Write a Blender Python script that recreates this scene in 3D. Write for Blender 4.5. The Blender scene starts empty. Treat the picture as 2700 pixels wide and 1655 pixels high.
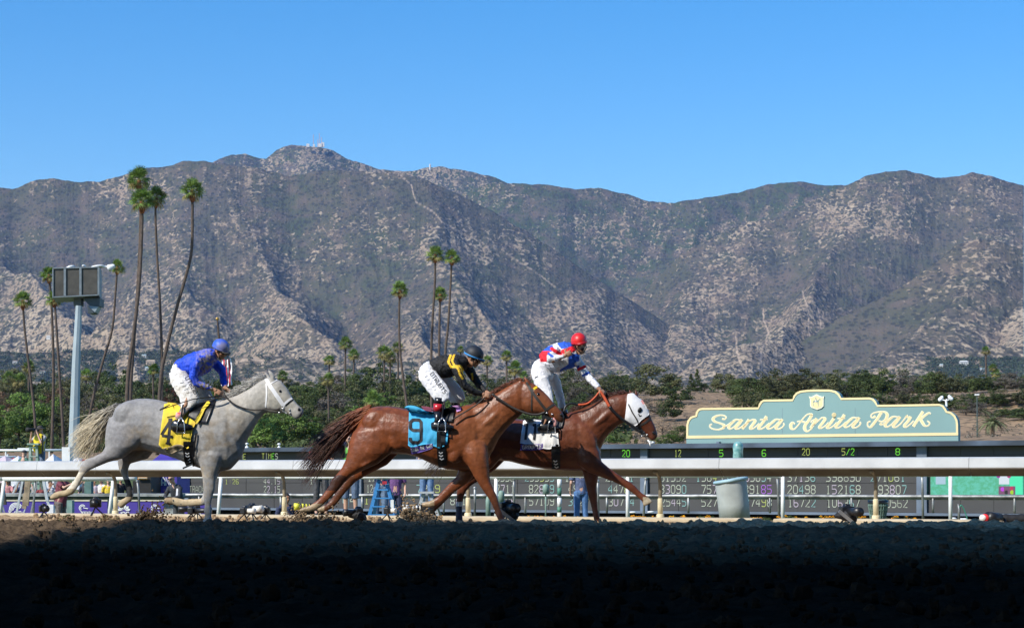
import bpy, math, random
import numpy as np
from mathutils import Vector, Matrix
from mathutils.bvhtree import BVHTree
random.seed(7); RNG = np.random.default_rng(7)
sc = bpy.context.scene
COL = sc.collection
# ------------------------------------------------------------ camera, light, exposure
F, HZ, CX, EYE = 4988.0, 1268.0, 1350.0, 0.6      # photo: focal length in px, horizon row, centre column, eye height
cam = bpy.data.cameras.new('camera'); camo = bpy.data.objects.new('camera', cam); COL.objects.link(camo)
cam.sensor_width = 36; cam.lens = F / 2700 * 36; cam.shift_y = (HZ - 827.5) / 2700
camo.location = (0, 0, EYE); camo.rotation_euler = (math.radians(90), 0, 0)
cam.clip_start = 0.1; cam.clip_end = 60000
sc.camera = camo
SUN_EL, SUN_AZ = math.radians(41), math.radians(230)   # azimuth clockwise from the view direction (+Y)
world = bpy.data.worlds.new('World'); sc.world = world; world.use_nodes = True
nt = world.node_tree; bg = nt.nodes['Background']
sky = nt.nodes.new('ShaderNodeTexSky'); sky.sky_type = 'NISHITA'; sky.sun_disc = False
sky.sun_elevation = SUN_EL; sky.sun_rotation = SUN_AZ; sky.altitude = 150; sky.air_density = 1.0; sky.dust_density = 0.3; sky.ozone_density = 2.5
hs = nt.nodes.new('ShaderNodeHueSaturation'); hs.inputs['Saturation'].default_value = 1.46; hs.inputs['Hue'].default_value = 0.503   # the camera's vivid rendering of a clear sky
nt.links.new(sky.outputs[0], hs.inputs['Color']); nt.links.new(hs.outputs[0], bg.inputs[0]); bg.inputs[1].default_value = 0.135
sl = bpy.data.lights.new('sun', 'SUN'); sl.energy = 4.1; sl.angle = math.radians(0.55); sl.color = (1.0, 0.95, 0.86)
so = bpy.data.objects.new('sun', sl); COL.objects.link(so)
sdir = Vector((math.sin(SUN_AZ) * math.cos(SUN_EL), math.cos(SUN_AZ) * math.cos(SUN_EL), math.sin(SUN_EL)))
so.rotation_euler = sdir.to_track_quat('Z', 'Y').to_euler(); so.location = (0, 0, 50)
sc.view_settings.view_transform = 'Standard'; sc.view_settings.look = 'None'
sc.view_settings.exposure = 0.45; sc.view_settings.gamma = 1.0; sc.view_settings.use_curve_mapping = False
sc.cycles.max_bounces = 5; sc.cycles.diffuse_bounces = 2; sc.cycles.glossy_bounces = 2; sc.cycles.transmission_bounces = 3
sc.cycles.volume_bounces = 0; sc.cycles.transparent_max_bounces = 6; sc.cycles.caustics_reflective = False; sc.cycles.caustics_refractive = False
sc.cycles.use_denoising = True

# ------------------------------------------------------------ helpers
def at(px, py, D):                                   # the place at distance D seen at pixel (px, py) of the photograph
    return Vector(((px - CX) / F * D, D, EYE + (HZ - py) / F * D))
class PL:                                            # a vertical plane crossing the view axis at D0, turned by th degrees
    def __init__(s, D0, th): s.D0 = D0; s.t = math.radians(th); s.c = math.cos(s.t); s.s = math.sin(s.t)
    def D(s, px): x = (px - CX) / F; return s.D0 * s.c / (s.c + x * s.s)
    def __call__(s, px, py, off=0.0):                # off > 0 lies farther away
        p = at(px, py, s.D(px)); return p + Vector((s.s, s.c, 0)) * off
    def along(s, px): x = (px - CX) / F; return x * s.D0 / (s.c + x * s.s)
    def pt(s, u, z, off=0.0): return Vector((u * s.c + off * s.s, s.D0 - u * s.s + off * s.c, z))

def tag(o, label=None, cat=None, group=None, kind=None):
    if label: o['label'] = label
    if cat: o['category'] = cat
    if group: o['group'] = group
    if kind: o['kind'] = kind
    return o
def empty(name, loc, label, cat, group=None):
    o = bpy.data.objects.new(name, None); COL.objects.link(o); o.location = loc; o.empty_display_size = .2
    return tag(o, label, cat, group)
def link(name, me, mat=None, parent=None, smooth=False):
    if mat is not None:
        for m in (mat if isinstance(mat, (list, tuple)) else [mat]): me.materials.append(m)
    if smooth: me.polygons.foreach_set('use_smooth', [True] * len(me.polygons))
    o = bpy.data.objects.new(name, me); COL.objects.link(o)
    if parent: o.parent = parent
    return o
class MB:                                            # collects geometry given in world space
    def __init__(s): s.v = []; s.f = []; s.m = []; s.mi = 0
    def quad(s, *p):
        n = len(s.v); s.v += [tuple(q) for q in p]; s.f.append(tuple(range(n, n + len(p)))); s.m.append(s.mi)
    def box(s, c, size, rz=0.0, rx=0.0, ry=0.0, M=None):
        M = M or (Matrix.Rotation(rz, 3, 'Z') @ Matrix.Rotation(ry, 3, 'Y') @ Matrix.Rotation(rx, 3, 'X'))
        n = len(s.v); c = Vector(c); h = Vector(size) / 2
        for x in (-1, 1):
            for y in (-1, 1):
                for z in (-1, 1): s.v.append(tuple(c + M @ Vector((x * h.x, y * h.y, z * h.z))))
        for f in ((0,1,3,2),(4,6,7,5),(0,4,5,1),(2,3,7,6),(0,2,6,4),(1,5,7,3)): s.f.append(tuple(n + i for i in f)); s.m.append(s.mi)
    def bar(s, a, b, w, d=None, up=(0, 1, 0)):       # box from a to b
        a = Vector(a); b = Vector(b); z = (b - a); L = z.length
        if L < 1e-6: return
        z /= L; u = Vector(up)
        if abs(z.dot(u)) > .97: u = Vector((1, 0, 0))
        x = u.cross(z).normalized(); y = z.cross(x)
        s.box((a + b) / 2, (w, d or w, L), M=Matrix((x, y, z)).transposed())
    def tube(s, pts, r, seg=8, cap=True, flat=1.0):
        pts = [Vector(p) for p in pts]; rr = r if isinstance(r, (list, tuple)) else [r] * len(pts)
        n0 = len(s.v); ref = Vector((0, 1, 0)); k = len(pts)
        for i, p in enumerate(pts):
            d = (pts[min(i + 1, k - 1)] - pts[max(i - 1, 0)]).normalized()
            if abs(d.dot(ref)) > .95: ref = Vector((1, 0, 0))
            x = ref.cross(d).normalized(); y = d.cross(x)
            for j in range(seg):
                a = 2 * math.pi * j / seg
                s.v.append(tuple(p + x * math.cos(a) * rr[i] + y * math.sin(a) * rr[i] * flat))
        for i in range(k - 1):
            for j in range(seg):
                a = n0 + i * seg + j; b = n0 + i * seg + (j + 1) % seg
                s.f.append((a, b, b + seg, a + seg)); s.m.append(s.mi)
        if cap:
            s.f.append(tuple(n0 + j for j in reversed(range(seg)))); s.m.append(s.mi)
            s.f.append(tuple(n0 + (k - 1) * seg + j for j in range(seg))); s.m.append(s.mi)
    def ball(s, c, r, seg=12, rings=8, M=None):
        c = Vector(c); r = Vector(r if isinstance(r, (list, tuple, Vector)) else (r, r, r)); n0 = len(s.v)
        M = M or Matrix.Identity(3)
        s.v.append(tuple(c + M @ Vector((0, 0, r.z))))
        for i in range(1, rings):
            th = math.pi * i / rings
            for j in range(seg):
                a = 2 * math.pi * j / seg
                s.v.append(tuple(c + M @ Vector((r.x * math.sin(th) * math.cos(a), r.y * math.sin(th) * math.sin(a), r.z * math.cos(th)))))
        s.v.append(tuple(c + M @ Vector((0, 0, -r.z))))
        for j in range(seg):
            s.f.append((n0, n0 + 1 + j, n0 + 1 + (j + 1) % seg)); s.m.append(s.mi)
            e = n0 + 1 + (rings - 2) * seg; s.f.append((e + j, len(s.v) - 1, e + (j + 1) % seg)); s.m.append(s.mi)
        for i in range(rings - 2):
            for j in range(seg):
                a = n0 + 1 + i * seg + j; b = n0 + 1 + i * seg + (j + 1) % seg
                s.f.append((a, a + seg, b + seg, b)); s.m.append(s.mi)
    def lathe(s, c, prof, seg=20, M=None):           # prof: (radius, z)
        c = Vector(c); n0 = len(s.v); M = M or Matrix.Identity(3)
        for r, z in prof:
            for j in range(seg):
                a = 2 * math.pi * j / seg; s.v.append(tuple(c + M @ Vector((r * math.cos(a), r * math.sin(a), z))))
        for i in range(len(prof) - 1):
            for j in range(seg):
                a = n0 + i * seg + j; b = n0 + i * seg + (j + 1) % seg
                s.f.append((a, b, b + seg, a + seg)); s.m.append(s.mi)
    def loft(s, secs, seg=14):                       # secs: (P_top, P_bottom, half width) -> closed loft; width goes along W
        n0 = len(s.v)
        for a, b, w, W in secs:
            c = (a + b) / 2; h = (a - b) / 2
            for j in range(seg):
                t = 2 * math.pi * j / seg
                s.v.append(tuple(c + h * math.cos(t) + W * w * math.sin(t)))
        k = len(secs)
        for i in range(k - 1):
            for j in range(seg):
                a = n0 + i * seg + j; b = n0 + i * seg + (j + 1) % seg
                s.f.append((a, a + seg, b + seg, b)); s.m.append(s.mi)
        s.f.append(tuple(n0 + j for j in range(seg))); s.m.append(s.mi)
        s.f.append(tuple(n0 + (k - 1) * seg + j for j in reversed(range(seg)))); s.m.append(s.mi)
    def mesh(s, name, origin=(0, 0, 0)):
        o = Vector(origin); me = bpy.data.meshes.new(name)
        me.from_pydata([(v[0] - o.x, v[1] - o.y, v[2] - o.z) for v in s.v], [], s.f)
        if s.m and max(s.m) > 0: me.polygons.foreach_set('material_index', s.m)
        me.update(); return me
    def obj(s, name, mat, parent=None, smooth=False):
        org = parent_origin(parent)
        return link(name, s.mesh(name, org), mat, parent, smooth)
def parent_origin(p):
    o = Vector((0, 0, 0))
    while p is not None: o += p.location; p = p.parent
    return o

# ---- materials
MATS = {}
def mat(name, col, rough=.7, var=.12, scale=6.0, metal=0.0, bump=0.0, bscale=30.0, emit=None, spec=.5, col2=None, coat=0.0, detail=4, obj=True):
    if name in MATS: return MATS[name]
    m = bpy.data.materials.new(name); m.use_nodes = True; n = m.node_tree.nodes; l = m.node_tree.links; b = n['Principled BSDF']
    b.inputs['Roughness'].default_value = rough; b.inputs['Metallic'].default_value = metal
    b.inputs['Specular IOR Level'].default_value = spec; b.inputs['Coat Weight'].default_value = coat
    tc = n.new('ShaderNodeTexCoord'); nz = n.new('ShaderNodeTexNoise'); nz.inputs['Scale'].default_value = scale; nz.inputs['Detail'].default_value = detail
    l.new(tc.outputs['Object'], nz.inputs['Vector'])
    mx = n.new('ShaderNodeMix'); mx.data_type = 'RGBA'
    c = list(col) + [1]; c2 = list(col2) + [1] if col2 else [max(0, x * (1 - 2.2 * var)) for x in col] + [1]
    rmp = n.new('ShaderNodeMapRange'); rmp.inputs[1].default_value = .35; rmp.inputs[2].default_value = .65
    l.new(nz.outputs['Fac'], rmp.inputs[0]); l.new(rmp.outputs[0], mx.inputs['Factor'])
    mx.inputs['A'].default_value = c; mx.inputs['B'].default_value = c2; l.new(mx.outputs['Result'], b.inputs['Base Color'])
    if bump:
        nb = n.new('ShaderNodeTexNoise'); nb.inputs['Scale'].default_value = bscale; nb.inputs['Detail'].default_value = 5
        l.new(tc.outputs['Object'], nb.inputs['Vector']); bp = n.new('ShaderNodeBump'); bp.inputs['Strength'].default_value = bump; bp.inputs['Distance'].default_value = .02
        l.new(nb.outputs['Fac'], bp.inputs['Height']); l.new(bp.outputs[0], b.inputs['Normal'])
    if emit: b.inputs['Emission Color'].default_value = list(emit[:3]) + [1]; b.inputs['Emission Strength'].default_value = emit[3]
    MATS[name] = m; return m
def ramp(n, l, fac, stops):
    r = n.new('ShaderNodeValToRGB'); e = r.color_ramp.elements
    while len(e) < len(stops): e.new(.5)
    for i, (p, c) in enumerate(stops): e[i].position = p; e[i].color = (c[0], c[1], c[2], 1) if isinstance(c, (tuple, list)) else (c, c, c, 1)
    l.new(fac, r.inputs[0]); return r.outputs[0]
def mixc(n, l, fac, a, b):
    m = n.new('ShaderNodeMix'); m.data_type = 'RGBA'
    for s_, v in (('Factor', fac), ('A', a), ('B', b)):
        if hasattr(v, 'links') or hasattr(v, 'is_linked'): l.new(v, m.inputs[s_])
        elif isinstance(v, (int, float)): m.inputs[s_].default_value = v
        else: m.inputs[s_].default_value = (v[0], v[1], v[2], 1)
    return m.outputs['Result']
def attr_mat(name, rough=.6, bump=0.0, bscale=40, var=.15, vscale=8, spec=.4, coat=0, sheen=0.0):   # colour from the 'col' attribute
    if name in MATS: return MATS[name]
    m = bpy.data.materials.new(name); m.use_nodes = True; n = m.node_tree.nodes; l = m.node_tree.links; b = n['Principled BSDF']
    at_ = n.new('ShaderNodeAttribute'); at_.attribute_name = 'col'
    tc = n.new('ShaderNodeTexCoord'); nz = n.new('ShaderNodeTexNoise'); nz.inputs['Scale'].default_value = vscale; nz.inputs['Detail'].default_value = 6
    l.new(tc.outputs['Object'], nz.inputs['Vector'])
    mr = n.new('ShaderNodeMapRange'); mr.inputs[1].default_value = .3; mr.inputs[2].default_value = .7; mr.inputs[3].default_value = 1 - var; mr.inputs[4].default_value = 1 + var
    l.new(nz.outputs['Fac'], mr.inputs[0])
    vm = n.new('ShaderNodeVectorMath'); vm.operation = 'SCALE'; l.new(at_.outputs['Color'], vm.inputs[0]); l.new(mr.outputs[0], vm.inputs['Scale'])
    l.new(vm.outputs[0], b.inputs['Base Color']); b.inputs['Roughness'].default_value = rough; b.inputs['Specular IOR Level'].default_value = spec
    b.inputs['Coat Weight'].default_value = coat; b.inputs['Coat Roughness'].default_value = .35; b.inputs['Sheen Weight'].default_value = sheen
    if bump:
        nb = n.new('ShaderNodeTexNoise'); nb.inputs['Scale'].default_value = bscale; nb.inputs['Detail'].default_value = 5
        l.new(tc.outputs['Object'], nb.inputs['Vector']); bp = n.new('ShaderNodeBump'); bp.inputs['Strength'].default_value = bump; bp.inputs['Distance'].default_value = .02
        l.new(nb.outputs['Fac'], bp.inputs['Height']); l.new(bp.outputs[0], b.inputs['Normal'])
    MATS[name] = m; return m
def set_col(me, cols):                               # cols: (nverts, 3)
    a = me.color_attributes.new('col', 'FLOAT_COLOR', 'POINT')
    c = np.ones((len(me.vertices), 4), np.float32); c[:, :3] = cols; a.data.foreach_set('color', c.ravel())
def vnp(me):
    a = np.empty(len(me.vertices) * 3, np.float32); me.vertices.foreach_get('co', a); return a.reshape(-1, 3)

# ---- numpy noise
_P = RNG.permutation(512); _G = RNG.random((512, 512)) * 2 * math.pi
def _grad(ix, iy, fx, fy):
    a = _G[ix % 512, iy % 512]; return np.cos(a) * fx + np.sin(a) * fy
def perlin(x, y):
    x = np.asarray(x, float); y = np.asarray(y, float)
    ix = np.floor(x).astype(int); iy = np.floor(y).astype(int); fx = x - ix; fy = y - iy
    u = fx * fx * fx * (fx * (fx * 6 - 15) + 10); v = fy * fy * fy * (fy * (fy * 6 - 15) + 10)
    a = _grad(ix, iy, fx, fy); b = _grad(ix + 1, iy, fx - 1, fy); c = _grad(ix, iy + 1, fx, fy - 1); d = _grad(ix + 1, iy + 1, fx - 1, fy - 1)
    return ((a * (1 - u) + b * u) * (1 - v) + (c * (1 - u) + d * u) * v) * 1.4
def fbm(x, y, o=4, g=.5):
    s = 0; a = 1
    for i in range(o): s = s + a * perlin(x * 2 ** i + 17.3 * i, y * 2 ** i + 5.1 * i); a *= g
    return s
def ridged(x, y, o=4, g=.55):
    s = 0; a = 1; w = 1
    for i in range(o):
        r = 1 - np.abs(perlin(x * 2 ** i + 31.7 * i, y * 2 ** i + 9.2 * i)) * 1.6; r = np.clip(r, 0, 1) ** 2
        s = s + a * r * w; w = np.clip(r * 1.3, 0, 1); a *= g
    return s
def grid_mesh(name, X, Y, Z):
    r, c = X.shape; me = bpy.data.meshes.new(name); idx = np.arange(r * c).reshape(r, c)
    q = np.stack([idx[:-1, :-1], idx[:-1, 1:], idx[1:, 1:], idx[1:, :-1]], -1).reshape(-1, 4)
    me.vertices.add(r * c); me.vertices.foreach_set('co', np.stack([X, Y, Z], -1).astype(np.float32).ravel())
    me.loops.add(len(q) * 4); me.loops.foreach_set('vertex_index', q.ravel().astype(np.int32))
    me.polygons.add(len(q)); me.polygons.foreach_set('loop_start', np.arange(0, len(q) * 4, 4, dtype=np.int32))
    me.update(calc_edges=True); me.polygons.foreach_set('use_smooth', [True] * len(q)); return me
# ------------------------------------------------------------ terrain
TR = PL(31.25, 20.3)                                 # the line of the inner rail
_gy = [0, 31, 34, 39, 60, 112, 124, 150, 200, 250, 330, 500, 1000, 2000, 3000, 4200, 12000]
_gz = [0, 0, -.12, -.35, -.9, -1.56, -1.5, 1.9, 3.9, 7.0, 15.5, 22, 46, 92, 135, 150, 150]
def ground_d(X, Y):                                  # distance measured across the track
    X = np.asarray(X, float); Y = np.asarray(Y, float)
    k = np.clip((Y - 10) / 60, 0, 1) * np.clip(1 - (Y - 200) / 300, 0, 1)
    return Y + X * .37 * np.where(Y < 140, 1, k)
def gz(X, Y):
    d = ground_d(X, Y); z = np.interp(d, _gy, _gz)
    far = np.clip((d - 160) / 120, 0, 1)
    return z + far * 1.8 * fbm(np.asarray(X, float) / 55, np.asarray(Y, float) / 60, 3) + np.clip((d - 600) / 1500, 0, 1) * 14 * fbm(np.asarray(X, float) / 500 + 7, np.asarray(Y, float) / 500, 3)
# far ground sheet
ys = np.concatenate([np.linspace(-60, 30, 20), np.geomspace(31, 400, 170)[0:], np.geomspace(410, 12500, 110)])
us = np.linspace(-1, 1, 241)
Yg = np.repeat(ys[:, None], 241, 1); hw = np.maximum(70, np.abs(Yg) * .46 + 45); Xg = us[None, :] * hw
Zg = gz(Xg, Yg)
Zg -= np.where(Yg < 33.5 - Xg * .37, .06, 0.0)        # lies under the dirt sheet of the track
me = grid_mesh('ground', Xg, Yg, Zg)
m = bpy.data.materials.new('dry_ground'); m.use_nodes = True; n = m.node_tree.nodes; l = m.node_tree.links; b = n['Principled BSDF']
b.inputs['Roughness'].default_value = .95; b.inputs['Specular IOR Level'].default_value = .15
geo = n.new('ShaderNodeNewGeometry'); sep = n.new('ShaderNodeSeparateXYZ'); l.new(geo.outputs['Position'], sep.inputs[0])
def gnoise(scale, det=5, vec=None, dist=0.0):
    z = n.new('ShaderNodeTexNoise'); z.inputs['Scale'].default_value = scale; z.inputs['Detail'].default_value = det; z.inputs['Distortion'].default_value = dist
    l.new(vec or geo.outputs['Position'], z.inputs['Vector']); return z.outputs['Fac']
c_dry = mixc(n, l, ramp(n, l, gnoise(.09, 6), [(.35, 0), (.65, 1)]), (.35, .235, .135), (.26, .175, .11))
c_dry = mixc(n, l, ramp(n, l, gnoise(1.1, 4), [(.45, 0), (.62, 1)]), c_dry, (.11, .085, .055))
c_grass = mixc(n, l, ramp(n, l, gnoise(.5, 5), [(.3, 0), (.7, 1)]), (.075, .11, .035), (.13, .13, .06))
mr = n.new('ShaderNodeMapRange'); mr.inputs[1].default_value = 165; mr.inputs[2].default_value = 190; l.new(sep.outputs['Y'], mr.inputs[0])
col = mixc(n, l, mr.outputs[0], c_grass, c_dry); l.new(col, b.inputs['Base Color'])
tag(link('ground', me, m), kind='structure')

# the dirt track, fine grained near the camera
rows = np.concatenate([np.geomspace(4.2, 22, 190), np.linspace(22.06, 33.9, 170)]); cols = np.linspace(-420, 3120, 620)
TH = math.tan(math.radians(20.3))
Yt = np.repeat(rows[:, None], len(cols), 1); Yt = Yt / (1 + (cols[None, :] - CX) / F * TH * np.clip((Yt - 6) / 20, 0, 1)) * (1.0)
Xt = (cols[None, :] - CX) / F * Yt
dr = Yt + Xt * TH                                    # distance across the track
lump = ridged(Xt * 1.2 + 3, dr * .85, 4) * .05 + fbm(Xt * 4.2, dr * 4.2, 4) * .03 + np.clip(perlin(Xt * 5, dr * 4.5), .12, 1) * .07 + np.clip(perlin(Xt * 13 + 5, dr * 11), .1, 1) * .022
ru = Xt * 0 + dr
smooth = np.clip((Yt + Xt * .085 - 26.2) / .6, 0, 1) * np.clip((Xt + 3.4) / 1.2, 0, 1)     # harrowed strip next to the rail
pe = Yt + Xt * .085; ht = lump * (1 - .8 * smooth) * (.62 + .38 * np.clip((Yt - 12) / 10, 0, 1)) - .05
print('track', rows.min(), dr.max())
pe = Yt + Xt * .085; pit = np.clip((pe - 25.0) / .4, 0, 1) * np.clip((26.1 - pe) / .4, 0, 1) * (.6 + .6 * np.clip(fbm(Xt * 1.5, Yt * .5, 3) + .3, 0, 1))
ht = np.where((Xt < -2.6) & (pe > 26.3), ht * .45 - .035, ht) + pit * .035
Zt = ht + np.interp(dr, [0, 31, 33.2, 34.2], [0, 0, -.02, -.2])
# windrow of loose dirt
me = grid_mesh('track_dirt', Xt, Yt, Zt)
m = bpy.data.materials.new('track_soil'); m.use_nodes = True; n = m.node_tree.nodes; l = m.node_tree.links; b = n['Principled BSDF']
b.inputs['Roughness'].default_value = 1; b.inputs['Specular IOR Level'].default_value = .0
geo = n.new('ShaderNodeNewGeometry')
c1 = mixc(n, l, ramp(n, l, gnoise(3.0, 6), [(.35, 0), (.65, 1)]), (.46, .33, .20), (.34, .235, .14))
c1 = mixc(n, l, ramp(n, l, gnoise(22.0, 5), [(.42, 0), (.62, 1)]), c1, (.25, .17, .10))
# soil darkens towards the camera in two bands: shade put into the colour
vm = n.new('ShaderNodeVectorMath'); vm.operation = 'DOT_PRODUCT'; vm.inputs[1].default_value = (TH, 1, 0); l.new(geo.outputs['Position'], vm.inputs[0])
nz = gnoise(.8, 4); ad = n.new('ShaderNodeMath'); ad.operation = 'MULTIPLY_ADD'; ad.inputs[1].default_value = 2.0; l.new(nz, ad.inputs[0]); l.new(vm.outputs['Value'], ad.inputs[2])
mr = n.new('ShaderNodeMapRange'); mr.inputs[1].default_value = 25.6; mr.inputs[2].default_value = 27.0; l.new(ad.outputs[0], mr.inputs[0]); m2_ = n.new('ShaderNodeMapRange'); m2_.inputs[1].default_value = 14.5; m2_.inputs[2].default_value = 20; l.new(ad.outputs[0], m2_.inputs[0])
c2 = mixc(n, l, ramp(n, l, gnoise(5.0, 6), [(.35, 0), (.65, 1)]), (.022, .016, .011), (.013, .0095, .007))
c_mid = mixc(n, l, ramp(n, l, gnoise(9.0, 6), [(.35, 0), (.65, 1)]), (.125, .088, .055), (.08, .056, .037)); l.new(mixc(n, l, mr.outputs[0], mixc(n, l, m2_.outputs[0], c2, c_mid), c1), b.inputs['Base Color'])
bp = n.new('ShaderNodeBump'); bp.inputs['Strength'].default_value = .8; bp.inputs['Distance'].default_value = .03; l.new(gnoise(25, 6), bp.inputs['Height']); l.new(bp.outputs[0], b.inputs['Normal'])
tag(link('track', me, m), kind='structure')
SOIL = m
# clods of dirt
def clods(name, spots, mat_, kind='stuff', label=None):
    vs = []; fs = []
    base = MB(); base.ball((0, 0, 0), 1, 7, 5); bv = np.array(base.v); nb = len(bv)
    for i, (x, y, z, r) in enumerate(spots):
        jit = 1 + RNG.uniform(-.35, .35, (nb, 1)); s = RNG.uniform(.6, 1.1, 3) * r
        a = RNG.uniform(0, 6.28); R = np.array([[math.cos(a), -math.sin(a), 0], [math.sin(a), math.cos(a), 0], [0, 0, 1]])
        v = (bv * jit * s) @ R.T + np.array([x, y, z]); k = i * nb; vs += v.tolist(); fs += [tuple(q + k for q in f) for f in base.f]
    me = bpy.data.meshes.new(name); me.from_pydata(vs, [], fs); me.update()
    o = link(name, me, mat_); tag(o, label, None, None, kind); return o
sp = []
for i in range(4200):
    t = random.random(); d = 6 + 21.2 * t ** .6; px = random.uniform(-50, 2750); x = (px - CX) / F * d; y = d - x * TH * .9
    r = random.choice([.012, .018, .025, .035, .05]) * random.uniform(.7, 1.2)
    sp.append((x, y, -.015 + .3 * r, r))
for i in range(700):                                  # loose clumps on the crest by the horses
    px = random.uniform(-60, 2760); d = random.gauss(25.6, .3); x = (px - CX) / F * d; y = d - x * .085
    sp.append((x, y, .0 + random.uniform(0, .02), random.uniform(.02, .06)))
for i in range(350):
    px = random.uniform(-40, 1000); d = random.uniform(20, 30); x = (px - CX) / F * d; y = d - x * TH; sp.append((x, y, 0.0, random.uniform(.02, .06)))
clods('dirt', sp, SOIL, 'stuff')

# ------------------------------------------------------------ mountains

def erode(nx, ny, dx, steps, seed, cap=.55, ud=22.0, kd=.62, m=.42):
    # a mountain flank worn down by running water: valleys branch, spurs stay sharp (u wraps round, row ny-1 is the foot)
    rg = np.random.default_rng(seed); gx, gy = np.meshgrid(np.arange(nx), np.arange(ny)); hh = (ny - 1 - gy) * dx * .18 + rg.random((ny, nx)) * 30 + 120 * fbm(gx / 34 + seed, gy / 34, 3) * (1 - gy / ny)
    hh[-1] = 0; idx = np.arange(nx * ny).reshape(ny, nx); offs = [(-1, -1), (-1, 0), (-1, 1), (0, -1), (0, 1), (1, -1), (1, 0), (1, 1)]
    for it in range(steps):
        hh[:-1] += ud; best = np.full((ny, nx), np.inf); rec = idx.copy(); dist = np.full((ny, nx), dx)
        bs = np.zeros((ny, nx))
        for oy, ox in offs:
            nb = np.roll(hh, -ox, 1); ni = np.roll(idx, -ox, 1); q = np.full((ny, nx), np.inf); qi = idx.copy()
            if oy == -1: q[1:] = nb[:-1]; qi[1:] = ni[:-1]
            elif oy == 1: q[:-1] = nb[1:]; qi[:-1] = ni[1:]
            else: q = nb; qi = ni
            dd = dx * math.hypot(ox, oy); sl = (hh - q) / dd; ok = sl > bs; bs[ok] = sl[ok]; rec[ok] = qi[ok]; dist[ok] = dd
        rec[-1] = idx[-1]; H = hh.ravel(); order = np.argsort(H); R = rec.ravel().tolist(); ol = order.tolist(); A = [dx * dx] * (nx * ny)
        for i in reversed(ol):
            r = R[i]
            if r != i: A[r] += A[i]
        kf = (kd * np.array(A) ** m / dist.ravel()).tolist(); capd = (cap * dist.ravel()).tolist(); h = H.tolist()
        for i in ol:
            r = R[i]
            if r != i:
                v = (h[i] + kf[i] * h[r]) / (1 + kf[i]); c = h[r] + capd[i]; h[i] = v if v < c else c
        hh = np.array(h).reshape(ny, nx)
    return hh, np.array(A).reshape(ny, nx)
EN, EM = 560, 230
EH, EA = erode(EN, EM, 14.0, 34, 11)
for _ in range(3): EH = (EH * 4 + np.roll(EH, 1, 1) + np.roll(EH, -1, 1) + np.vstack([EH[:1], EH[:-1]]) + np.vstack([EH[1:], EH[-1:]])) / 8
EL = np.log(EA); EL = (EL - EL.min()) / (EL.max() - EL.min())
def samp(Ar, u, t):                                  # bilinear sample, u in cells (wraps), t 0..1 from top to foot
    v = np.clip(t, 0, 1) * (EM - 1.001); i0 = np.floor(u).astype(int); j0 = np.floor(v).astype(int); fu = u - i0; fv = v - j0; a = i0 % EN; b = (i0 + 1) % EN
    return (Ar[j0, a] * (1 - fu) + Ar[j0, b] * fu) * (1 - fv) + (Ar[j0 + 1, a] * (1 - fu) + Ar[j0 + 1, b] * fu) * fv
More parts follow.
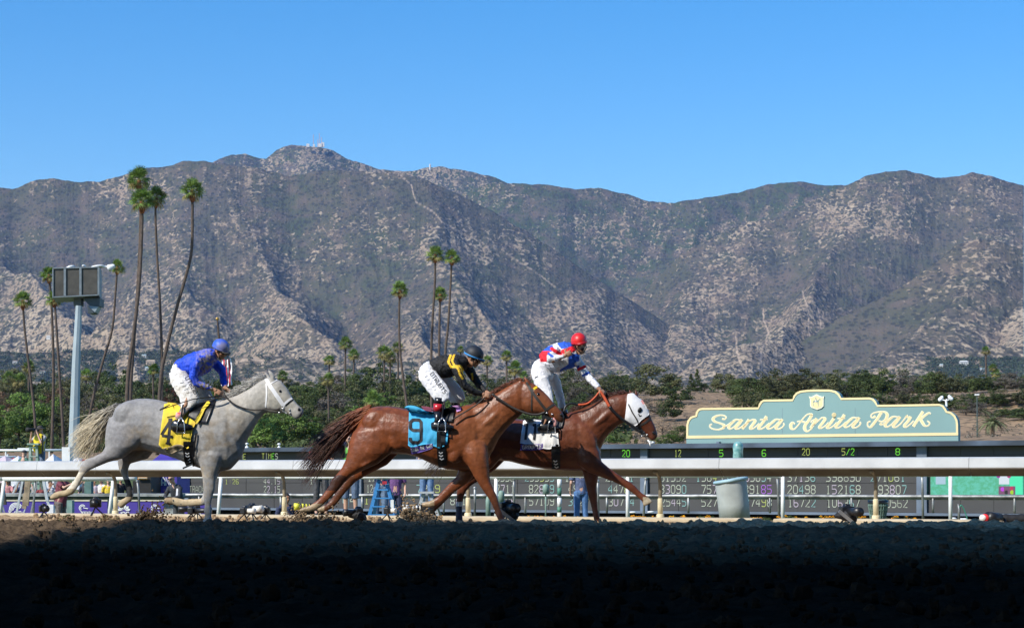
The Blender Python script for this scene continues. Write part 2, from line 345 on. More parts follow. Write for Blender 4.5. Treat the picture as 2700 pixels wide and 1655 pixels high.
def mount(name, prof, Dc, L, relief, cols, rows, seed, rock, green, pw=1.1, back=1800, spur=1.0, amp_top=.25, px0=None, px1=None, tilt=0.0, trails=(), t0=.06):
    px = np.linspace(px0 if px0 is not None else prof[0][0], px1 if px1 is not None else prof[-1][0], cols)
    yy = np.interp(px, [p[0] * 1.0962 for p in prof], [p[1] * 1.0962 for p in prof])
    yy = yy + fbm(px / 45 + seed, px * 0, 4) * 3.0 - np.abs(perlin(px / 8 + seed, px * 0)) * 1.0
    t = np.concatenate([np.linspace(-1, 0, 14)[:-1], np.linspace(0, 1, rows) ** 1.0])
    T = np.repeat(t[:, None], cols, 1); PX = np.repeat(px[None, :], len(t), 0); YY = np.repeat(yy[None, :], len(t), 0)
    zc = EYE + (HZ - YY) / F * Dc
    D = np.where(T > 0, Dc - T * L, Dc - T * back)
    X = (PX - CX) / F * D
    base = np.interp(D, _gy, _gz) - 25
    Xc = (PX - CX) / F * Dc; U = Xc / (14.0 * spur) + seed * 97 + tilt * 30 * np.clip(T, 0, 1) + 9 * fbm(Xc / 520 + seed, T * 2.6, 3); Tp = np.clip(T, 0, 1)
    t1 = .80; E = samp(EH, U, t0 + (t1 - t0) * Tp); row = samp(EH, U, T * 0 + t0); mean = np.array([EH[int(np.clip(q, 0, 1) * (EM - 1))].mean() for q in np.linspace(t0, t1, 200)])
    mT = np.interp(Tp, np.linspace(0, 1, 200), mean); hs = mean[0] - mean[-1]; dev = E - mT; mT = np.clip((mT - mean[-1]) / hs, 0, 1); hs = mean[0]
    k0 = 1 - (1 - Tp) ** 6 * (1 - amp_top); zr = (zc - base) * (mT ** pw) + dev / hs * (zc - base) * relief * k0 * (1 - .5 * Tp ** 3)
    n_ = ridged(Xc / 60 + seed, T * 22 + seed, 3, .6); n2 = fbm(Xc / 22, T * 60, 3)
    Z = base + np.where(T > 0, zr + ((n_ - 1.1) * 4 + n2 * 2) * np.clip(Tp * 6, 0, 1), (zc - base) * (1 - np.abs(np.clip(T, -1, 0)) ** 1.2 * .9))
    ch = samp(EL, U, t0 + (t1 - t0) * Tp); r2 = 1.1 + (.35 - ch) * 1.6
    # keep the crest line where it is
    lim = EYE + (HZ - YY) / F * D - 2; Z = np.where(T > 0.0, np.minimum(Z, lim + 0 * Z), Z)
    Z = np.where(T == 0, zc, Z)
    me = grid_mesh(name, X, D, Z)
    # mask: R bare rock, G greenery, B trail
    gull = np.clip((ch - .42) * 3, 0, 1); n1 = fbm(X / 420 + seed, Z / 260 + seed, 4)
    rk = np.clip(rock[0] + rock[1] * Tp + .38 * n1 + .45 * (r2 - 1.1), 0, 1)
    gr = np.clip(green[0] + green[1] * (1 - Tp) + .6 * gull * green[2] + .3 * fbm(X / 300, Z / 300 + 9, 3), 0, 1)
    tr = np.zeros_like(Z); SY = HZ - (Z - EYE) / D * F
    for pl, wd in trails:
        q = np.array(pl, float) * 1.0962
        for (ax, ay), (bx, by) in zip(q[:-1], q[1:]):
            dx, dy = bx - ax, by - ay; tt = np.clip(((PX - ax) * dx + (SY - ay) * dy) / (dx * dx + dy * dy), 0, 1)
            wob = 3 * perlin(SY / 14 + seed, PX / 40)
            dd = np.hypot(PX + wob - ax - tt * dx, SY - ay - tt * dy); tr = np.maximum(tr, np.clip(1.6 - dd / wd, 0, 1))
    set_col(me, np.stack([rk, gr, tr], -1).reshape(-1, 3))
    o = link(name, me, MMAT); tag(o, kind='structure'); return o
m = MMAT = bpy.data.materials.new('mountain_chaparral'); m.use_nodes = True; n = m.node_tree.nodes; l = m.node_tree.links; b = n['Principled BSDF']
b.inputs['Roughness'].default_value = 1; b.inputs['Specular IOR Level'].default_value = 0.05
geo = n.new('ShaderNodeNewGeometry'); a_ = n.new('ShaderNodeAttribute'); a_.attribute_name = 'col'; sp_ = n.new('ShaderNodeSeparateColor'); l.new(a_.outputs['Color'], sp_.inputs[0])
def mth(op, x, y=None):
    q = n.new('ShaderNodeMath'); q.operation = op
    for i, v in enumerate((x, y)):
        if v is None: continue
        if isinstance(v, (int, float)): q.inputs[i].default_value = v
        else: l.new(v, q.inputs[i])
    return q.outputs[0]
mp = n.new('ShaderNodeVectorMath'); mp.operation = 'MULTIPLY'; mp.inputs[1].default_value = (1, .35, 1.25); l.new(geo.outputs['Position'], mp.inputs[0]); PV = mp.outputs[0]
mid = gnoise(1 / 90, 5, PV, .6); fine = gnoise(1 / 17, 4, PV, .9); fin2 = gnoise(1 / 8, 3, PV, .4)
scrub = mixc(n, l, ramp(n, l, mid, [(.38, 0), (.62, 1)]), (.092, .081, .064), (.136, .106, .080))
scrub = mixc(n, l, mth('MULTIPLY', sp_.outputs[1], ramp(n, l, gnoise(1 / 60, 4, PV, .5), [(.35, 0), (.6, 1)])), scrub, (.055, .075, .035))
rockc = mixc(n, l, ramp(n, l, mid, [(.4, 0), (.6, 1)]), (.40, .32, .22), (.31, .235, .16))
# patches of pale rock and bare soil show between the bushes
thr = mth('ADD', mth('MULTIPLY', fine, 1.0), mth('MULTIPLY', mth('SUBTRACT', sp_.outputs[0], .45), .44))
thr = mth('ADD', thr, mth('MULTIPLY', mth('SUBTRACT', mid, .5), .22))
rk_ = ramp(n, l, thr, [(.50, 0), (.61, 1)])
col = mixc(n, l, rk_, scrub, rockc)
bush = ramp(n, l, fin2, [(.51, 0), (.59, 1)])
vo = n.new('ShaderNodeTexVoronoi'); vo.inputs['Scale'].default_value = 1 / 17; l.new(PV, vo.inputs['Vector'])
dots = ramp(n, l, mth('ADD', vo.outputs['Distance'], mth('MULTIPLY', mth('SUBTRACT', mid, .5), .8)), [(.30, 1), (.40, 0)])
col = mixc(n, l, mth('MULTIPLY', bush, mth('MULTIPLY', sp_.outputs[0], .9)), col, (.05, .05, .04))
col = mixc(n, l, mth('MULTIPLY', dots, .85), col, (.042, .043, .036))
col = mixc(n, l, mth('MULTIPLY', sp_.outputs[2], ramp(n, l, fine, [(.3, .15), (.55, .85)])), col, (.46, .35, .25))
l.new(col, b.inputs['Base Color'])
bp = n.new('ShaderNodeBump'); bp.inputs['Strength'].default_value = 1.0; bp.inputs['Distance'].default_value = 5; l.new(mth('ADD', fine, mth('MULTIPLY', fin2, .5)), bp.inputs['Height']); l.new(bp.outputs[0], b.inputs['Normal'])

mount('mountain_peak', [(200, 520), (380, 430), (480, 402), (530, 383), (560, 372), (590, 371), (625, 381), (640, 383), (665, 360), (700, 348), (735, 352), (770, 355), (800, 362), (850, 388), (900, 403), (950, 412), (990, 412), (1030, 403), (1065, 401), (1110, 410), (1170, 420), (1220, 441), (1270, 470), (1350, 520)],
      9600, 3600, .9, 560, 150, 3.3, (.34, -.1), (.8, .4, .4), back=1500)
mount('mountain_ridge', [(1000, 520), (1100, 470), (1180, 441), (1220, 441), (1300, 443), (1380, 455), (1440, 452), (1500, 465), (1560, 484), (1620, 488), (1700, 475), (1780, 462), (1850, 443), (1920, 437), (1980, 445), (2050, 448), (2120, 470), (2300, 520)],
      8500, 3000, .8, 620, 170, 6.35, (.10, .12), (.85, .2, .7), tilt=1.5)
mount('mountain_west', [(-230, 500), (-60, 462), (0, 451), (30, 455), (90, 432), (130, 430), (180, 438), (240, 437), (300, 420), (350, 405), (390, 403), (440, 388), (490, 388), (530, 394), (600, 402), (650, 412), (700, 425), (760, 411), (800, 410), (860, 412), (950, 415), (985, 420), (1040, 440), (1100, 466), (1180, 506), (1260, 553), (1350, 612), (1430, 668), (1500, 712), (1600, 775), (1700, 825), (1800, 865), (1900, 895)],
      6800, 3500, .68, 1150, 300, 1.47, (.12, .62), (.35, .2, .5), tilt=-1.2, pw=1.05,
      trails=[([(958, 417), (990, 445), (1000, 485), (1040, 508), (1065, 535), (1110, 560), (1160, 585), (1220, 612), (1290, 655), (1335, 690)], 1.5)])
mount('mountain_east', [(1330, 850), (1420, 780), (1500, 722), (1560, 690), (1640, 610), (1740, 560), (1800, 535), (1870, 522), (1920, 500), (1980, 470), (2050, 440), (2080, 425), (2130, 412), (2180, 411), (2220, 418), (2250, 428), (2300, 425), (2340, 416), (2380, 422), (2420, 435), (2463, 448), (2560, 470), (2700, 520)],
      7300, 3600, .68, 900, 270, 2.6, (.15, .62), (.3, .2, .5), tilt=1.6, pw=1.0,
      trails=[([(1835, 745), (1838, 770), (1850, 800), (1838, 830), (1830, 850), (1832, 900), (1836, 930), (1800, 905), (1775, 860), (1770, 800)], 2.0), ([(1930, 700), (1945, 750), (1945, 800), (1955, 822)], 1.6), ([(1968, 745), (1975, 780), (1965, 810)], 1.4)])
mount('mountain_spur', [(1500, 985), (1620, 950), (1700, 925), (1777, 898), (1890, 848), (2009, 770), (2130, 712), (2210, 662), (2250, 632), (2300, 590), (2350, 575), (2400, 580), (2460, 600), (2560, 640), (2700, 680)],
      5300, 2300, .6, 620, 190, 8.4, (.08, .6), (.3, .1, .5), tilt=1.8, pw=1.0)
mount('foothills', [(-230, 830), (-50, 842), (60, 850), (200, 842), (330, 850), (470, 838), (560, 862), (640, 852), (700, 862), (800, 872), (900, 866), (1000, 872), (1150, 888), (1300, 885), (1450, 893), (1600, 905), (1750, 915), (1900, 905), (2050, 898), (2200, 868), (2300, 850), (2400, 835), (2463, 835), (2700, 820)],
      3700, 1300, .6, 900, 110, 4.4, (.45, .25), (.4, .1, .5), spur=.4, pw=1.0,
      trails=[([(540, 880), (600, 862), (640, 868)], 4), ([(612, 850), (650, 838), (690, 842)], 4), ([(1010, 872), (1040, 868), (1080, 872)], 3), ([(2110, 897), (2150, 880), (2200, 868)], 3)])
# ------------------------------------------------------------ grandstand behind the camera (casts the shade the camera stands in)
stand = empty('grandstand', (16, -32, 0), 'tall grandstand with a flat roof behind the camera, shading the track', 'grandstand')
MC = mat('stand_concrete', (.25, .24, .22), .9, .1); MG = mat('stand_green', (.10, .17, .15), .7)
TA = math.tan(math.radians(20.3)); kx, ky = math.sin(SUN_AZ) / math.tan(SUN_EL), math.cos(SUN_AZ) / math.tan(SUN_EL)
H = 29.0
def rp(x, y): return (x + kx * H, y + ky * H)        # roof point whose shadow falls at ground (x, y)
r = MB(); A_ = rp(-5.35, 26.05); B_ = rp(75, 26.05 - 80 * .085); C_ = (B_[0] - 4, -75); D_ = (A_[0] + 3, -60)
for z0, z1 in ((H, H + 1.0),):
    p = [A_, B_, C_, D_]; lo = [Vector((a, b, z0)) for a, b in p]; hi = [Vector((a, b, z1)) for a, b in p]
    r.quad(*lo[::-1]); r.quad(*hi)
    for i in range(4): r.quad(lo[i], lo[(i + 1) % 4], hi[(i + 1) % 4], hi[i])
r.obj('roof', MC, stand)
w = MB()
w.box((18, -48, 14.4), (88, 26, 28.8)); w.obj('wall', MG, stand)
for i in range(14):
    s_ = MB(); s_.box((18, -34.4 + i * 1.6 - 14 * 1.6 + 22, 6.5 - i * .42), (86, 1.6, .42)); s_.obj('step', MC, stand)
for i in range(9):
    c_ = MB(); c_.box((-22 + i * 10, -30.5, 14.4), (.8, .8, 28.8)); c_.obj('column', MG, stand)

# ------------------------------------------------------------ near rail
M_ALU = mat('rail_aluminium', (.50, .52, .53), .45, .08, 3.0, metal=.0, bump=.05, bscale=60)
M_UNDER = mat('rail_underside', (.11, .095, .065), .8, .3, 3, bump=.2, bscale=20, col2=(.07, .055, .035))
M_RAILPOST = mat('rail_post_cream', (.30, .25, .17), .65, .2, 9)
M_SLEEVE = mat('rail_sleeve_cream', (.72, .62, .40), .6, .1, 9)
M_KERB = mat('kerb_concrete', (.60, .50, .34), .9, .14, 3.0, bump=.3, bscale=20, col2=(.48, .39, .26))
rail = empty('safety_rail', TR.pt(0, 0, 0), 'long grey aluminium safety rail with wide hood running behind the horses', 'rail')
prof = [(-.26, .80), (-.262, .812), (-.235, .945), (-.20, .962), (.0, .968), (.06, .93), (.07, .70), (.045, .675), (.0, .70), (-.10, .765), (-.2, .785)]
us = [-13.5, -9.4, -6.05, -1.93, -.6, 2.9, 7.9, 13.5]
us = [TR.along(p) for p in (-380, 118, 790, 1272, 1906, 2560, 3100)]
for a, b in zip(us[:-1], us[1:]):
    g = MB(); n0 = 0; a += .002; b -= .004
    pa = [TR.pt(a, z, o) for o, z in prof]; pb = [TR.pt(b, z, o) for o, z in prof]; k = len(prof)
    for i in range(k):
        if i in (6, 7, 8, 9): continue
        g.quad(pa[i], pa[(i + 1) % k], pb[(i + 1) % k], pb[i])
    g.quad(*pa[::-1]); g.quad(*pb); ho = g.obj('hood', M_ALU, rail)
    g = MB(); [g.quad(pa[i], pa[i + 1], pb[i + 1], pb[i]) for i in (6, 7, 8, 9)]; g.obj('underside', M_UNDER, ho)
for px in (296, 742, 1228, 1736, 2306, 2900, -170):
    u = TR.along(px); g = MB()
    pts = [TR.pt(u - .03, .745, -.12), TR.pt(u - .02, .74, -.02), TR.pt(u - .01, .69, .06), TR.pt(u, .60, .10), TR.pt(u, .45, .11), TR.pt(u, -.02, .11)]
    g.tube(pts, [.03, .03, .032, .032, .032, .032], 10); po = g.obj('post', M_RAILPOST, rail, True)
    g = MB(); g.tube([TR.pt(u, .33, .11), TR.pt(u, .31, .11), TR.pt(u, .05, .11)], [.03, .043, .043], 12); g.obj('sleeve', M_SLEEVE, po, True)
    g = MB(); g.lathe(TR.pt(u, .0, .11), [(0, .075), (.05, .075), (.062, .06), (.065, -.05)], 14); g.obj('base', M_SLEEVE, po, True)
for a, b in ((-400, 560), (560, 1150), (1150, 1998), (2054, 2596), (2760, 3100)):
    g = MB(); ua, ub = TR.along(a), TR.along(b); n = 1
    p = [(u, z, o) for u in (ua, ub) for z, o in ((-.25, -.42), (.0, -.42), (.018, -.38), (.018, .30), (-.25, .30))]
    q = [TR.pt(*v) for v in p]
    for i in range(5): g.quad(q[i], q[(i + 1) % 5], q[5 + (i + 1) % 5], q[5 + i])
    g.quad(*q[4::-1]); g.quad(*q[5:])
    link('kerb', g.mesh('kerb'), M_KERB)['kind'] = 'structure'

# ------------------------------------------------------------ white rail of the turf course
WR = PL(38, 20.3)
M_WHITE = mat('white_paint', (.85, .86, .84), .45, .04, 5)
def zz(P, px, py, off=0): return P(px, py, off).z
turf = empty('course_rail', WR.pt(0, -.35, 0), 'white pipe rail on thin white posts behind the grey hooded rail', 'rail')
for a, b, y0, y1 in ((-300, 10, 1250, 1268), (10, 300, 1251, 1268), (300, 358, 1252, 1267), (478, 724, 1254, 1260.5), (726, 1500, 1249.5, 1262.5), (1500, 2064, 1247.5, 1259), (2064, 2505, 1245, 1256), (2505, 3000, 1244, 1253)):
    g = MB(); D0 = WR.D((a + b) / 2); rr = (y1 - y0) / F * D0 / 2; ym = (y0 + y1) / 2
    A, B = WR(a + .5, ym), WR(b - .5, ym); g.tube([A + (B - A) * 0, A + (B - A) * .001, B], [rr * .8, rr, rr], 12); g.obj('top_rail', M_WHITE, turf, True)
for px, top, lean in ((12, 1256, -14), (300, 1256, -14), (583, 1258, -9), (919, 1256, -7), (1308, 1255, 0), (1655, 1254, 0), (2064, 1251, 0), (2506, 1250, 0), (2960, 1250, 0)):
    g = MB(); wd = 10 / F * WR.D(px)
    g.tube([WR(px, top), WR(px + lean * .5, 1318), WR(px + lean, 1379)], wd / 2, 10); g.obj('post', M_WHITE, turf, True)

# grey pipe rail farther in and its stakes
GR = PL(60, 20.3); M_GALV = mat('galvanised_steel', (.42, .43, .42), .5, .3, 2.5, metal=.5, bump=.3, bscale=12)
gr = empty('pipe_rail', GR.pt(0, -.9, 0), 'dull galvanised pipe rail running low across the tote board', 'rail')
for a, b in ((-350, 470), (470, 1290), (1290, 2080), (2080, 3050)):
    g = MB(); ya = 1303 + a * .0022; yb = 1303 + b * .0022
    k = 40; pts = [GR(a + (b - a) * i / k, ya + (yb - ya) * i / k + .35 * math.sin(i * 1.7)) for i in range(k + 1)]
    g.tube(pts, .055, 8); g.obj('top_pipe', M_GALV, gr, True)
    g = MB(); pts = [GR(a + (b - a) * i / k, ya + 6 + (yb - ya) * i / k, .05) for i in range(k + 1)]; g.tube(pts, .03, 6); g.obj('lower_pipe', M_GALV, gr, True)
for i in range(14):
    px = -120 + i * 215; g = MB(); g.tube([GR(px, 1306), GR(px, 1352)], .035, 6); g.obj('post', M_GALV, gr, True)
ST = PL(45, 20.3)
stake_lb = ['thin grey stake left of the NBC banner, leaning against the white scaffold', 'thin grey stake between the purple banners and the leaning man', 'grey stake beside the seated boy in navy', 'grey stake in front of the blue stepladder', 'grey stake right of the bandaged hind leg', 'grey stake close to the number nine horse foreleg', 'grey stake behind the outstretched foreleg', 'grey stake left of the big bin', 'grey stake touching the white post right of the big bin', 'grey stake left of the green screen']
for (px, t, lean), lb in zip(((93, 1268, -6), (362, 1268, 8), (747, 1270, 8), (1046, 1265, -12), (1252, 1286, 0), (1355, 1264, 0), (1576, 1268, 2), (1703, 1262, -7), (2049, 1258, 6), (2431, 1254, 3)), stake_lb):
    g = MB(); g.tube([ST(px, t), ST(px + lean * .35, t + 20), ST(px + lean, 1383)], .028, 8); g.ball(ST(px, t), .04, 8, 6)
    o = g.obj('stake', M_GALV, None, True); tag(o, lb, 'stake', 'grey stakes on the infield')

# green and white marker pole
mp_ = empty('marker_pole', ST(1476, 1383), 'thick pole banded white and green behind the saddled horses', 'pole')
for y0, y1, c in ((1262, 1286, 0), (1286, 1305, 1), (1312, 1336, 0), (1336, 1350, 1), (1350, 1384, 2)):
    g = MB(); g.tube([ST(1475, y0), ST(1475, y1)], [.052, .05], 12); g.obj('band', [M_WHITE, mat('band_green', (.10, .28, .20), .6), mat('band_cream', (.6, .58, .48), .6)][c], mp_, True)
g = MB(); g.tube([ST(1475, 1305), ST(1475, 1312)], .045, 10); g.obj('collar', M_GALV, mp_)

# ------------------------------------------------------------ tote board
TB = PL(110, 27)
M_PANEL = mat('tote_panel', (.045, .042, .042), .6, .25, .35, bump=.1, bscale=8, col2=(.06, .058, .055))
M_FASCIA = mat('tote_fascia', (.10, .135, .19), .45, .3, .5, metal=.2)
M_FRAME = mat('tote_frame', (.17, .21, .27), .5, .2, .6, metal=.2)
tote = empty('tote_board', TB(1350, 1352, 1.0), 'wide dark electronic tote board with rows of lit numbers across the infield', 'scoreboard')
def slab(P, x0, y0a, y0b, x1, y1a, y1b, off, dep, matl, name, parent, smooth=False):   # a = left edge y, b = right edge y
    g = MB(); f = [P(x0, y0a, off), P(x1, y0b, off), P(x1, y1b, off), P(x0, y1a, off)]; nrm = Vector((P.s, P.c, 0)) * dep
    bk = [q + nrm for q in f]; g.quad(*f); g.quad(*bk[::-1])
    for i in range(4): g.quad(f[i], bk[i], bk[(i + 1) % 4], f[(i + 1) % 4])
    return g.obj(name, matl, parent, smooth)
def yt(px, y1700): return HZ + (y1700 - HZ) * TB.D(1700) / TB.D(px)      # a level line of the board through (1700, y1700)
slab(TB, 484, yt(484, 1172), yt(2900, 1172), 2900, yt(484, 1346), yt(2900, 1346), .35, 1.6, M_PANEL, 'cabinet', tote)
slab(TB, 484, yt(484, 1170), yt(2900, 1170), 2900, yt(484, 1182), yt(2900, 1182), -.35, .6, M_FASCIA, 'fascia', tote)
slab(TB, 484, yt(484, 1346), yt(2900, 1346), 2900, yt(484, 1352.5), yt(2900, 1352.5), -.1, 1.6, M_FRAME, 'sill', tote)
for x0, x1 in ((484, 494), (938, 950), (1686, 1705), (2415, 2442)):
    slab(TB, x0, yt(x0, 1182), yt(x1, 1182), x1, yt(x0, 1346), yt(x1, 1346), .1, .4, M_FRAME, 'frame', tote)
k = 0
for bx0, bx1, nn in ((494, 938, 6), (950, 1686, 9), (1705, 2415, 9), (2442, 2880, 5)):
    for i in range(nn):
        a = bx0 + (bx1 - bx0) * i / nn; b = bx0 + (bx1 - bx0) * (i + 1) / nn
        for y0, y1 in ((1182.4, 1206), (1206, 1240), (1240, 1272.5), (1272.5, 1309), (1309, 1345.8)):
            if bx0 == 2442 and y0 in (1240, 1272.5): continue
            slab(TB, a + .4, yt(a, y0 + .5), yt(b, y0 + .5), b - .4, yt(a, y1 - .4), yt(b, y1 - .4), .30 - .012 * ((k * 7) % 3), .1, M_PANEL, 'panel', tote); k += 1
for px in (1064, 1885, 2236, 2421):
    slab(TB, px, 1163.5, 1163.5, px + 7, 1173, 1173, .2, .4, M_FRAME, 'bracket', tote)
for a, b in ((640, 668), (672, 700), (714, 748), (752, 800), (-1, -1)):
    if a > 0: slab(TB, a, 1180.5, 1181, b, 1184, 1184.5, -.2, .5, M_WHITE, 'capping', tote)
for px, y in ((646, 1180), (731, 1181), (1717, 1178)):
    g = MB(); g.lathe(TB(px, y, .2), [(.12, 0), (.10, .08), (.03, .14), (.04, .2), (.13, .24), (.09, .3), (0, .33)], 10); g.obj('lamp', M_WHITE, tote, True)
# lit characters
LED = {'0': [[(1, 0), (3, 0), (4, 1), (4, 5), (3, 6), (1, 6), (0, 5), (0, 1), (1, 0)]], '1': [[(1, 1), (2, 0), (2, 6)], [(1, 6), (3, 6)]], '2': [[(0, 1), (1, 0), (3, 0), (4, 1), (4, 2), (0, 6), (4, 6)]],
 '3': [[(0, 0), (3, 0), (4, 1), (4, 2), (3, 3), (1.5, 3)], [(3, 3), (4, 4), (4, 5), (3, 6), (0, 6)]], '4': [[(4, 4), (0, 4), (0, 3), (3, 0), (3, 6)]], '5': [[(4, 0), (0, 0), (0, 2.6), (3, 2.6), (4, 3.5), (4, 5), (3, 6), (0, 6)]],
 '6': [[(4, .5), (3, 0), (1, 0), (0, 1), (0, 5), (1, 6), (3, 6), (4, 5), (4, 4), (3, 3), (0, 3)]], '7': [[(0, 0), (4, 0), (4, 1), (1.6, 6)]], '8': [[(1, 0), (3, 0), (4, 1), (4, 2), (3, 3), (1, 3), (0, 2), (0, 1), (1, 0)], [(1, 3), (0, 4), (0, 5), (1, 6), (3, 6), (4, 5), (4, 4), (3, 3)]],
 '9': [[(0, 5.5), (1, 6), (3, 6), (4, 5), (4, 1), (3, 0), (1, 0), (0, 1), (0, 2), (1, 3), (4, 3)]], '/': [[(0, 6), (4, 0)]], '.': [[(1.6, 5.6), (2.2, 5.6), (2.2, 6), (1.6, 6)]], ':': [[(2, 1.6), (2, 2.1)], [(2, 4.2), (2, 4.7)]], '-': [[(1, 3), (3, 3)]],
 'T': [[(0, 0), (4, 0)], [(2, 0), (2, 6)]], 'I': [[(1, 0), (3, 0)], [(2, 0), (2, 6)], [(1, 6), (3, 6)]], 'M': [[(0, 6), (0, 0), (2, 2.5), (4, 0), (4, 6)]], 'E': [[(4, 0), (0, 0), (0, 6), (4, 6)], [(0, 3), (3, 3)]],
 'S': [[(4, .6), (3, 0), (1, 0), (0, 1), (0, 2), (1, 3), (3, 3), (4, 4), (4, 5), (3, 6), (0, 6)]], 'R': [[(0, 6), (0, 0), (3, 0), (4, 1), (4, 2), (3, 3), (0, 3)], [(2, 3), (4, 6)]], 'A': [[(0, 6), (0, 2), (2, 0), (4, 2), (4, 6)], [(0, 4), (4, 4)]],
 'C': [[(4, 1), (3, 0), (1, 0), (0, 1), (0, 5), (1, 6), (3, 6), (4, 5)]], 'K': [[(0, 0), (0, 6)], [(4, 0), (0, 3), (4, 6)]], 'H': [[(0, 0), (0, 6)], [(4, 0), (4, 6)], [(0, 3), (4, 3)]], 'O': [[(1, 0), (3, 0), (4, 1), (4, 5), (3, 6), (1, 6), (0, 5), (0, 1), (1, 0)]]}
def led_m(nm, c, s=.85): return mat('led_' + nm, (.02, .02, .02), .5, 0, emit=(c[0], c[1], c[2], s))
LM = {'w': led_m('cream', (.46, .52, .42), .8), 'g': led_m('green', (.15, .62, .04), .9), 'y': led_m('yellow', (.42, .5, .12), .8), 'c': led_m('cyan', (.25, .5, .48), .75), 'p': led_m('violet', (.35, .12, .6)), 'd': led_m('dim', (.30, .34, .27)), 'l': led_m('lilac', (.48, .42, .52))}
def ribbon(g, f, pts, w, closed=False):              # f maps (x, y) to the world; mitred flat stroke of width w
    pts = [np.array(p, float) for p in pts]; ww = w if isinstance(w, (list, tuple, np.ndarray)) else [w] * len(pts); L = []; R = []
    for i, p in enumerate(pts):
        d = pts[min(i + 1, len(pts) - 1)] - pts[max(i - 1, 0)]; d = d / (np.hypot(*d) + 1e-9); nn = np.array([-d[1], d[0]]) * ww[i] / 2
        L.append(p + nn); R.append(p - nn)
    for i in range(len(pts) - 1): g.quad(f(*L[i]), f(*L[i + 1]), f(*R[i + 1]), f(*R[i]))
def led(P, text, x0, y0, x1, y1, colors, parent, off=.262, name='digit'):
    n = len(text); pitch = (x1 - x0) / n; cw = pitch * .70; chh = (y1 - y0)
    for i, ch in enumerate(text):
        if ch == ' ': continue
        g = MB(); ox = x0 + i * pitch + (pitch - cw) / 2; f = lambda x, y: P(ox + x * cw / 4, y0 + y * chh / 6, off)
        for st in LED[ch]: ribbon(g, f, st, .66 if name == 'digit' else .8)
        c = colors[i % len(colors)]; g.obj(name, LM[c], parent)
for t, x0, x1, c in (('20', 1634, 1657, 'g'), ('12', 1773, 1792, 'y'), ('5', 1890, 1904, 'g'), ('6', 2003, 2017, 'g'), ('20', 2109, 2132, 'y'), ('5/2', 2214, 2250, 'ygg'), ('8', 2356, 2371, 'g')):
    yy = 1186 if x0 < 2100 else 1183; led(TB, t, x0, yy - (x0 - 1634) * .002, x1, yy + 17 - (x0 - 1634) * .002, c, tote)
led(TB, 'TIMES', 683, 1195, 727, 1209, 'ydygw', tote); led(TB, 'HOME', 607, 1196, 643, 1210, 'dy', tote); led(TB, 'TRACK', 492, 1281, 533, 1297, 'd', tote)
led(TB, '1:26', 586, 1263, 624, 1275, 'y', tote); led(TB, '44.15', 688, 1262, 733, 1275, 'wlw', tote); led(TB, '22.15', 688, 1281, 733, 1298, 'wl', tote); led(TB, '1', 809, 1263, 821, 1275, 'w', tote)
rowA = (('12', 962, 988), ('0558', 1300, 1352), ('233333', 1377, 1457), ('15074', 1482, 1560), ('29441', 1590, 1668), ('81552', 1734, 1806), ('138433', 1829, 1917), ('193894', 1943, 2031), ('37136', 2070, 2147), ('398890', 2172, 2267), ('271061', 2290, 2385))
rowB = (('12', 960, 978), ('7209', 1090, 1156), ('7711', 1300, 1353), ('82889', 1388, 1457), ('49133', 1492, 1562), ('44787', 1597, 1669), ('33090', 1734, 1806), ('75721', 1843, 1917), ('39185', 1955, 2032), ('20498', 2070, 2148), ('152168', 2172, 2267), ('93807', 2310, 2388))
rowC = (('0491', 896, 970), ('8811', 1180, 1240), ('888', 1316, 1353), ('57109', 1388, 1457), ('32277', 1492, 1562), ('30774', 1598, 1669), ('25445', 1736, 1806), ('52734', 1843, 1917), ('37498', 1957, 2032), ('16722', 2072, 2148), ('106367', 2174, 2264), ('40562', 2316, 2391))
cc = ['wwlwc', 'wwwdw', 'cwwyw', 'wlwwc']
for r_, (row, y0, y1) in enumerate(((rowA, 1246.5, 1268), (rowB, 1278.5, 1299.5), (rowC, 1312, 1333))):
    for q, (t, x0, x1) in enumerate(row):
        co = cc[(q + r_) % 4]
        if t == '39185': co = 'wwwpp'
        if t == '20498': co = 'wwcww'
        led(TB, t, x0, yt(x0, y0), x1, yt(x0, y1), co, tote)
# video screen at the right
screen = empty('video_screen', TB(2560, 1310, .0), 'bright green video screen with small data windows at the tote board right end', 'screen')
def em(nm, c, s=.8): return mat('screen_' + nm, (.02, .02, .02), .4, .0, emit=(c[0], c[1], c[2], s))
M_SCR = bpy.data.materials.new('screen_turf'); M_SCR.use_nodes = True; n = M_SCR.node_tree.nodes; l = M_SCR.node_tree.links; b = n['Principled BSDF']
geo = n.new('ShaderNodeNewGeometry'); c_ = mixc(n, l, ramp(n, l, gnoise(6, 3), [(.4, 0), (.6, 1)]), (.05, .33, .19), (.08, .42, .32)); l.new(c_, b.inputs['Emission Color']); b.inputs['Emission Strength'].default_value = .85; b.inputs['Base Color'].default_value = (.02, .05, .03, 1)
slab(TB, 2452, 1236, 1236, 2696, 1304, 1304, .12, .2, M_SCR, 'display', screen)
slab(TB, 2466, 1253, 1253, 2492, 1276, 1276, .09, .02, em('pale', (.35, .5, .62)), 'window', screen)
slab(TB, 2633, 1250, 1250, 2660, 1276, 1276, .09, .02, em('white', (.6, .68, .75)), 'window', screen)
slab(TB, 2661, 1250, 1250, 2695, 1303, 1303, .10, .02, em('mint', (.05, .75, .40)), 'side_panel', screen)
slab(TB, 2632, 1281, 1281, 2676, 1303, 1303, .08, .02, em('maroon', (.16, .05, .12)), 'window', screen)
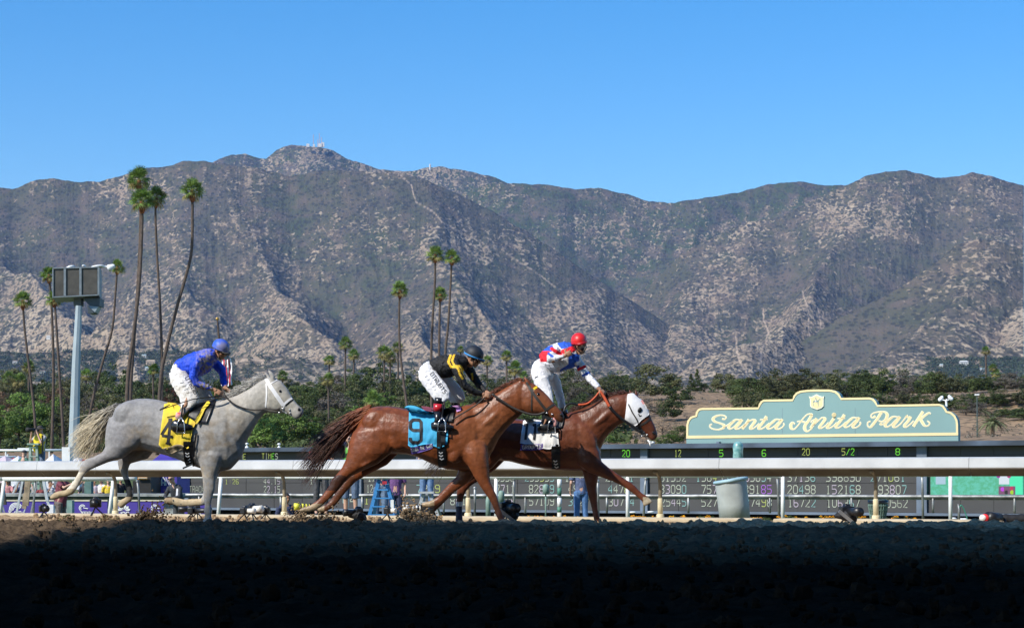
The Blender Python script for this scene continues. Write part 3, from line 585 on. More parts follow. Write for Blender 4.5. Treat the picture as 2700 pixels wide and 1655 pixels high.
for px, py, c in ((2643, 1289, (.5, .05, .7)), (2653, 1297, (.02, .02, .02)), (2667, 1287, (.5, .03, .1)), (2668, 1297, (.35, .6, .02)), (2632, 1254, (.3, .03, .3)), (2660, 1254, (.4, .05, .2))):
    g = MB(); c0 = TB(px, py, .06); g.lathe(c0, [(0, .01), (.10, .01), (.11, 0)], 10, Matrix.Rotation(math.radians(90), 3, 'X')); g.obj('dot', em('dot%d%d' % (px, py), c), screen)

# ------------------------------------------------------------ the big sign on top of the board
SG = PL(110, 27); S4 = 6.484
def sa(x, y, off=0.0): return SG(1800 + x / S4, 1020 + y / S4, off)
sign = empty('park_sign', sa(2400, 1010, .9), 'stepped sage green sign with cream border reading Santa Anita Park', 'sign')
M_SAGE = mat('sign_sage', (.21, .35, .34), .65, .05, .3); M_CREAM = mat('sign_cream', (.85, .68, .36), .6, .05, .5); M_PALE = mat('sign_pale', (.86, .84, .66), .6, .04)
out = [(8, 1040), (6, 870), (8, 640), (30, 565), (75, 505), (130, 482), (163, 480), (172, 425), (200, 380), (235, 358), (285, 350), (1240, 340), (1252, 285), (1285, 235), (1335, 208), (1830, 200), (1846, 140), (1890, 88), (1960, 55), (2080, 40), (2230, 34), (2469, 35), (2570, 60), (2632, 110), (2664, 178), (3149, 170), (3215, 190), (3262, 240), (3284, 297), (4349, 280), (4420, 308), (4465, 370), (4478, 402), (4550, 420), (4620, 480), (4660, 560), (4669, 640), (4671, 820), (4671, 1000)]
def poly_prism(g, pts, f, o0, o1):
    from mathutils.geometry import tessellate_polygon
    tri = tessellate_polygon([[Vector((x, y, 0)) for x, y in pts]]); n0 = len(g.v); k = len(pts)
    for o in (o0, o1):
        for x, y in pts: g.v.append(tuple(f(x, y, o)))
    for t in tri: g.f.append(tuple(n0 + i for i in t)); g.m.append(g.mi); g.f.append(tuple(n0 + k + i for i in reversed(t))); g.m.append(g.mi)
    for i in range(k): j = (i + 1) % k; g.f.append((n0 + i, n0 + j, n0 + k + j, n0 + k + i)); g.m.append(g.mi)
g = MB(); poly_prism(g, out, sa, .5, .95); g.obj('board', M_SAGE, sign)
def inset(pts, d):
    q = []; n = len(pts)
    for i, p in enumerate(pts):
        a = np.array(pts[max(i - 1, 0)], float); b = np.array(pts[min(i + 1, n - 1)], float); t = b - a; t /= np.hypot(*t); q.append((p[0] - t[1] * d, p[1] + t[0] * d))
    return q
top = out[1:-1]; inn = inset(top, 35)
g = MB()
for i in range(len(top) - 1):
    a, b, c, d = top[i], top[i + 1], inn[i + 1], inn[i]
    g.quad(sa(*a, .47), sa(*b, .47), sa(*c, .47), sa(*d, .47)); g.quad(sa(*a, .47), sa(*a, .5), sa(*b, .5), sa(*b, .47)); g.quad(sa(*d, .47), sa(*c, .47), sa(*c, .5), sa(*d, .5))
g.obj('border', M_CREAM, sign)
g = MB(); g.quad(sa(6, 826, .467), sa(4671, 772, .467), sa(4671, 822, .467), sa(6, 876, .467)); g.quad(sa(6, 876, .467), sa(4671, 822, .467), sa(4671, 822, .5), sa(6, 876, .5)); g.obj('border', M_CREAM, sign)
for px, m1 in ((1650, 0), (2900, 0)): g = MB(); g.quad(sa(px, 350, .497), sa(px + 5, 350, .497), sa(px + 5, 800, .497), sa(px, 800, .497)); g.obj('seam', M_FRAME, sign)
def cat_rom(pts, k=7):
    P = [np.array(p, float) for p in pts]; P = [2 * P[0] - P[1]] + P + [2 * P[-1] - P[-2]]; o = []
    for i in range(1, len(P) - 2):
        for j in range(k):
            t = j / k; o.append(.5 * ((2 * P[i]) + (-P[i - 1] + P[i + 1]) * t + (2 * P[i - 1] - 5 * P[i] + 4 * P[i + 1] - P[i + 2]) * t * t + (-P[i - 1] + 3 * P[i] - 3 * P[i + 1] + P[i + 2]) * t ** 3))
    o.append(P[-2]); return o
Bx = 2269
def Bp(l): return [(x + Bx, y) for x, y in l]
letters = {
 'S': [[(620, 535), (665, 545), (690, 515), (660, 485), (590, 475), (510, 495), (465, 540), (500, 585), (580, 612), (650, 645), (640, 690), (560, 722), (470, 712), (415, 680), (415, 640), (450, 632)]],
 'a': [[(640, 690), (720, 640), (800, 580)], [(935, 560), (860, 552), (790, 605), (735, 670), (760, 708), (820, 680), (880, 620), (940, 556)], [(965, 548), (905, 630), (855, 690), (885, 710), (950, 680), (1010, 630)]],
 'n': [[(1085, 548), (1030, 630), (965, 712)], [(980, 680), (1060, 600), (1140, 552), (1185, 570), (1150, 630), (1105, 695), (1140, 708), (1200, 670), (1260, 615)]],
 't': [[(1385, 492), (1325, 590), (1250, 690), (1280, 712), (1350, 680), (1430, 610)], [(1268, 552), (1335, 548), (1405, 546)]],
 'a.001': [[(1635, 558), (1550, 548), (1480, 600), (1405, 672), (1430, 708), (1500, 678), (1570, 615), (1635, 552)], [(1655, 542), (1600, 620), (1545, 690), (1580, 712), (1640, 690), (1682, 640), (1668, 610)]],
 'A': [[(1870, 628), (1835, 600), (1800, 640), (1808, 700), (1860, 712), (1930, 640), (2000, 545), (2075, 468), (2140, 455), (2160, 480)], [(2160, 470), (2110, 560), (2045, 650), (2040, 715), (2085, 752), (2155, 705)], [(1905, 585), (1970, 578), (2055, 600)]],
 'n.001': [[(2145, 605), (2165, 570), (2215, 545)], [(2245, 530), (2190, 620), (2140, 700)], [(2160, 665), (2250, 590), (2330, 520), (2385, 535), (2350, 600), (2290, 680), (2330, 695), (2400, 650), (2450, 600)]],
 'i': [Bp([(270, 525), (210, 615), (155, 680), (190, 697), (260, 660), (320, 600)])],
 't.001': [Bp([(452, 465), (390, 560), (308, 665), (340, 692), (410, 655), (480, 590)]), Bp([(330, 532), (400, 528), (462, 526)])],
 'a.002': [Bp([(680, 525), (600, 518), (530, 570), (460, 645), (485, 682), (550, 650), (620, 585), (680, 525)]), Bp([(705, 512), (650, 595), (595, 665), (630, 690), (690, 665), (728, 615), (708, 590)])],
 'P': [Bp([(1085, 425), (1025, 520), (950, 620), (890, 682), (850, 655), (852, 600), (900, 578)]), Bp([(985, 490), (935, 518), (905, 490), (940, 445), (1040, 418), (1140, 420), (1185, 470), (1160, 545), (1100, 585), (1035, 570)]), Bp([(1060, 610), (1090, 638), (1140, 610)])],
 'a.003': [Bp([(1385, 510), (1290, 500), (1215, 555), (1150, 635), (1180, 675), (1250, 640), (1320, 570), (1385, 508)]), Bp([(1405, 498), (1350, 580), (1290, 655), (1325, 682), (1400, 635), (1470, 555), (1515, 490)])],
 'r': [Bp([(1510, 480), (1530, 505), (1560, 510)]), Bp([(1590, 498), (1540, 580), (1480, 652), (1510, 678), (1580, 630), (1640, 570)])],
 'K': [Bp([(1800, 410), (1735, 510), (1630, 670)]), Bp([(1930, 455), (1905, 435), (1850, 465), (1770, 530)]), Bp([(1750, 530), (1785, 595), (1830, 655), (1885, 655), (1912, 610), (1870, 570)])]}
for ch, sts in letters.items():
    for off, kk, mt, nm in ((.49, 1, M_PALE, 'outline'), (.483, 0, M_CREAM, 'letter')):
        g = MB()
        for st in sts:
            q = cat_rom(st); ws = []
            for i in range(len(q)):
                d = q[min(i + 1, len(q) - 1)] - q[max(i - 1, 0)]; d = d / (np.hypot(*d) + 1e-9)
                heavy = max(0, d[1]) ** 1.3; ws.append((14 + 32 * heavy) if kk == 0 else (28 + 34 * heavy))
            ws = np.convolve(np.pad(ws, 2, 'edge'), np.ones(5) / 5, 'valid')
            if kk == 0 and ws.max() < 22: ws = ws * .8
            ribbon(g, lambda x, y: sa(x, y, off), q, ws)
        g.obj(nm, mt, sign)
g = MB(); g.lathe(sa(Bx + 277, 472, .45), [(0, .012), (.11, .012), (.13, 0)], 14, Matrix.Rotation(math.radians(90), 3, 'X')); g.obj('letter', M_CREAM, sign)
# the shield with a small standing horse and rider
sh = [(2110, 150), (2150, 165), (2200, 140), (2245, 115), (2290, 140), (2340, 160), (2375, 150), (2365, 200), (2365, 320), (2330, 355), (2255, 382), (2165, 350), (2135, 320), (2132, 200)]
g = MB(); poly_prism(g, sh, sa, .44, .5); shd = g.obj('shield', M_PALE, sign)
g = MB(); poly_prism(g, [(2245 + (x - 2245) * .86, 250 + (y - 250) * .86) for x, y in sh], sa, .43, .44); g.obj('face', M_CREAM, shd)
g = MB()
for st, w_ in (([(2195, 245), (2215, 232), (2250, 240), (2282, 228)], 26), ([(2282, 230), (2292, 205), (2300, 200), (2318, 212)], 14), ([(2232, 170), (2236, 200), (2250, 225), (2256, 245)], 14), ([(2198, 245), (2190, 275), (2200, 318)], 8), ([(2282, 240), (2280, 290), (2276, 322)], 8), ([(2195, 240), (2180, 262)], 6), ([(2262, 245), (2266, 285)], 7)):
    ribbon(g, lambda x, y: sa(x, y, .425), st, w_)
g.obj('emblem', M_SAGE, shd)
g = MB(); g.lathe(sa(2236, 238, .42), [(0, .01), (.06, .01)], 10, Matrix.Rotation(math.radians(90), 3, 'X')); g.obj('saddle', M_WHITE, shd)
# floodlight pair on a stalk behind the sign
fl = empty('floodlight', SG(2458, 1064, 3), 'small white twin floodlight standing up behind the sign right shoulder', 'floodlight')
g = MB(); g.tube([SG(2458, 1066, 3), SG(2457, 1052, 3), SG(2460, 1046, 3)], .06, 6); g.obj('stalk', M_WHITE, fl)
for px, py, a in ((2443, 1045, .6), (2468, 1043, -.6)):
    g = MB(); g.ball(SG(px, py, 3), (.11, .11, .19), 10, 6, Matrix.Rotation(a, 3, 'Y')); g.ball(SG(px + 4 * (1 if a < 0 else -1), py + 2, 3), .09, 8, 5); g.obj('lamp_head', M_WHITE, fl, True)
g = MB(); g.tube([SG(2445, 1048, 3), SG(2459, 1050, 3), SG(2466, 1047, 3)], .03, 5); g.obj('arm', M_WHITE, fl)

# ------------------------------------------------------------ speaker mast at the left
MP = PL(85, -12)
mast = empty('speaker_mast', MP(203, 1230), 'tall pale grey pole carrying three panelled speaker cabinets and floodlights', 'mast')
M_POLE = mat('pole_paint', (.36, .43, .46), .5, .08, 1.2); M_CAB = mat('cabinet_grey', (.09, .11, .12), .55, .1, 3); M_MESH = mat('speaker_mesh', (.115, .105, .088), .85, .35, 2.5, bump=.4, bscale=90, col2=(.075, .07, .06)); M_CABF = mat('cabinet_frame', (.27, .31, .33), .5)
g = MB(); g.tube([MP(192, 1260), MP(193, 1230), MP(201, 950), MP(208, 806)], [.26, .25, .18, .135], 8); g.obj('pole', M_POLE, mast)
slabp = lambda *a: slab(MP, *a)
slabp(139, 707, 705, 261, 783, 780, 0, 1.3, M_CAB, 'cabinet', mast)
for x0, x1, ya, yb, yc, yd in ((141, 168, 711, 710, 781, 780), (175, 209, 710, 708.5, 779, 778), (216, 256, 708, 706, 777, 775)):
    slabp(x0, ya, yb, x1, yc, yd, -.03, .05, M_MESH, 'mesh_panel', mast)
for x0, x1, ya, yb, yc, yd in ((139, 261, 706, 703.5, 709, 706), (139, 261, 782, 776, 785, 779), (168, 174, 709, 709, 782, 782), (209, 215, 707, 707, 780, 779), (257, 262, 705, 705, 779, 779), (138, 141, 709, 709, 784, 784)):
    slabp(x0, ya, yb, x1, yc, yd, -.07, .09, M_CABF, 'frame', mast)
sd = [(261, 704, 0), (268, 705, 1.3), (268, 783, 1.3), (261, 779, 0)]; g = MB(); g.quad(*[MP(*q) for q in sd]); g.quad(MP(139, 785, 0), MP(261, 779, 0), MP(268, 785, 1.3), MP(146, 790, 1.3)); g.obj('side_panel', M_CABF, mast)
g = MB(); g.box(MP(207, 792, .6), (.32, .5, .4)); g.obj('bracket', M_CAB, mast)
g = MB(); a = [MP(218, 784, .2), MP(263, 784, .2), MP(262, 806, .2), MP(234, 803, .2)]; bk = [q + Vector((0, .9, 0)) for q in a]; g.quad(*a); g.quad(*bk[::-1]); [g.quad(a[i], bk[i], bk[(i + 1) % 4], a[(i + 1) % 4]) for i in range(4)]; g.obj('lower_cabinet', M_CAB, mast)
g = MB(); a = [MP(229, 804, .2), MP(259, 807, .2), MP(250, 822, .2)]; bk = [q + Vector((0, .7, 0)) for q in a]; g.quad(*a); g.quad(*bk[::-1]); [g.quad(a[i], bk[i], bk[(i + 1) % 3], a[(i + 1) % 3]) for i in range(3)]; g.obj('horn', M_POLE, mast)
g = MB(); a = [MP(230, 803, .1), MP(248, 824, .1), MP(233, 825, .1)]; bk = [q + Vector((0, .9, 0)) for q in a]; g.quad(*a); g.quad(*bk[::-1]); [g.quad(a[i], bk[i], bk[(i + 1) % 3], a[(i + 1) % 3]) for i in range(3)]; g.obj('horn', M_CAB, mast)
for px, py, rx, rz_, a in ((185, 701, .2, .07, .25), (221, 698, .085, .055, 0), (257, 699, .3, .06, .12)):
    g = MB(); g.ball(MP(px, py, .5), (rx, .2, rz_), 12, 6, Matrix.Rotation(-a, 3, 'Y')); g.obj('floodlight', M_WHITE, mast, True)
g = MB(); g.lathe(MP(289, 703, .5), [(.05, .25), (.10, .18), (.14, .05), (.16, -.02), (.12, -.08), (0, -.1)], 14, Matrix.Rotation(1.1, 3, 'Y')); g.tube([MP(262, 700, .5), MP(284, 700, .5)], .05, 6); g.obj('floodlight', M_WHITE, mast, True)
# ------------------------------------------------------------ trees
def leaf_mat(name, c1, c2, trans=.25):
    m = bpy.data.materials.new(name); m.use_nodes = True; n = m.node_tree.nodes; l = m.node_tree.links; b = n['Principled BSDF']
    geo = n.new('ShaderNodeNewGeometry'); oi = n.new('ShaderNodeObjectInfo')
    z = n.new('ShaderNodeTexNoise'); z.inputs['Scale'].default_value = .55; z.inputs['Detail'].default_value = 3; l.new(geo.outputs['Position'], z.inputs['Vector'])
    c = mixc(n, l, ramp(n, l, z.outputs['Fac'], [(.38, 0), (.62, 1)]), c1, c2)
    v = n.new('ShaderNodeMapRange'); v.inputs[3].default_value = .7; v.inputs[4].default_value = 1.35; l.new(oi.outputs['Random'], v.inputs[0])
    r = n.new('ShaderNodeMapRange'); r.inputs[3].default_value = .65; r.inputs[4].default_value = 1.4; l.new(geo.outputs['Random Per Island'], r.inputs[0])
    mu = n.new('ShaderNodeMath'); mu.operation = 'MULTIPLY'; l.new(v.outputs[0], mu.inputs[0]); l.new(r.outputs[0], mu.inputs[1])
    s = n.new('ShaderNodeVectorMath'); s.operation = 'SCALE'; l.new(c, s.inputs[0]); l.new(mu.outputs[0], s.inputs['Scale'])
    l.new(s.outputs[0], b.inputs['Base Color']); b.inputs['Roughness'].default_value = .6; b.inputs['Specular IOR Level'].default_value = .25
    tr = n.new('ShaderNodeBsdfTranslucent'); l.new(s.outputs[0], tr.inputs[0]); mxs = n.new('ShaderNodeMixShader'); mxs.inputs[0].default_value = trans
    l.new(b.outputs[0], mxs.inputs[1]); l.new(tr.outputs[0], mxs.inputs[2]); l.new(mxs.outputs[0], n['Material Output'].inputs[0]); return m
LV = {'dark': leaf_mat('leaves_dark', (.055, .078, .024), (.09, .115, .036)), 'green': leaf_mat('leaves_green', (.10, .165, .032), (.15, .225, .05)), 'olive': leaf_mat('leaves_olive', (.085, .095, .038), (.13, .125, .055)),
      'grey': leaf_mat('leaves_grey', (.125, .112, .085), (.16, .14, .11)), 'russet': leaf_mat('leaves_russet', (.19, .11, .065), (.14, .095, .06)), 'red': leaf_mat('leaves_red', (.16, .05, .035), (.10, .04, .03))}
M_BARK = mat('bark', (.10, .075, .055), .95, .2, 3)
def quads_mesh(name, cen, nrm, size, asp=.6):        # leaf quads
    N = len(cen); a = RNG.normal(size=(N, 3)); t = np.cross(nrm, a); t /= np.linalg.norm(t, axis=1)[:, None] + 1e-9; u = np.cross(nrm, t)
    s = size[:, None]; v = np.stack([cen - t * s, cen + u * s * asp, cen + t * s, cen - u * s * asp], 1).reshape(-1, 3)
    me = bpy.data.meshes.new(name); me.vertices.add(N * 4); me.vertices.foreach_set('co', v.astype(np.float32).ravel())
    me.loops.add(N * 4); me.loops.foreach_set('vertex_index', np.arange(N * 4, dtype=np.int32)); me.polygons.add(N); me.polygons.foreach_set('loop_start', np.arange(0, N * 4, 4, dtype=np.int32)); me.update(calc_edges=True); return me
def crown_mesh(name, ncl, nl, shape='round', rc=.24, ls=.05, fill=.55):
    cs = []
    for i in range(ncl):
        d = RNG.normal(size=3); d /= np.linalg.norm(d); d[2] = d[2] * .9 + .1; rr = RNG.uniform(fill, 1) ** .6
        if shape == 'cone': zz_ = RNG.uniform(-1, 1); w = (1 - zz_) * .42 * RNG.uniform(.4, 1); a = RNG.uniform(0, 6.28); p = np.array([w * math.cos(a), w * math.sin(a), zz_])
        elif shape == 'tall': p = d * rr * np.array([.7, .7, 1])
        else:
            p = d * rr
            p *= 1 + .25 * math.sin(3.1 * d[0] + 2 * d[2] + ncl) + .15 * math.sin(5 * d[1] + 1.7)
            if p[2] < -.45: p[2] = -.45 + .2 * (p[2] + .45)
        cs.append(p)
    cs = np.array(cs); cr = rc * RNG.uniform(.6, 1.3, ncl); idx = np.repeat(np.arange(ncl), nl)
    d = RNG.normal(size=(ncl * nl, 3)); d /= np.linalg.norm(d, axis=1)[:, None]; rad = RNG.uniform(.55, 1, ncl * nl)[:, None]
    cen = cs[idx] + d * rad * cr[idx][:, None] * np.array([1, 1, .75]); nrm = d + RNG.normal(size=d.shape) * .45 + np.array([0, 0, .25]); nrm /= np.linalg.norm(nrm, axis=1)[:, None]
    return quads_mesh(name, cen, nrm, ls * RNG.uniform(.6, 1.4, len(cen)))
CR = [crown_mesh('crown', 58, 75), crown_mesh('crown', 46, 90, rc=.28), crown_mesh('crown', 70, 60, rc=.2), crown_mesh('crown', 34, 100, rc=.32, fill=.3)]
CT = [crown_mesh('crown', 60, 60, 'tall', .2, .05)]; CC = [crown_mesh('crown', 80, 45, 'cone', .13, .045)]
CS = [crown_mesh('crown', 55, 22, rc=.22, ls=.035), crown_mesh('crown', 40, 26, rc=.24, ls=.035)]        # sparse
def trunk_mesh(name, sparse=False):
    g = MB(); g.tube([(0, 0, -1.3), (.02, .01, -.9), (.05, 0, -.5), (.03, .02, -.1)], [.075, .06, .05, .035], 8)
    for i in range(12 if sparse else 7):
        a = i * 2.4; r1 = .45 + .25 * random.random(); z0 = -.75 + .07 * i; p0 = (.04, .01, z0); h = r1 * random.uniform(.5, 1.1)
        p1 = (math.cos(a) * r1 * .5, math.sin(a) * r1 * .5, z0 + h * .5); p2 = (math.cos(a + .3) * r1, math.sin(a + .3) * r1, z0 + h); g.tube([p0, p1, p2], [.03, .018, .007], 5)
        if sparse:
            for k in range(4): q = (p2[0] + random.uniform(-.3, .3), p2[1] + random.uniform(-.3, .3), p2[2] + random.uniform(0, .35)); g.tube([p1, q], [.008, .003], 3, False)
    return g.mesh(name)
TM = [trunk_mesh('trunk') for _ in range(3)]; TS = [trunk_mesh('trunk', True) for _ in range(2)]
for me in TM + TS: me.materials.append(M_BARK)
MV = {}
def with_mat(me, key):                               # the same crown shape in another leaf colour
    k = (me.name, key)
    if k not in MV: c = me.copy(); c.materials.clear(); c.materials.append(LV[key]); MV[k] = c
    return MV[k]
KINDN = {'dark': 'dark green', 'green': 'bright green', 'olive': 'olive green', 'grey': 'grey brown', 'russet': 'russet brown', 'red': 'dark red'}
LAND = [(-99, 60, 'at the left end'), (60, 175, 'near the photographer in the yellow vest'), (175, 250, 'by the speaker mast'), (250, 330, 'left of the grey horse rump'), (330, 450, 'behind the grey horse back'), (450, 620, 'behind the blue rider'), (620, 720, 'behind the grey horse head'), (720, 820, 'ahead of the grey horse nose'),
        (820, 960, 'behind the number nine horse tail'), (960, 1110, 'behind the number nine horse rump'), (1110, 1240, 'behind the rider in black'), (1240, 1400, 'above the number nine horse neck'), (1400, 1540, 'behind the rider in the red cap'), (1540, 1650, 'above the white hooded head'), (1650, 1800, 'left of the park sign'), (1800, 1960, 'above the sign left shoulder'),
        (1960, 2120, 'above the word Santa'), (2120, 2260, 'behind the sign crest'), (2260, 2400, 'above the word Park'), (2400, 2520, 'above the sign right shoulder'), (2520, 2620, 'near the date palm'), (2620, 2900, 'at the right end')]
def tree(px, yt_, w, kind, D, base=None, shape='round'):
    X = (px - CX) / F * D; z0 = float(gz(X, D)) if base is None else EYE + (HZ - base) / F * D
    z0 = min(z0, float(gz(X, D))); zt = EYE + (HZ - yt_) / F * D; h = zt - z0
    if h < .8: return
    rw = w / 2 / F * D; rw = min(rw, h * .8) if h > 2.0 else rw; low = h < rw * 1.7
    rz = h * (.5 if low else .40) ; cz = zt - rz * 1.02
    hgt = 'low bush' if h < 3.2 else ('tree' if h < 9 else 'tall tree')
    nm = 'conifer' if shape == 'cone' else ('bush' if h < 3.2 else 'tree')
    where = next(t for a, b, t in LAND if a <= px < b)
    row = 'front row ' if D < 235 else ('middle row ' if D < 300 else 'back row ')
    lab = '%s%s %s, %s%s' % (row, KINDN[kind], 'conifer' if shape == 'cone' else hgt, ('wide, ' if w > 120 else ('narrow, ' if w < 60 else '')), where)
    t = empty('pine_tree' if shape == 'cone' else ('bush' if nm == 'bush' else 'tree'), (X, D, z0), lab, 'bush' if nm == 'bush' else 'tree', 'trees and bushes beyond the infield')
    pool = CC if shape == 'cone' else (CT if shape == 'tall' else (CS if kind == 'grey' and shape == 'bare' else CR))
    c = bpy.data.objects.new('crown', with_mat(random.choice(pool), kind)); COL.objects.link(c); c.parent = t
    c.location = (0, 0, cz - z0); c.scale = (rw * .93, rw * .93, rz); c.rotation_euler = (0, 0, random.uniform(0, 6.28))
    if not low or shape == 'bare':
        k = bpy.data.objects.new('trunk', random.choice(TS if shape == 'bare' else TM)); COL.objects.link(k); k.parent = t
        k.location = (0, 0, (cz - z0)); k.scale = (rw * .8, rw * .8, (cz - z0) / 1.25); k.rotation_euler = (0, 0, random.uniform(0, 6.28))
TL = [ # back row
 (30, 962, 95, 'olive', 330), (95, 985, 90, 'dark', 325), (175, 990, 85, 'olive', 340), (235, 1000, 80, 'grey', 335), (300, 955, 120, 'dark', 330), (372, 992, 90, 'dark', 340), (428, 1000, 70, 'olive', 330), (480, 1000, 95, 'dark', 335), (545, 1005, 80, 'olive', 340), (600, 1010, 80, 'dark', 330), (655, 1000, 80, 'olive', 325),
 (710, 1000, 90, 'dark', 340), (770, 998, 85, 'olive', 330), (830, 1000, 80, 'dark', 345), (890, 985, 85, 'grey', 340), (940, 968, 80, 'dark', 330), (1000, 962, 110, 'dark', 335), (1065, 972, 120, 'dark', 325), (1135, 978, 95, 'dark', 340), (1205, 985, 110, 'olive', 330), (1275, 992, 90, 'dark', 335), (1345, 990, 110, 'dark', 330), (1410, 990, 95, 'grey', 335), (1470, 985, 110, 'dark', 330), (1530, 975, 110, 'olive', 335),
 (1600, 985, 100, 'dark', 330), (1655, 972, 80, 'dark', 325), (1722, 962, 200, 'olive', 300), (1790, 1005, 110, 'dark', 290), (1850, 1000, 60, 'dark', 345), (1905, 985, 70, 'olive', 350), (1945, 995, 70, 'dark', 345), (1985, 1000, 70, 'dark', 350),
 (2040, 990, 110, 'russet', 330), (2085, 984, 130, 'dark', 335), (2150, 990, 110, 'grey', 330), (2200, 978, 150, 'dark', 335), (2285, 976, 130, 'dark', 330), (2345, 1000, 90, 'olive', 340), (2415, 980, 160, 'dark', 335), (2490, 1005, 110, 'grey', 330), (2550, 1000, 90, 'olive', 345), (2610, 1000, 100, 'grey', 340), (2670, 995, 110, 'dark', 335), (2725, 1000, 100, 'dark', 340),
 # middle row
 (20, 1035, 90, 'russet', 275), (80, 1040, 100, 'green', 270), (150, 1030, 75, 'russet', 280), (200, 1045, 60, 'grey', 270), (255, 1018, 120, 'grey', 285), (325, 1035, 100, 'olive', 275), (395, 1030, 90, 'dark', 280), (448, 1022, 40, 'red', 282), (470, 1040, 70, 'olive', 265), (530, 1035, 80, 'green', 275), (590, 1040, 90, 'olive', 270), (640, 1050, 80, 'green', 265), (700, 1050, 90, 'dark', 270),
 (750, 1020, 90, 'olive', 280), (800, 1045, 90, 'dark', 265), (865, 1040, 130, 'grey', 270), (950, 1030, 110, 'dark', 275), (1010, 1035, 90, 'green', 285), (1080, 1040, 120, 'olive', 265), (1150, 1040, 90, 'dark', 270), (1190, 1050, 100, 'green', 262), (1260, 1040, 110, 'dark', 270), (1320, 1050, 90, 'olive', 265), (1385, 1060, 90, 'dark', 270), (1450, 1040, 120, 'dark', 275), (1520, 1030, 100, 'grey', 280), (1580, 1040, 100, 'olive', 275), (1640, 1040, 110, 'dark', 280), (1690, 1030, 120, 'grey', 270), (1765, 1040, 90, 'dark', 262),
 (2010, 1020, 90, 'russet', 300), (2055, 1030, 90, 'dark', 290), (2130, 1040, 110, 'olive', 285), (2330, 1040, 120, 'green', 285), (2400, 1050, 120, 'dark', 290), (2470, 1055, 130, 'dark', 285), (2535, 1040, 90, 'grey', 285), (2600, 1035, 130, 'dark', 285), (2650, 1050, 110, 'olive', 280), (2705, 1060, 110, 'dark', 275),
 # front row
 (5, 1075, 100, 'green', 222), (55, 1058, 120, 'green', 226), (110, 1050, 110, 'green', 230), (160, 1075, 80, 'olive', 224), (205, 1085, 80, 'grey', 228), (245, 1080, 90, 'olive', 222), (290, 1085, 90, 'dark', 226), (350, 1070, 120, 'olive', 230), (430, 1080, 100, 'green', 225), (500, 1075, 110, 'dark', 228), (570, 1080, 100, 'olive', 224), (630, 1090, 90, 'green', 226), (690, 1095, 100, 'green', 222), (745, 1080, 120, 'green', 226), (805, 1090, 100, 'green', 224), (850, 1100, 90, 'dark', 228),
 (905, 1085, 100, 'olive', 224), (960, 1080, 110, 'dark', 228), (1030, 1080, 110, 'dark', 226), (1100, 1085, 110, 'olive', 224), (1180, 1080, 110, 'dark', 228), (1250, 1085, 100, 'olive', 224), (1330, 1090, 110, 'dark', 226), (1400, 1085, 110, 'dark', 228), (1475, 1085, 120, 'dark', 224), (1545, 1080, 90, 'olive', 228),
 (1605, 1143, 50, 'green', 215), (1663, 1155, 34, 'green', 212), (1745, 1095, 85, 'grey', 232), (1762, 1140, 70, 'green', 214), (1797, 1122, 60, 'dark', 218), (2545, 1150, 42, 'grey', 214), (2622, 1128, 110, 'dark', 226), (2690, 1080, 90, 'dark', 236)]
random.seed(21)
for i in range(34):                                   # fill the belt
    px = -20 + i * 50 + random.uniform(-14, 14); TL.append((px, random.uniform(992, 1012), random.uniform(80, 120), random.choice(['dark', 'dark', 'olive']), random.uniform(300, 318))); TL.append((px + 22, random.uniform(1062, 1085), random.uniform(70, 100), random.choice(['dark', 'olive', 'green', 'dark']), random.uniform(242, 255)))
for i in range(15):
    px = 1975 + i * 54 + random.uniform(-12, 12); TL.append((px, random.uniform(985, 1004), random.uniform(95, 130), random.choice(['dark', 'dark', 'olive', 'grey']), random.uniform(318, 330)))
    if px < 2520: TL.append((px, random.uniform(1030, 1050), random.uniform(90, 120), random.choice(['dark', 'olive']), random.uniform(292, 306)))
for px in range(1975, 2740, 30):
    TL.append((px + random.uniform(-10, 10), random.uniform(976, 1004), random.uniform(90, 130), random.choice(['dark', 'dark', 'olive', 'grey']), random.uniform(286, 296)))
    if px > 2530: TL.append((px, random.uniform(1058, 1080), random.uniform(80, 110), 'dark' if px % 3 else 'olive', random.uniform(243, 250))) if px > 2630 else TL.append((px, random.uniform(1050, 1065), 90, 'grey', 250))
    TL.append((px + random.uniform(-10, 10), random.uniform(1022, 1044), random.uniform(80, 110), random.choice(['dark', 'olive']), random.uniform(256, 266)))
for px in range(1440, 1640, 40): TL.append((px, random.uniform(985, 1010), 105, random.choice(['dark', 'olive', 'grey']), random.uniform(280, 292))); TL.append((px + 15, random.uniform(1035, 1055), 100, 'dark', random.uniform(250, 262)))
for i, (px, ytp, w, kd, D) in enumerate(TL):
    tree(px + random.uniform(-6, 6), ytp + random.uniform(-5, 6), w * 1.12, kd, D * random.uniform(.985, 1.015), shape='bare' if kd == 'grey' and i % 2 else 'round')
tree(1838, 972, 46, 'dark', 348, shape='cone'); tree(1822, 985, 40, 'dark', 352, shape='cone'); tree(1893, 983, 44, 'olive', 352, shape='tall')
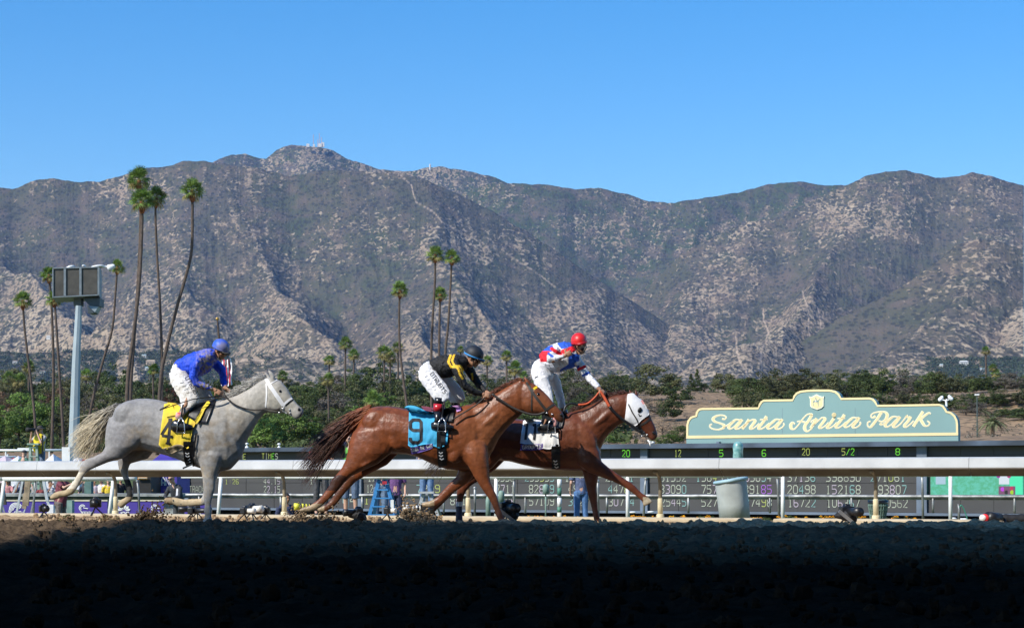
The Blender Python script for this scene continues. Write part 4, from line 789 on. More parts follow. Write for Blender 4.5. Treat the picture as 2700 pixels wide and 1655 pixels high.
# bushes on the bare slope
for px, yy, w, D in ((1560, 1105, 70, 250), (1700, 1125, 60, 236), (2560, 1075, 60, 262), (2640, 1100, 60, 255), (1680, 1095, 60, 262), (1735, 1070, 60, 275)): tree(px, yy, w, 'grey', D)
TREES = [o for o in COL.objects if o.get('category') in ('tree', 'bush')]; by = {}
for o in TREES: by.setdefault(o['label'], []).append(o)
for lab, os_ in by.items():                           # tell neighbours of one description apart
    if len(os_) < 2: continue
    os_.sort(key=lambda o: o.location.x / o.location.y)
    nm = {2: ['left one', 'right one'], 3: ['left one', 'middle one', 'right one'], 4: ['first from left', 'second from left', 'third from left', 'rightmost']}.get(len(os_)) or ['number %s from left' % w for w in ('one', 'two', 'three', 'four', 'five', 'six', 'seven', 'eight', 'nine', 'ten')]
    for o, q in zip(os_, nm): o['label'] = '%s, %s' % (lab, q)
# undergrowth between the trees and grass tufts on the slope: nobody could count it
def undergrowth(name, spots, matl, label):
    N = 26; cen = []; nn = []; sz = []
    for x, y, z, r in spots:
        d = RNG.normal(size=(N, 3)); d /= np.linalg.norm(d, axis=1)[:, None]; d[:, 2] = np.abs(d[:, 2]); cen.append(np.array([x, y, z]) + d * r * RNG.uniform(.6, 1, (N, 1))); nn.append(d + RNG.normal(size=d.shape) * .4); sz.append(np.full(N, r * .26))
    cen = np.concatenate(cen); nn = np.concatenate(nn); nn /= np.linalg.norm(nn, axis=1)[:, None]
    o = link(name, quads_mesh(name, cen, nn, np.concatenate(sz)), matl); tag(o, kind='stuff')
sp = []
for i in range(2600):
    px = random.uniform(-60, 1660); D = random.uniform(214, 345); X = (px - CX) / F * D; r = random.uniform(.5, 1.4); sp.append((X, D, float(gz(X, D)), r))
undergrowth('undergrowth', sp, LV['dark'], '')
sp = []
for i in range(900):
    px = random.uniform(1500, 2760); D = random.uniform(205, 360); X = (px - CX) / F * D; r = random.uniform(.12, .5); sp.append((X, D, float(gz(X, D)), r))
undergrowth('undergrowth', sp, LV['grey'], '')
# trees of the town on the lower slopes, too far to tell apart
sp = []
for i in range(2600):
    px = random.choice([random.uniform(-60, 1000), random.uniform(-60, 700), random.uniform(2300, 2760), random.uniform(-60, 2760)]); D = random.uniform(430, 2600)
    X = (px - CX) / F * D; sp.append((X, D, float(gz(X, D)) - 1, random.uniform(2.2, 5.5)))
undergrowth('treeline', sp, LV['dark'], '')
FH = bpy.data.objects['foothills']; _v = vnp(FH.data); FB = BVHTree.FromPolygons([tuple(v) for v in _v], [tuple(p.vertices) for p in FH.data.polygons])
def on_hill(px, py):                                 # the foothill point behind a pixel
    d = at(px, py, 1.0) - Vector((0, 0, EYE)); h = FB.ray_cast(Vector((0, 0, EYE)), d.normalized()); return h[0]
sp = []
for i in range(3300):
    px = random.choice([random.uniform(-40, 620), random.uniform(-40, 2740), random.uniform(2440, 2740)]); py = random.uniform(925, 1010) if px < 2300 else random.uniform(945, 1030)
    h = on_hill(px, py)
    if h: sp.append((h.x, h.y, h.z, random.uniform(3.0, 8)))
LV['far'] = leaf_mat('leaves_far', (.05, .075, .04), (.075, .095, .05)); undergrowth('treeline', sp, LV['far'], '')
# houses on the foothill
M_HW = mat('house_white', (.75, .73, .68), .8); M_HT = mat('house_tan', (.55, .42, .28), .8); M_HR = mat('roof_brown', (.28, .2, .15), .9); M_HB = mat('roof_pale_blue', (.5, .66, .7), .6); M_HWIN = mat('house_window', (.06, .07, .09), .2)
for px, py, wpx, wallm, roofm, lb in ((380, 942, 12, M_HW, M_HB, 'white hillside house high between the two tallest palms'), (398, 962, 24, M_HT, M_HT, 'wide tan hillside house right of the tallest palms'), (128, 892, 10, M_HW, M_HW, 'small white house alone on the slope left of the speaker mast'), (112, 985, 14, M_HW, M_HR, 'white house with brown roof among trees left of the mast'), (308, 990, 12, M_HW, M_HR, 'small white house under the tan cutting'), (390, 976, 14, M_HW, M_HB, 'white house just below the wide tan one'), (182, 988, 10, M_HT, M_HR, 'small tan house behind the speaker mast'),
        (2482, 966, 9, M_HW, M_HB, 'tiny white house at the left of the right hand hillside row'), (2541, 963, 22, M_HW, M_HW, 'long low white house on the hillside below the single palm'), (2362, 1013, 20, M_HB, M_HT, 'pale blue house with tan roof between oaks above the sign'), (2628, 988, 22, M_HT, M_HR, 'tan house right of the yellow palms'), (2662, 1016, 18, M_HW, M_HR, 'white house low at the right edge of the hillside'), (2506, 1014, 8, M_HW, M_HW, 'white shed above the sign right end'), (2590, 978, 12, M_HW, M_HB, 'white house with pale roof behind the upper right palm'),
        (40, 958, 12, M_HW, M_HR, 'white house at the far left of the hillside'), (232, 960, 12, M_HT, M_HR, 'tan house with brown roof between mast and palms')):
    h = on_hill(px, py) or at(px, py, 3300)
    D = h.y; s = wpx / F * D; hh = s * .28 + 2.2; t = empty('hillside_house', h, lb, 'house', 'houses on the foothill')
    g = MB(); g.box(h + Vector((0, 0, hh / 2 - 1)), (s, s * .6, hh + 2)); g.obj('wall', wallm, t)
    g = MB(); a = s * .55; b = s * .36; z = h.z + hh; R_ = [Vector((h.x - a, h.y - b, z)), Vector((h.x + a, h.y - b, z)), Vector((h.x + a, h.y + b, z)), Vector((h.x - a, h.y + b, z)), Vector((h.x - a * .7, h.y, z + s * .16)), Vector((h.x + a * .7, h.y, z + s * .16))]
    g.quad(R_[0], R_[1], R_[5], R_[4]); g.quad(R_[2], R_[3], R_[4], R_[5]); g.quad(R_[1], R_[2], R_[5]); g.quad(R_[3], R_[0], R_[4]); g.quad(R_[3], R_[2], R_[1], R_[0]); g.obj('roof', roofm, t)
    for k in (-.28, .05, .3):
        g = MB(); g.box(Vector((h.x + k * s, h.y - s * .305, h.z + hh * .45)), (s * .11, .1, hh * .38)); g.obj('window', M_HWIN, t)
# antennas and buildings on the summits
pk = at(845, 386, 9560); t = empty('summit_station', pk, 'white buildings and thin antenna masts on the highest summit', 'station')
for px, w_, h_ in ((812, 8, 4), (828, 5, 3), (845, 12, 5), (852, 6, 8)):
    g = MB(); c = at(px, 386 - h_ / 2, 9560); g.box(c, (w_ / F * 9560, 12, h_ / F * 9560 + 8)); g.obj('building', M_HW, t)
for px, y0, y1 in ((826, 355, 386), (842, 352, 386), (848, 362, 386), (838, 368, 386)):
    g = MB(); g.tube([at(px, y1 + 3, 9560), at(px, y0, 9560)], 1.5, 5); g.obj('antenna', mat('antenna_red_white', (.6, .4, .4), .6), t)
t = empty('observatory', at(1134, 441, 9560), 'tiny white tower on the second summit', 'tower'); g = MB(); g.lathe(at(1134, 443, 9560), [(4.5, -10), (4.5, 14), (3, 19), (0, 21)], 10); g.obj('tower', M_HW, t)

# ------------------------------------------------------------ palms
M_FR = [leaf_mat('palm_leaf', (.12, .20, .035), (.19, .27, .07), .3), leaf_mat('palm_leaf_old', (.22, .20, .06), (.28, .24, .09), .3)]
M_PT = mat('palm_trunk', (.115, .085, .065), .95, .2, 2.5, bump=.6, bscale=14, col2=(.065, .05, .04)); M_BOOT = mat('palm_boots', (.30, .12, .045), .9, .3, 4, bump=.6, bscale=16)
def fan_frond(name, droop):
    g = MB(); L = 1.0; g.tube([(0, 0, 0), (.5, 0, .06), (.95, 0, .04 - droop * .1)], [.02, .014, .01], 4, False)
    k = 15; c = Vector((.92, 0, .04 - droop * .1)); hub = []
    for i in range(k):
        a = math.radians(-118 + 236 * i / (k - 1)); ll = .95 * (1 - .25 * abs(a) / 2.1) * random.uniform(.9, 1.08)
        d = Vector((math.cos(a), math.sin(a), .0)); w = .075; s = Vector((-math.sin(a), math.cos(a), 0)) * w
        m1 = c + d * ll * .55 + Vector((0, 0, .05 * (1 if i % 2 else -1) - droop * .10)); tip = c + d * ll + Vector((0, 0, -.16 - droop * .45 + random.uniform(-.05, .05)))
        g.quad(c, m1 - s, m1 + s); g.quad(m1 - s, tip, m1 + s)
    return g.mesh(name)
FRM = []
for dr in (0, .4, .9):
    for mm in M_FR: me = fan_frond('frond', dr); me.materials.append(mm); FRM.append(me)
def feather_frond(name):
    g = MB(); pts = [Vector((x, 0, .5 * x - .42 * x * x)) for x in (0, .4, .8, 1.2, 1.6, 2.0)]; g.tube(pts, [.03, .025, .02, .015, .01, .005], 4, False)
    for i in range(34):
        x = .25 + i * .052; z = .5 * x - .42 * x * x; ll = .42 * (1 - abs(i - 15) / 30)
        for s in (-1, 1): g.quad((x, 0, z), (x + .03, s * ll * .5, z + .02), (x + .16, s * ll, z - .12), (x + .05, s * ll * .5, z - .02))
    return g.mesh(name)
FEA = feather_frond('frond'); FEA.materials.append(leaf_mat('date_palm_leaf', (.10, .125, .05), (.15, .16, .08), .2))
def rotz(el, az, tw): return Matrix.Rotation(az, 4, 'Z') @ Matrix.Rotation(-el, 4, 'Y') @ Matrix.Rotation(tw, 4, 'X')
def joined_crown(name, n, old=.2):
    vs = []; fs = []; ms = []
    for i in range(n):
        el = math.radians(80 - 118 * (i / n) ** .9 + random.uniform(-9, 9)); az = i * 2.399; src = FRM[(0 if el > .5 else (2 if el > -.1 else 4))]; M_ = rotz(el, az, random.uniform(-.5, .5)) @ Matrix.Scale(random.uniform(.8, 1.1), 4)
        b0 = len(vs); vs += [tuple(M_ @ v.co) for v in src.vertices]; fs += [tuple(b0 + q for q in p.vertices) for p in src.polygons]; ms += [1 if i > n * (1 - old) else 0] * len(src.polygons)
    me = bpy.data.meshes.new(name); me.from_pydata(vs, [], fs); me.materials.append(M_FR[0]); me.materials.append(M_FR[1]); me.polygons.foreach_set('material_index', ms); me.update(); return me
JC = [joined_crown('crown', 34), joined_crown('crown', 30, .35), joined_crown('crown', 26, .5)]
def palm(path, cy, rpx, D, lb, big=True, tw=9, group='fan palms', boot=True):
    px0, py0 = path[0]; base = at(path[-1][0], path[-1][1], D); z0 = float(gz(base.x, D)); t = empty('fan_palm', (base.x, D, z0), lb, 'palm', group)
    pts = [at(x, y, D) for x, y in path]; pts[-1].z = z0 - .2 if pts[-1].z > z0 else pts[-1].z
    pts = [Vector(p) for p in cat_rom([tuple(p) for p in pts], 5)]
    k = len(pts); w0 = tw / F * D / 2; g = MB(); g.tube(pts, [w0 * (.72 + .4 * i / k + (.06 if i % 2 else 0)) for i in range(k)], 9); g.obj('trunk', M_PT, t, True)
    top = pts[0]; s = rpx / F * D / 1.72
    if boot: g = MB(); g.tube([top + Vector((0, 0, -1.25 * s)), top + Vector((0, 0, -.95 * s)), top + Vector((0, 0, -.5 * s)), top + Vector((0, 0, .1 * s)), top + Vector((0, 0, .35 * s))], [w0 * .8, w0 * 1.5, w0 * 1.75, w0 * 1.25, w0 * .5], 10); g.obj('boots', M_BOOT, t, True)
    if big:
        n = 34
        for i in range(n):
            el = math.radians(82 - 112 * (i / n) ** .9 + random.uniform(-9, 9)); az = i * 2.399 + random.uniform(-.2, .2)
            me = FRM[(0 if el > .5 else (2 if el > -.1 else 4)) + (1 if i > n * .86 else 0)]; o = bpy.data.objects.new('frond', me); COL.objects.link(o); o.parent = t
            o.matrix_local = Matrix.Translation(top - t.location + Vector((0, 0, .1 * s))) @ rotz(el, az, random.uniform(-.6, .6)) @ Matrix.Scale(s * random.uniform(.82, 1.1), 4)
    else:
        o = bpy.data.objects.new('crown', random.choice(JC)); COL.objects.link(o); o.parent = t; o.location = top - t.location + Vector((0, 0, .1 * s)); o.scale = (s,) * 3; o.rotation_euler = (0, 0, random.uniform(0, 6.28))
def dp(l): return [(x * 1.0962, y * 1.0962) for x, y in l]
PG = 'tall thin fan palms'
palm(dp([(334, 436), (338, 520), (334, 640), (325, 780), (316, 900), (314, 965), (313, 1075)]), 0, 40, 205, 'tallest fan palm of the left cluster, crown against the sky', tw=9, group=PG)
palm(dp([(342, 488), (341, 560), (335, 680), (322, 800), (307, 920), (305, 1075)]), 0, 40, 200, 'fan palm with crown directly beneath the tallest one, trunk beside it', tw=10, group=PG)
palm(dp([(376, 478), (374, 520), (378, 620), (384, 720), (389, 850), (390, 1075)]), 0, 34, 207, 'slim straight fan palm third from the left in the tall cluster', tw=7, group=PG)
palm(dp([(463, 462), (463, 500), (461, 600), (448, 660), (425, 740), (400, 840), (386, 920), (378, 1075)]), 0, 38, 203, 'fan palm with strongly bent trunk at the right of the tall cluster', tw=9, group=PG)
palm(dp([(282, 645), (278, 700), (270, 790), (250, 860), (228, 940), (212, 1020), (205, 1080)]), 0, 24, 208, 'leaning fan palm with small crown touching the floodlight of the mast', tw=7, group=PG)
palm(dp([(55, 726), (58, 780), (66, 850), (76, 930), (84, 1010), (88, 1080)]), 0, 30, 206, 'fan palm nearest the left edge, above the photographer on the ladder', tw=7, group=PG)
palm(dp([(118, 664), (124, 740), (128, 850), (128, 960), (124, 1080)]), 0, 27, 210, 'fan palm half hidden by the speaker cabinets, upper of the two', tw=7.5, group=PG)
palm(dp([(131, 722), (136, 790), (143, 900), (150, 1010), (154, 1080)]), 0, 27, 205, 'lower fan palm beneath the speaker cabinets with leaning trunk', tw=7.5, group=PG)
palm(dp([(1047, 615), (1046, 680), (1040, 780), (1037, 880), (1040, 1075)]), 0, 28, 208, 'tallest fan palm of the central group', tw=7, group=PG)
palm(dp([(1087, 622), (1083, 700), (1078, 780), (1070, 870), (1066, 1075)]), 0, 25, 206, 'fan palm right of the tallest in the central group', tw=7, group=PG)
palm(dp([(1059, 710), (1057, 780), (1056, 860), (1052, 1075)]), 0, 24, 210, 'shorter fan palm in front of the central pair', tw=7, group=PG)
palm(dp([(962, 700), (960, 760), (962, 840), (970, 910), (980, 990), (984, 1075)]), 0, 28, 204, 'lone fan palm left of the central group, above the horse nine saddle cloth', tw=7, group=PG)
SP = [(792, 868, 14, 'small fan palm above the front of the grey horse muzzle'), (831, 828, 18, 'small fan palm, taller of the pair right of the grey horse head'), (851, 855, 15, 'small fan palm just right of and below the taller one'), (925, 852, 22, 'bushy small palm left of the lone tall palm'), (957, 838, 16, 'small palm directly behind the lone tall palm trunk'), (938, 862, 18, 'small palm filling in beside the bushy one'), (1172, 870, 15, 'small palm above the black rider arm'), (1218, 858, 15, 'small palm left of the red capped rider'), (1238, 888, 20, 'dense palm low beside the red capped rider back'),
      (1108, 842, 9, 'tiny palm behind the black helmet'), (70, 885, 18, 'small palm left of the leftmost tall trunk top'), (22, 912, 19, 'small palm at the left edge of the tree belt'), (48, 918, 19, 'small palm second from the left edge'), (208, 905, 17, 'small palm right of the mast above the trees'), (790, 915, 17, 'palm with bare trunk right of the grey horse nose'), (898, 962, 24, 'bushy low palm above the horse nine rump'), (955, 945, 14, 'small golden palm beside the leaning trunk'), (680, 905, 14, 'small palm right behind the grey horse ears'),
      (370, 890, 15, 'small palm between the tall cluster trunks'), (2371, 845, 11, 'single dark golden palm high at the right'), (2388, 885, 10, 'small yellow palm under the single one at right'), (2395, 900, 12, 'bushy yellow palm lowest of the right hand trio'), (2240, 905, 10, 'tiny palm in the oaks above the sign'), (1260, 905, 12, 'small palm at the red capped rider knee')]
for px, py, r, lb in SP:
    X = px * 1.0962; D = {790: 233, 898: 236, 370: 240}.get(px, random.uniform(300, 345)); b = 1175
    if px > 2300: D = 420
    palm([(X, py * 1.0962), (X + random.uniform(-2, 2), py * 1.0962 + 40), (X + random.uniform(-4, 4), b)], 0, r * 1.15 + 2, D, lb, False, 5.5, 'small distant palms', boot=False)
D = 212; b = at(2617, 1168, D); t = empty('date_palm', (b.x, D, float(gz(b.x, D))), 'single feathery date palm on the bare slope right of the sign', 'palm'); top = at(2617, 1118, D)
g = MB(); g.tube([b + Vector((0, 0, -1.5)), b, top], [.3, .22, .26], 10); g.obj('trunk', mat('date_trunk', (.3, .2, .12), .95, .2, 5), t, True)
for i in range(44):
    o = bpy.data.objects.new('frond', FEA); COL.objects.link(o); o.parent = t; o.matrix_local = Matrix.Translation(top - t.location) @ rotz(math.radians(72 - 95 * (i / 44)), i * 2.399, random.uniform(-.3, .3)) @ Matrix.Scale(random.uniform(.85, 1.05), 4)
# tall lamp pole on the right hand slope
lp = empty('lamp_pole', at(2577, 1168, 215), 'thin dark lamp pole on the slope between sign and date palm', 'pole'); g = MB(); g.tube([at(2577, 1172, 215), at(2576, 1040, 215)], [.09, .06], 6); g.obj('pole', mat('pole_dark', (.08, .11, .10), .6), lp); g = MB(); g.box(at(2576, 1040, 215), (.5, .2, .15)); g.obj('lamp_head', M_WHITE, lp)
# ------------------------------------------------------------ modelling from outlines
class Tr:                                            # outline coordinates -> place in the vertical plane of a horse
    def __init__(s, ox, oy, sc, D0, th): s.ox, s.oy, s.sc = ox, oy, sc; s.P = PL(D0, th); s.N = Vector((s.P.s, s.P.c, 0))
    def __call__(s, x, y, off=0.0): return s.P(s.ox + x / s.sc, s.oy + y / s.sc, off)
    def back(s, v):                                  # (N,3) world -> outline coordinates
        px = v[:, 0] / v[:, 1] * F + CX; py = HZ - (v[:, 2] - EYE) / v[:, 1] * F; return (px - s.ox) * s.sc, (py - s.oy) * s.sc
    def secs(s, L): return [(s(a, b, o), s(c, d, o), w, s.N) for a, b, c, d, w, o in L]
def fuse(g, voxel, smooth=9, name='body', fac=.5):   # voxel union + smoothing -> mesh in world coordinates
    me = g.mesh('tmp'); o = bpy.data.objects.new('tmp', me); COL.objects.link(o)
    m = o.modifiers.new('r', 'REMESH'); m.mode = 'VOXEL'; m.voxel_size = voxel; m.use_smooth_shade = True
    q = o.modifiers.new('s', 'SMOOTH'); q.factor = fac; q.iterations = smooth
    dg = bpy.context.evaluated_depsgraph_get(); dg.update(); r = bpy.data.meshes.new_from_object(o.evaluated_get(dg)); r.name = name
    bpy.data.objects.remove(o); bpy.data.meshes.remove(me); return r
def place(me, name, matl, parent, smooth=True):
    org = parent_origin(parent); me.transform(Matrix.Translation(-org)); return link(name, me, matl, parent, smooth)
def bvh_of(*objs):
    V = []; Fc = []
    for o in objs:
        n = len(V); org = parent_origin(o); V += [tuple(v.co + org) for v in o.data.vertices]; Fc += [tuple(n + i for i in p.vertices) for p in o.data.polygons]
    return BVHTree.FromPolygons(V, Fc)
CAMP = Vector((0, 0, EYE))
def hit(bv, T, x, y, off, fall=-.2):                 # the surface point seen at (x, y), lifted off the surface
    t = T(x, y, 0); d = (t - CAMP).normalized(); h = bv.ray_cast(CAMP, d)
    if h[0] is None: return T(x, y, fall)
    n = h[1]; n = n if n.dot(d) < 0 else -n
    return h[0] + (n * .5 - d * .5).normalized() * off
def drape(bv, T, top, bot, off, nu=14, nv=10, fall=-.2, thick=.006, wave=0.0):
    tp = cat_rom(top, 6) if len(top) > 2 else [np.array(p, float) for p in top]; bt = cat_rom(bot, 6) if len(bot) > 2 else [np.array(p, float) for p in bot]
    def samp(P, t): P = np.array(P); s = np.concatenate([[0], np.cumsum(np.hypot(*np.diff(P, axis=0).T))]); s /= s[-1]; return np.array([np.interp(t, s, P[:, 0]), np.interp(t, s, P[:, 1])])
    g = MB(); pts = []
    for j in range(nv + 1):
        row = []
        for i in range(nu + 1):
            a = samp(tp, i / nu); b = samp(bt, i / nu); p = a + (b - a) * j / nv
            row.append(hit(bv, T, p[0], p[1], off + wave * (1 + math.sin(i * 1.3 + j * .5) * math.cos(i * .6 + 2)) * (j / nv), fall))
        pts.append(row)
    nrm = T.N * thick
    fr = []; 
    for row in pts: fr.append([len(g.v) + k for k in range(len(row))]); g.v += [tuple(p) for p in row]
    bk = []
    for row in pts: bk.append([len(g.v) + k for k in range(len(row))]); g.v += [tuple(p + nrm) for p in row]
    for j in range(nv):
        for i in range(nu):
            g.f.append((fr[j][i], fr[j + 1][i], fr[j + 1][i + 1], fr[j][i + 1])); g.f.append((bk[j][i], bk[j][i + 1], bk[j + 1][i + 1], bk[j + 1][i])); g.m += [0, 0]
    for j in range(nv):
        for i, s in ((0, 1), (nu, -1)): q = (fr[j][i], bk[j][i], bk[j + 1][i], fr[j + 1][i]); g.f.append(q); g.m.append(0)
    for i in range(nu):
        for j in (0, nv): g.f.append((fr[j][i], fr[j][i + 1], bk[j][i + 1], bk[j][i])); g.m.append(0)
    return g
def dense(pts, step):
    o = []
    for a, b in zip(pts[:-1], pts[1:]):
        a = np.array(a, float); b = np.array(b, float); k = max(1, int(np.hypot(*(b - a)) / step)); o += [a + (b - a) * i / k for i in range(k)]
    return o + [np.array(pts[-1], float)]
def strip(bv, T, pts, w, off, g=None, fall=-.2, step=12):      # flat band lying on a surface (w in outline units)
    g = g or MB(); q = dense(pts, step); ww = w if isinstance(w, (list, tuple)) else [w] * len(q)
    L = []; R = []
    for i, p in enumerate(q):
        d = q[min(i + 1, len(q) - 1)] - q[max(i - 1, 0)]; d = d / (np.hypot(*d) + 1e-9); nn = np.array([-d[1], d[0]]) * ww[min(i, len(ww) - 1)] / 2
        C = hit(bv, T, p[0], p[1], off, fall); l_ = hit(bv, T, *(p + nn), off, fall); r_ = hit(bv, T, *(p - nn), off, fall)
        if (l_ - C).length > .08: l_ = C + (T(*(p + nn), 0) - T(*p, 0))
        if (r_ - C).length > .08: r_ = C + (T(*(p - nn), 0) - T(*p, 0))
        L.append((l_, C, r_))
    for a, b in zip(L[:-1], L[1:]):
        g.quad(a[0], b[0], b[1], a[1]); g.quad(a[1], b[1], b[2], a[2])
    return g
def text_on(bv, T, text, x0, y0, x1, y1, hgt, off, wd, parent, matl, name='letter', fall=-.2):   # letters along a line, standing hgt above it
    n = len(text); dx, dy = (x1 - x0) / n, (y1 - y0) / n; ln = math.hypot(dx, dy); ux, uy = dx / ln, dy / ln; vx, vy = uy, -ux; cw = ln * .66
    for i, ch in enumerate(text):
        if ch not in GL: continue
        g = MB(); ox, oy = x0 + dx * (i + .17), y0 + dy * (i + .17)
        for st in GL[ch]:
            p = [(ox + ux * cw * a / 4 + vx * hgt * (6 - b) / 6, oy + uy * cw * a / 4 + vy * hgt * (6 - b) / 6) for a, b in st]; strip(bv, T, p, wd, off, g, fall, 8)
        g.obj(name, matl, parent)
GL = dict(LED)
GL.update({'D': [[(0, 0), (0, 6), (2.5, 6), (4, 4.5), (4, 1.5), (2.5, 0), (0, 0)]], 'U': [[(0, 0), (0, 5), (1, 6), (3, 6), (4, 5), (4, 0)]], 'B': [[(0, 0), (0, 6), (3, 6), (4, 5), (4, 4), (3, 3), (0, 3)], [(0, 0), (3, 0), (4, 1), (4, 2), (3, 3)]], 'Y': [[(0, 0), (2, 3), (4, 0)], [(2, 3), (2, 6)]],
 'G': [[(4, 1), (3, 0), (1, 0), (0, 1), (0, 5), (1, 6), (3, 6), (4, 5), (4, 3.4), (2.4, 3.4)]], 'P': [[(0, 6), (0, 0), (3, 0), (4, 1), (4, 2), (3, 3), (0, 3)]], 'L': [[(0, 0), (0, 6), (4, 6)]], 'N': [[(0, 6), (0, 0), (4, 6), (4, 0)]], 'V': [[(0, 0), (2, 6), (4, 0)]], 'W': [[(0, 0), (1, 6), (2, 2), (3, 6), (4, 0)]], 'F': [[(0, 6), (0, 0), (4, 0)], [(0, 3), (3, 3)]], 'J': [[(4, 0), (4, 5), (3, 6), (1, 6), (0, 5)]], 'Z': [[(0, 0), (4, 0), (0, 6), (4, 6)]], 'X': [[(0, 0), (4, 6)], [(4, 0), (0, 6)]]})
def strands(name, T, roots, flow, n, length, spread, r0, cols, parent, matl, sag=0.0, wig=.02, thick=.08):
    # roots: outline polyline; flow: list of unit-ish outline vectors per root; strands are tapered tubes
    g = MB(); cl = []
    R = cat_rom(roots, 6) if len(roots) > 2 else [np.array(p, float) for p in roots]
    for i in range(n):
        t = random.random(); k = t * (len(R) - 1); a = R[int(k)]; b = R[min(int(k) + 1, len(R) - 1)]; p = a + (b - a) * (k % 1)
        tt = t * (len(flow) - 1); f0 = np.array(flow[int(tt)], float); f1 = np.array(flow[min(int(tt) + 1, len(flow) - 1)], float); f = f0 + (f1 - f0) * (tt % 1)
        L = length * random.uniform(.55, 1.08); an = random.gauss(0, spread); ca, sa_ = math.cos(an), math.sin(an); f = np.array([f[0] * ca - f[1] * sa_, f[0] * sa_ + f[1] * ca])
        o0 = random.gauss(0, thick * .4); o1 = o0 + random.gauss(0, thick); ph = random.uniform(0, 6.28); pts = []
        for j in range(7):
            s = j / 6; q = p + f * L * s + np.array([0, sag * L * s * s]) + np.array([-f[1], f[0]]) * L * wig * math.sin(ph + s * 5); pts.append(T(q[0], q[1], o0 + (o1 - o0) * s))
        n0 = len(g.v); g.tube(pts, [r0 * (1 - .15 * j) * random.uniform(.8, 1.1) + .001 for j in range(7)], 4, False)
        base = np.array(cols[0]); tip = np.array(cols[1]); br = random.uniform(.7, 1.35)
        for j in range(7): c = (base + (tip - base) * min(1, j / 5)) * br; cl += [c] * 4
    me = g.mesh(name, parent_origin(parent)); set_col(me, np.clip(np.array(cl), 0, 1)); return link(name, me, matl, parent, True)

M_COAT = attr_mat('horse_coat', .40, bump=.6, bscale=12, var=.28, vscale=9, spec=.36, coat=.0)
M_COATG = attr_mat('horse_coat_grey', .62, bump=.4, bscale=10, var=.18, vscale=20, spec=.35, coat=0)
M_HAIR = attr_mat('horse_hair', .45, var=.1, spec=.5)
M_BLACK = mat('black_leather', (.012, .012, .013), .35, .1, 8, spec=.5); M_DKLEA = mat('dark_rein', (.035, .028, .024), .6, .1, 20)
M_WHITEC = mat('white_cloth', (.80, .80, .82), .75, .06, 12, bump=.25, bscale=14); M_STRAPW = mat('white_strap', (.78, .78, .80), .5, .05)
M_SILV = mat('steel_bit', (.6, .6, .6), .25, .05, metal=.9); M_EYE = mat('horse_eye', (.01, .007, .005), .08, 0, spec=.8)
M_INK = mat('black_print', (.015, .015, .02), .7, 0)

def horse_body(T, parts, voxel, paint, matl, parent, smooth=9, extra=()):
    g = MB()
    for P in parts: g.loft(T.secs(P), 16)
    for c, r, a in extra: g.ball(T(*c), r, 12, 8, Matrix.Rotation(a, 3, Vector((T.P.s, T.P.c, 0))))
    me = fuse(g, voxel, smooth, 'body'); v = vnp(me); x, y = T.back(v); off = (v @ np.array(T.N)) - np.array([T.P.pt(0, 0)]).ravel() @ np.array(T.N)
    set_col(me, np.clip(paint(x, y, off, v), 0.004, 1)); return place(me, 'body', matl, parent)
def blob(x, y, cx, cy, rx, ry, pw=2): return np.exp(-(((x - cx) / rx) ** 2 + ((y - cy) / ry) ** 2) ** (pw / 2))
def lerp(c, c2, k): k = np.clip(k, 0, 1)[:, None]; return c * (1 - k) + np.array(c2)[None, :] * k
def segd(x, y, ax, ay, bx, by):
    dx, dy = bx - ax, by - ay; t = np.clip(((x - ax) * dx + (y - ay) * dy) / (dx * dx + dy * dy), 0, 1); return np.hypot(x - ax - t * dx, y - ay - t * dy), t

TH_H = 10.0
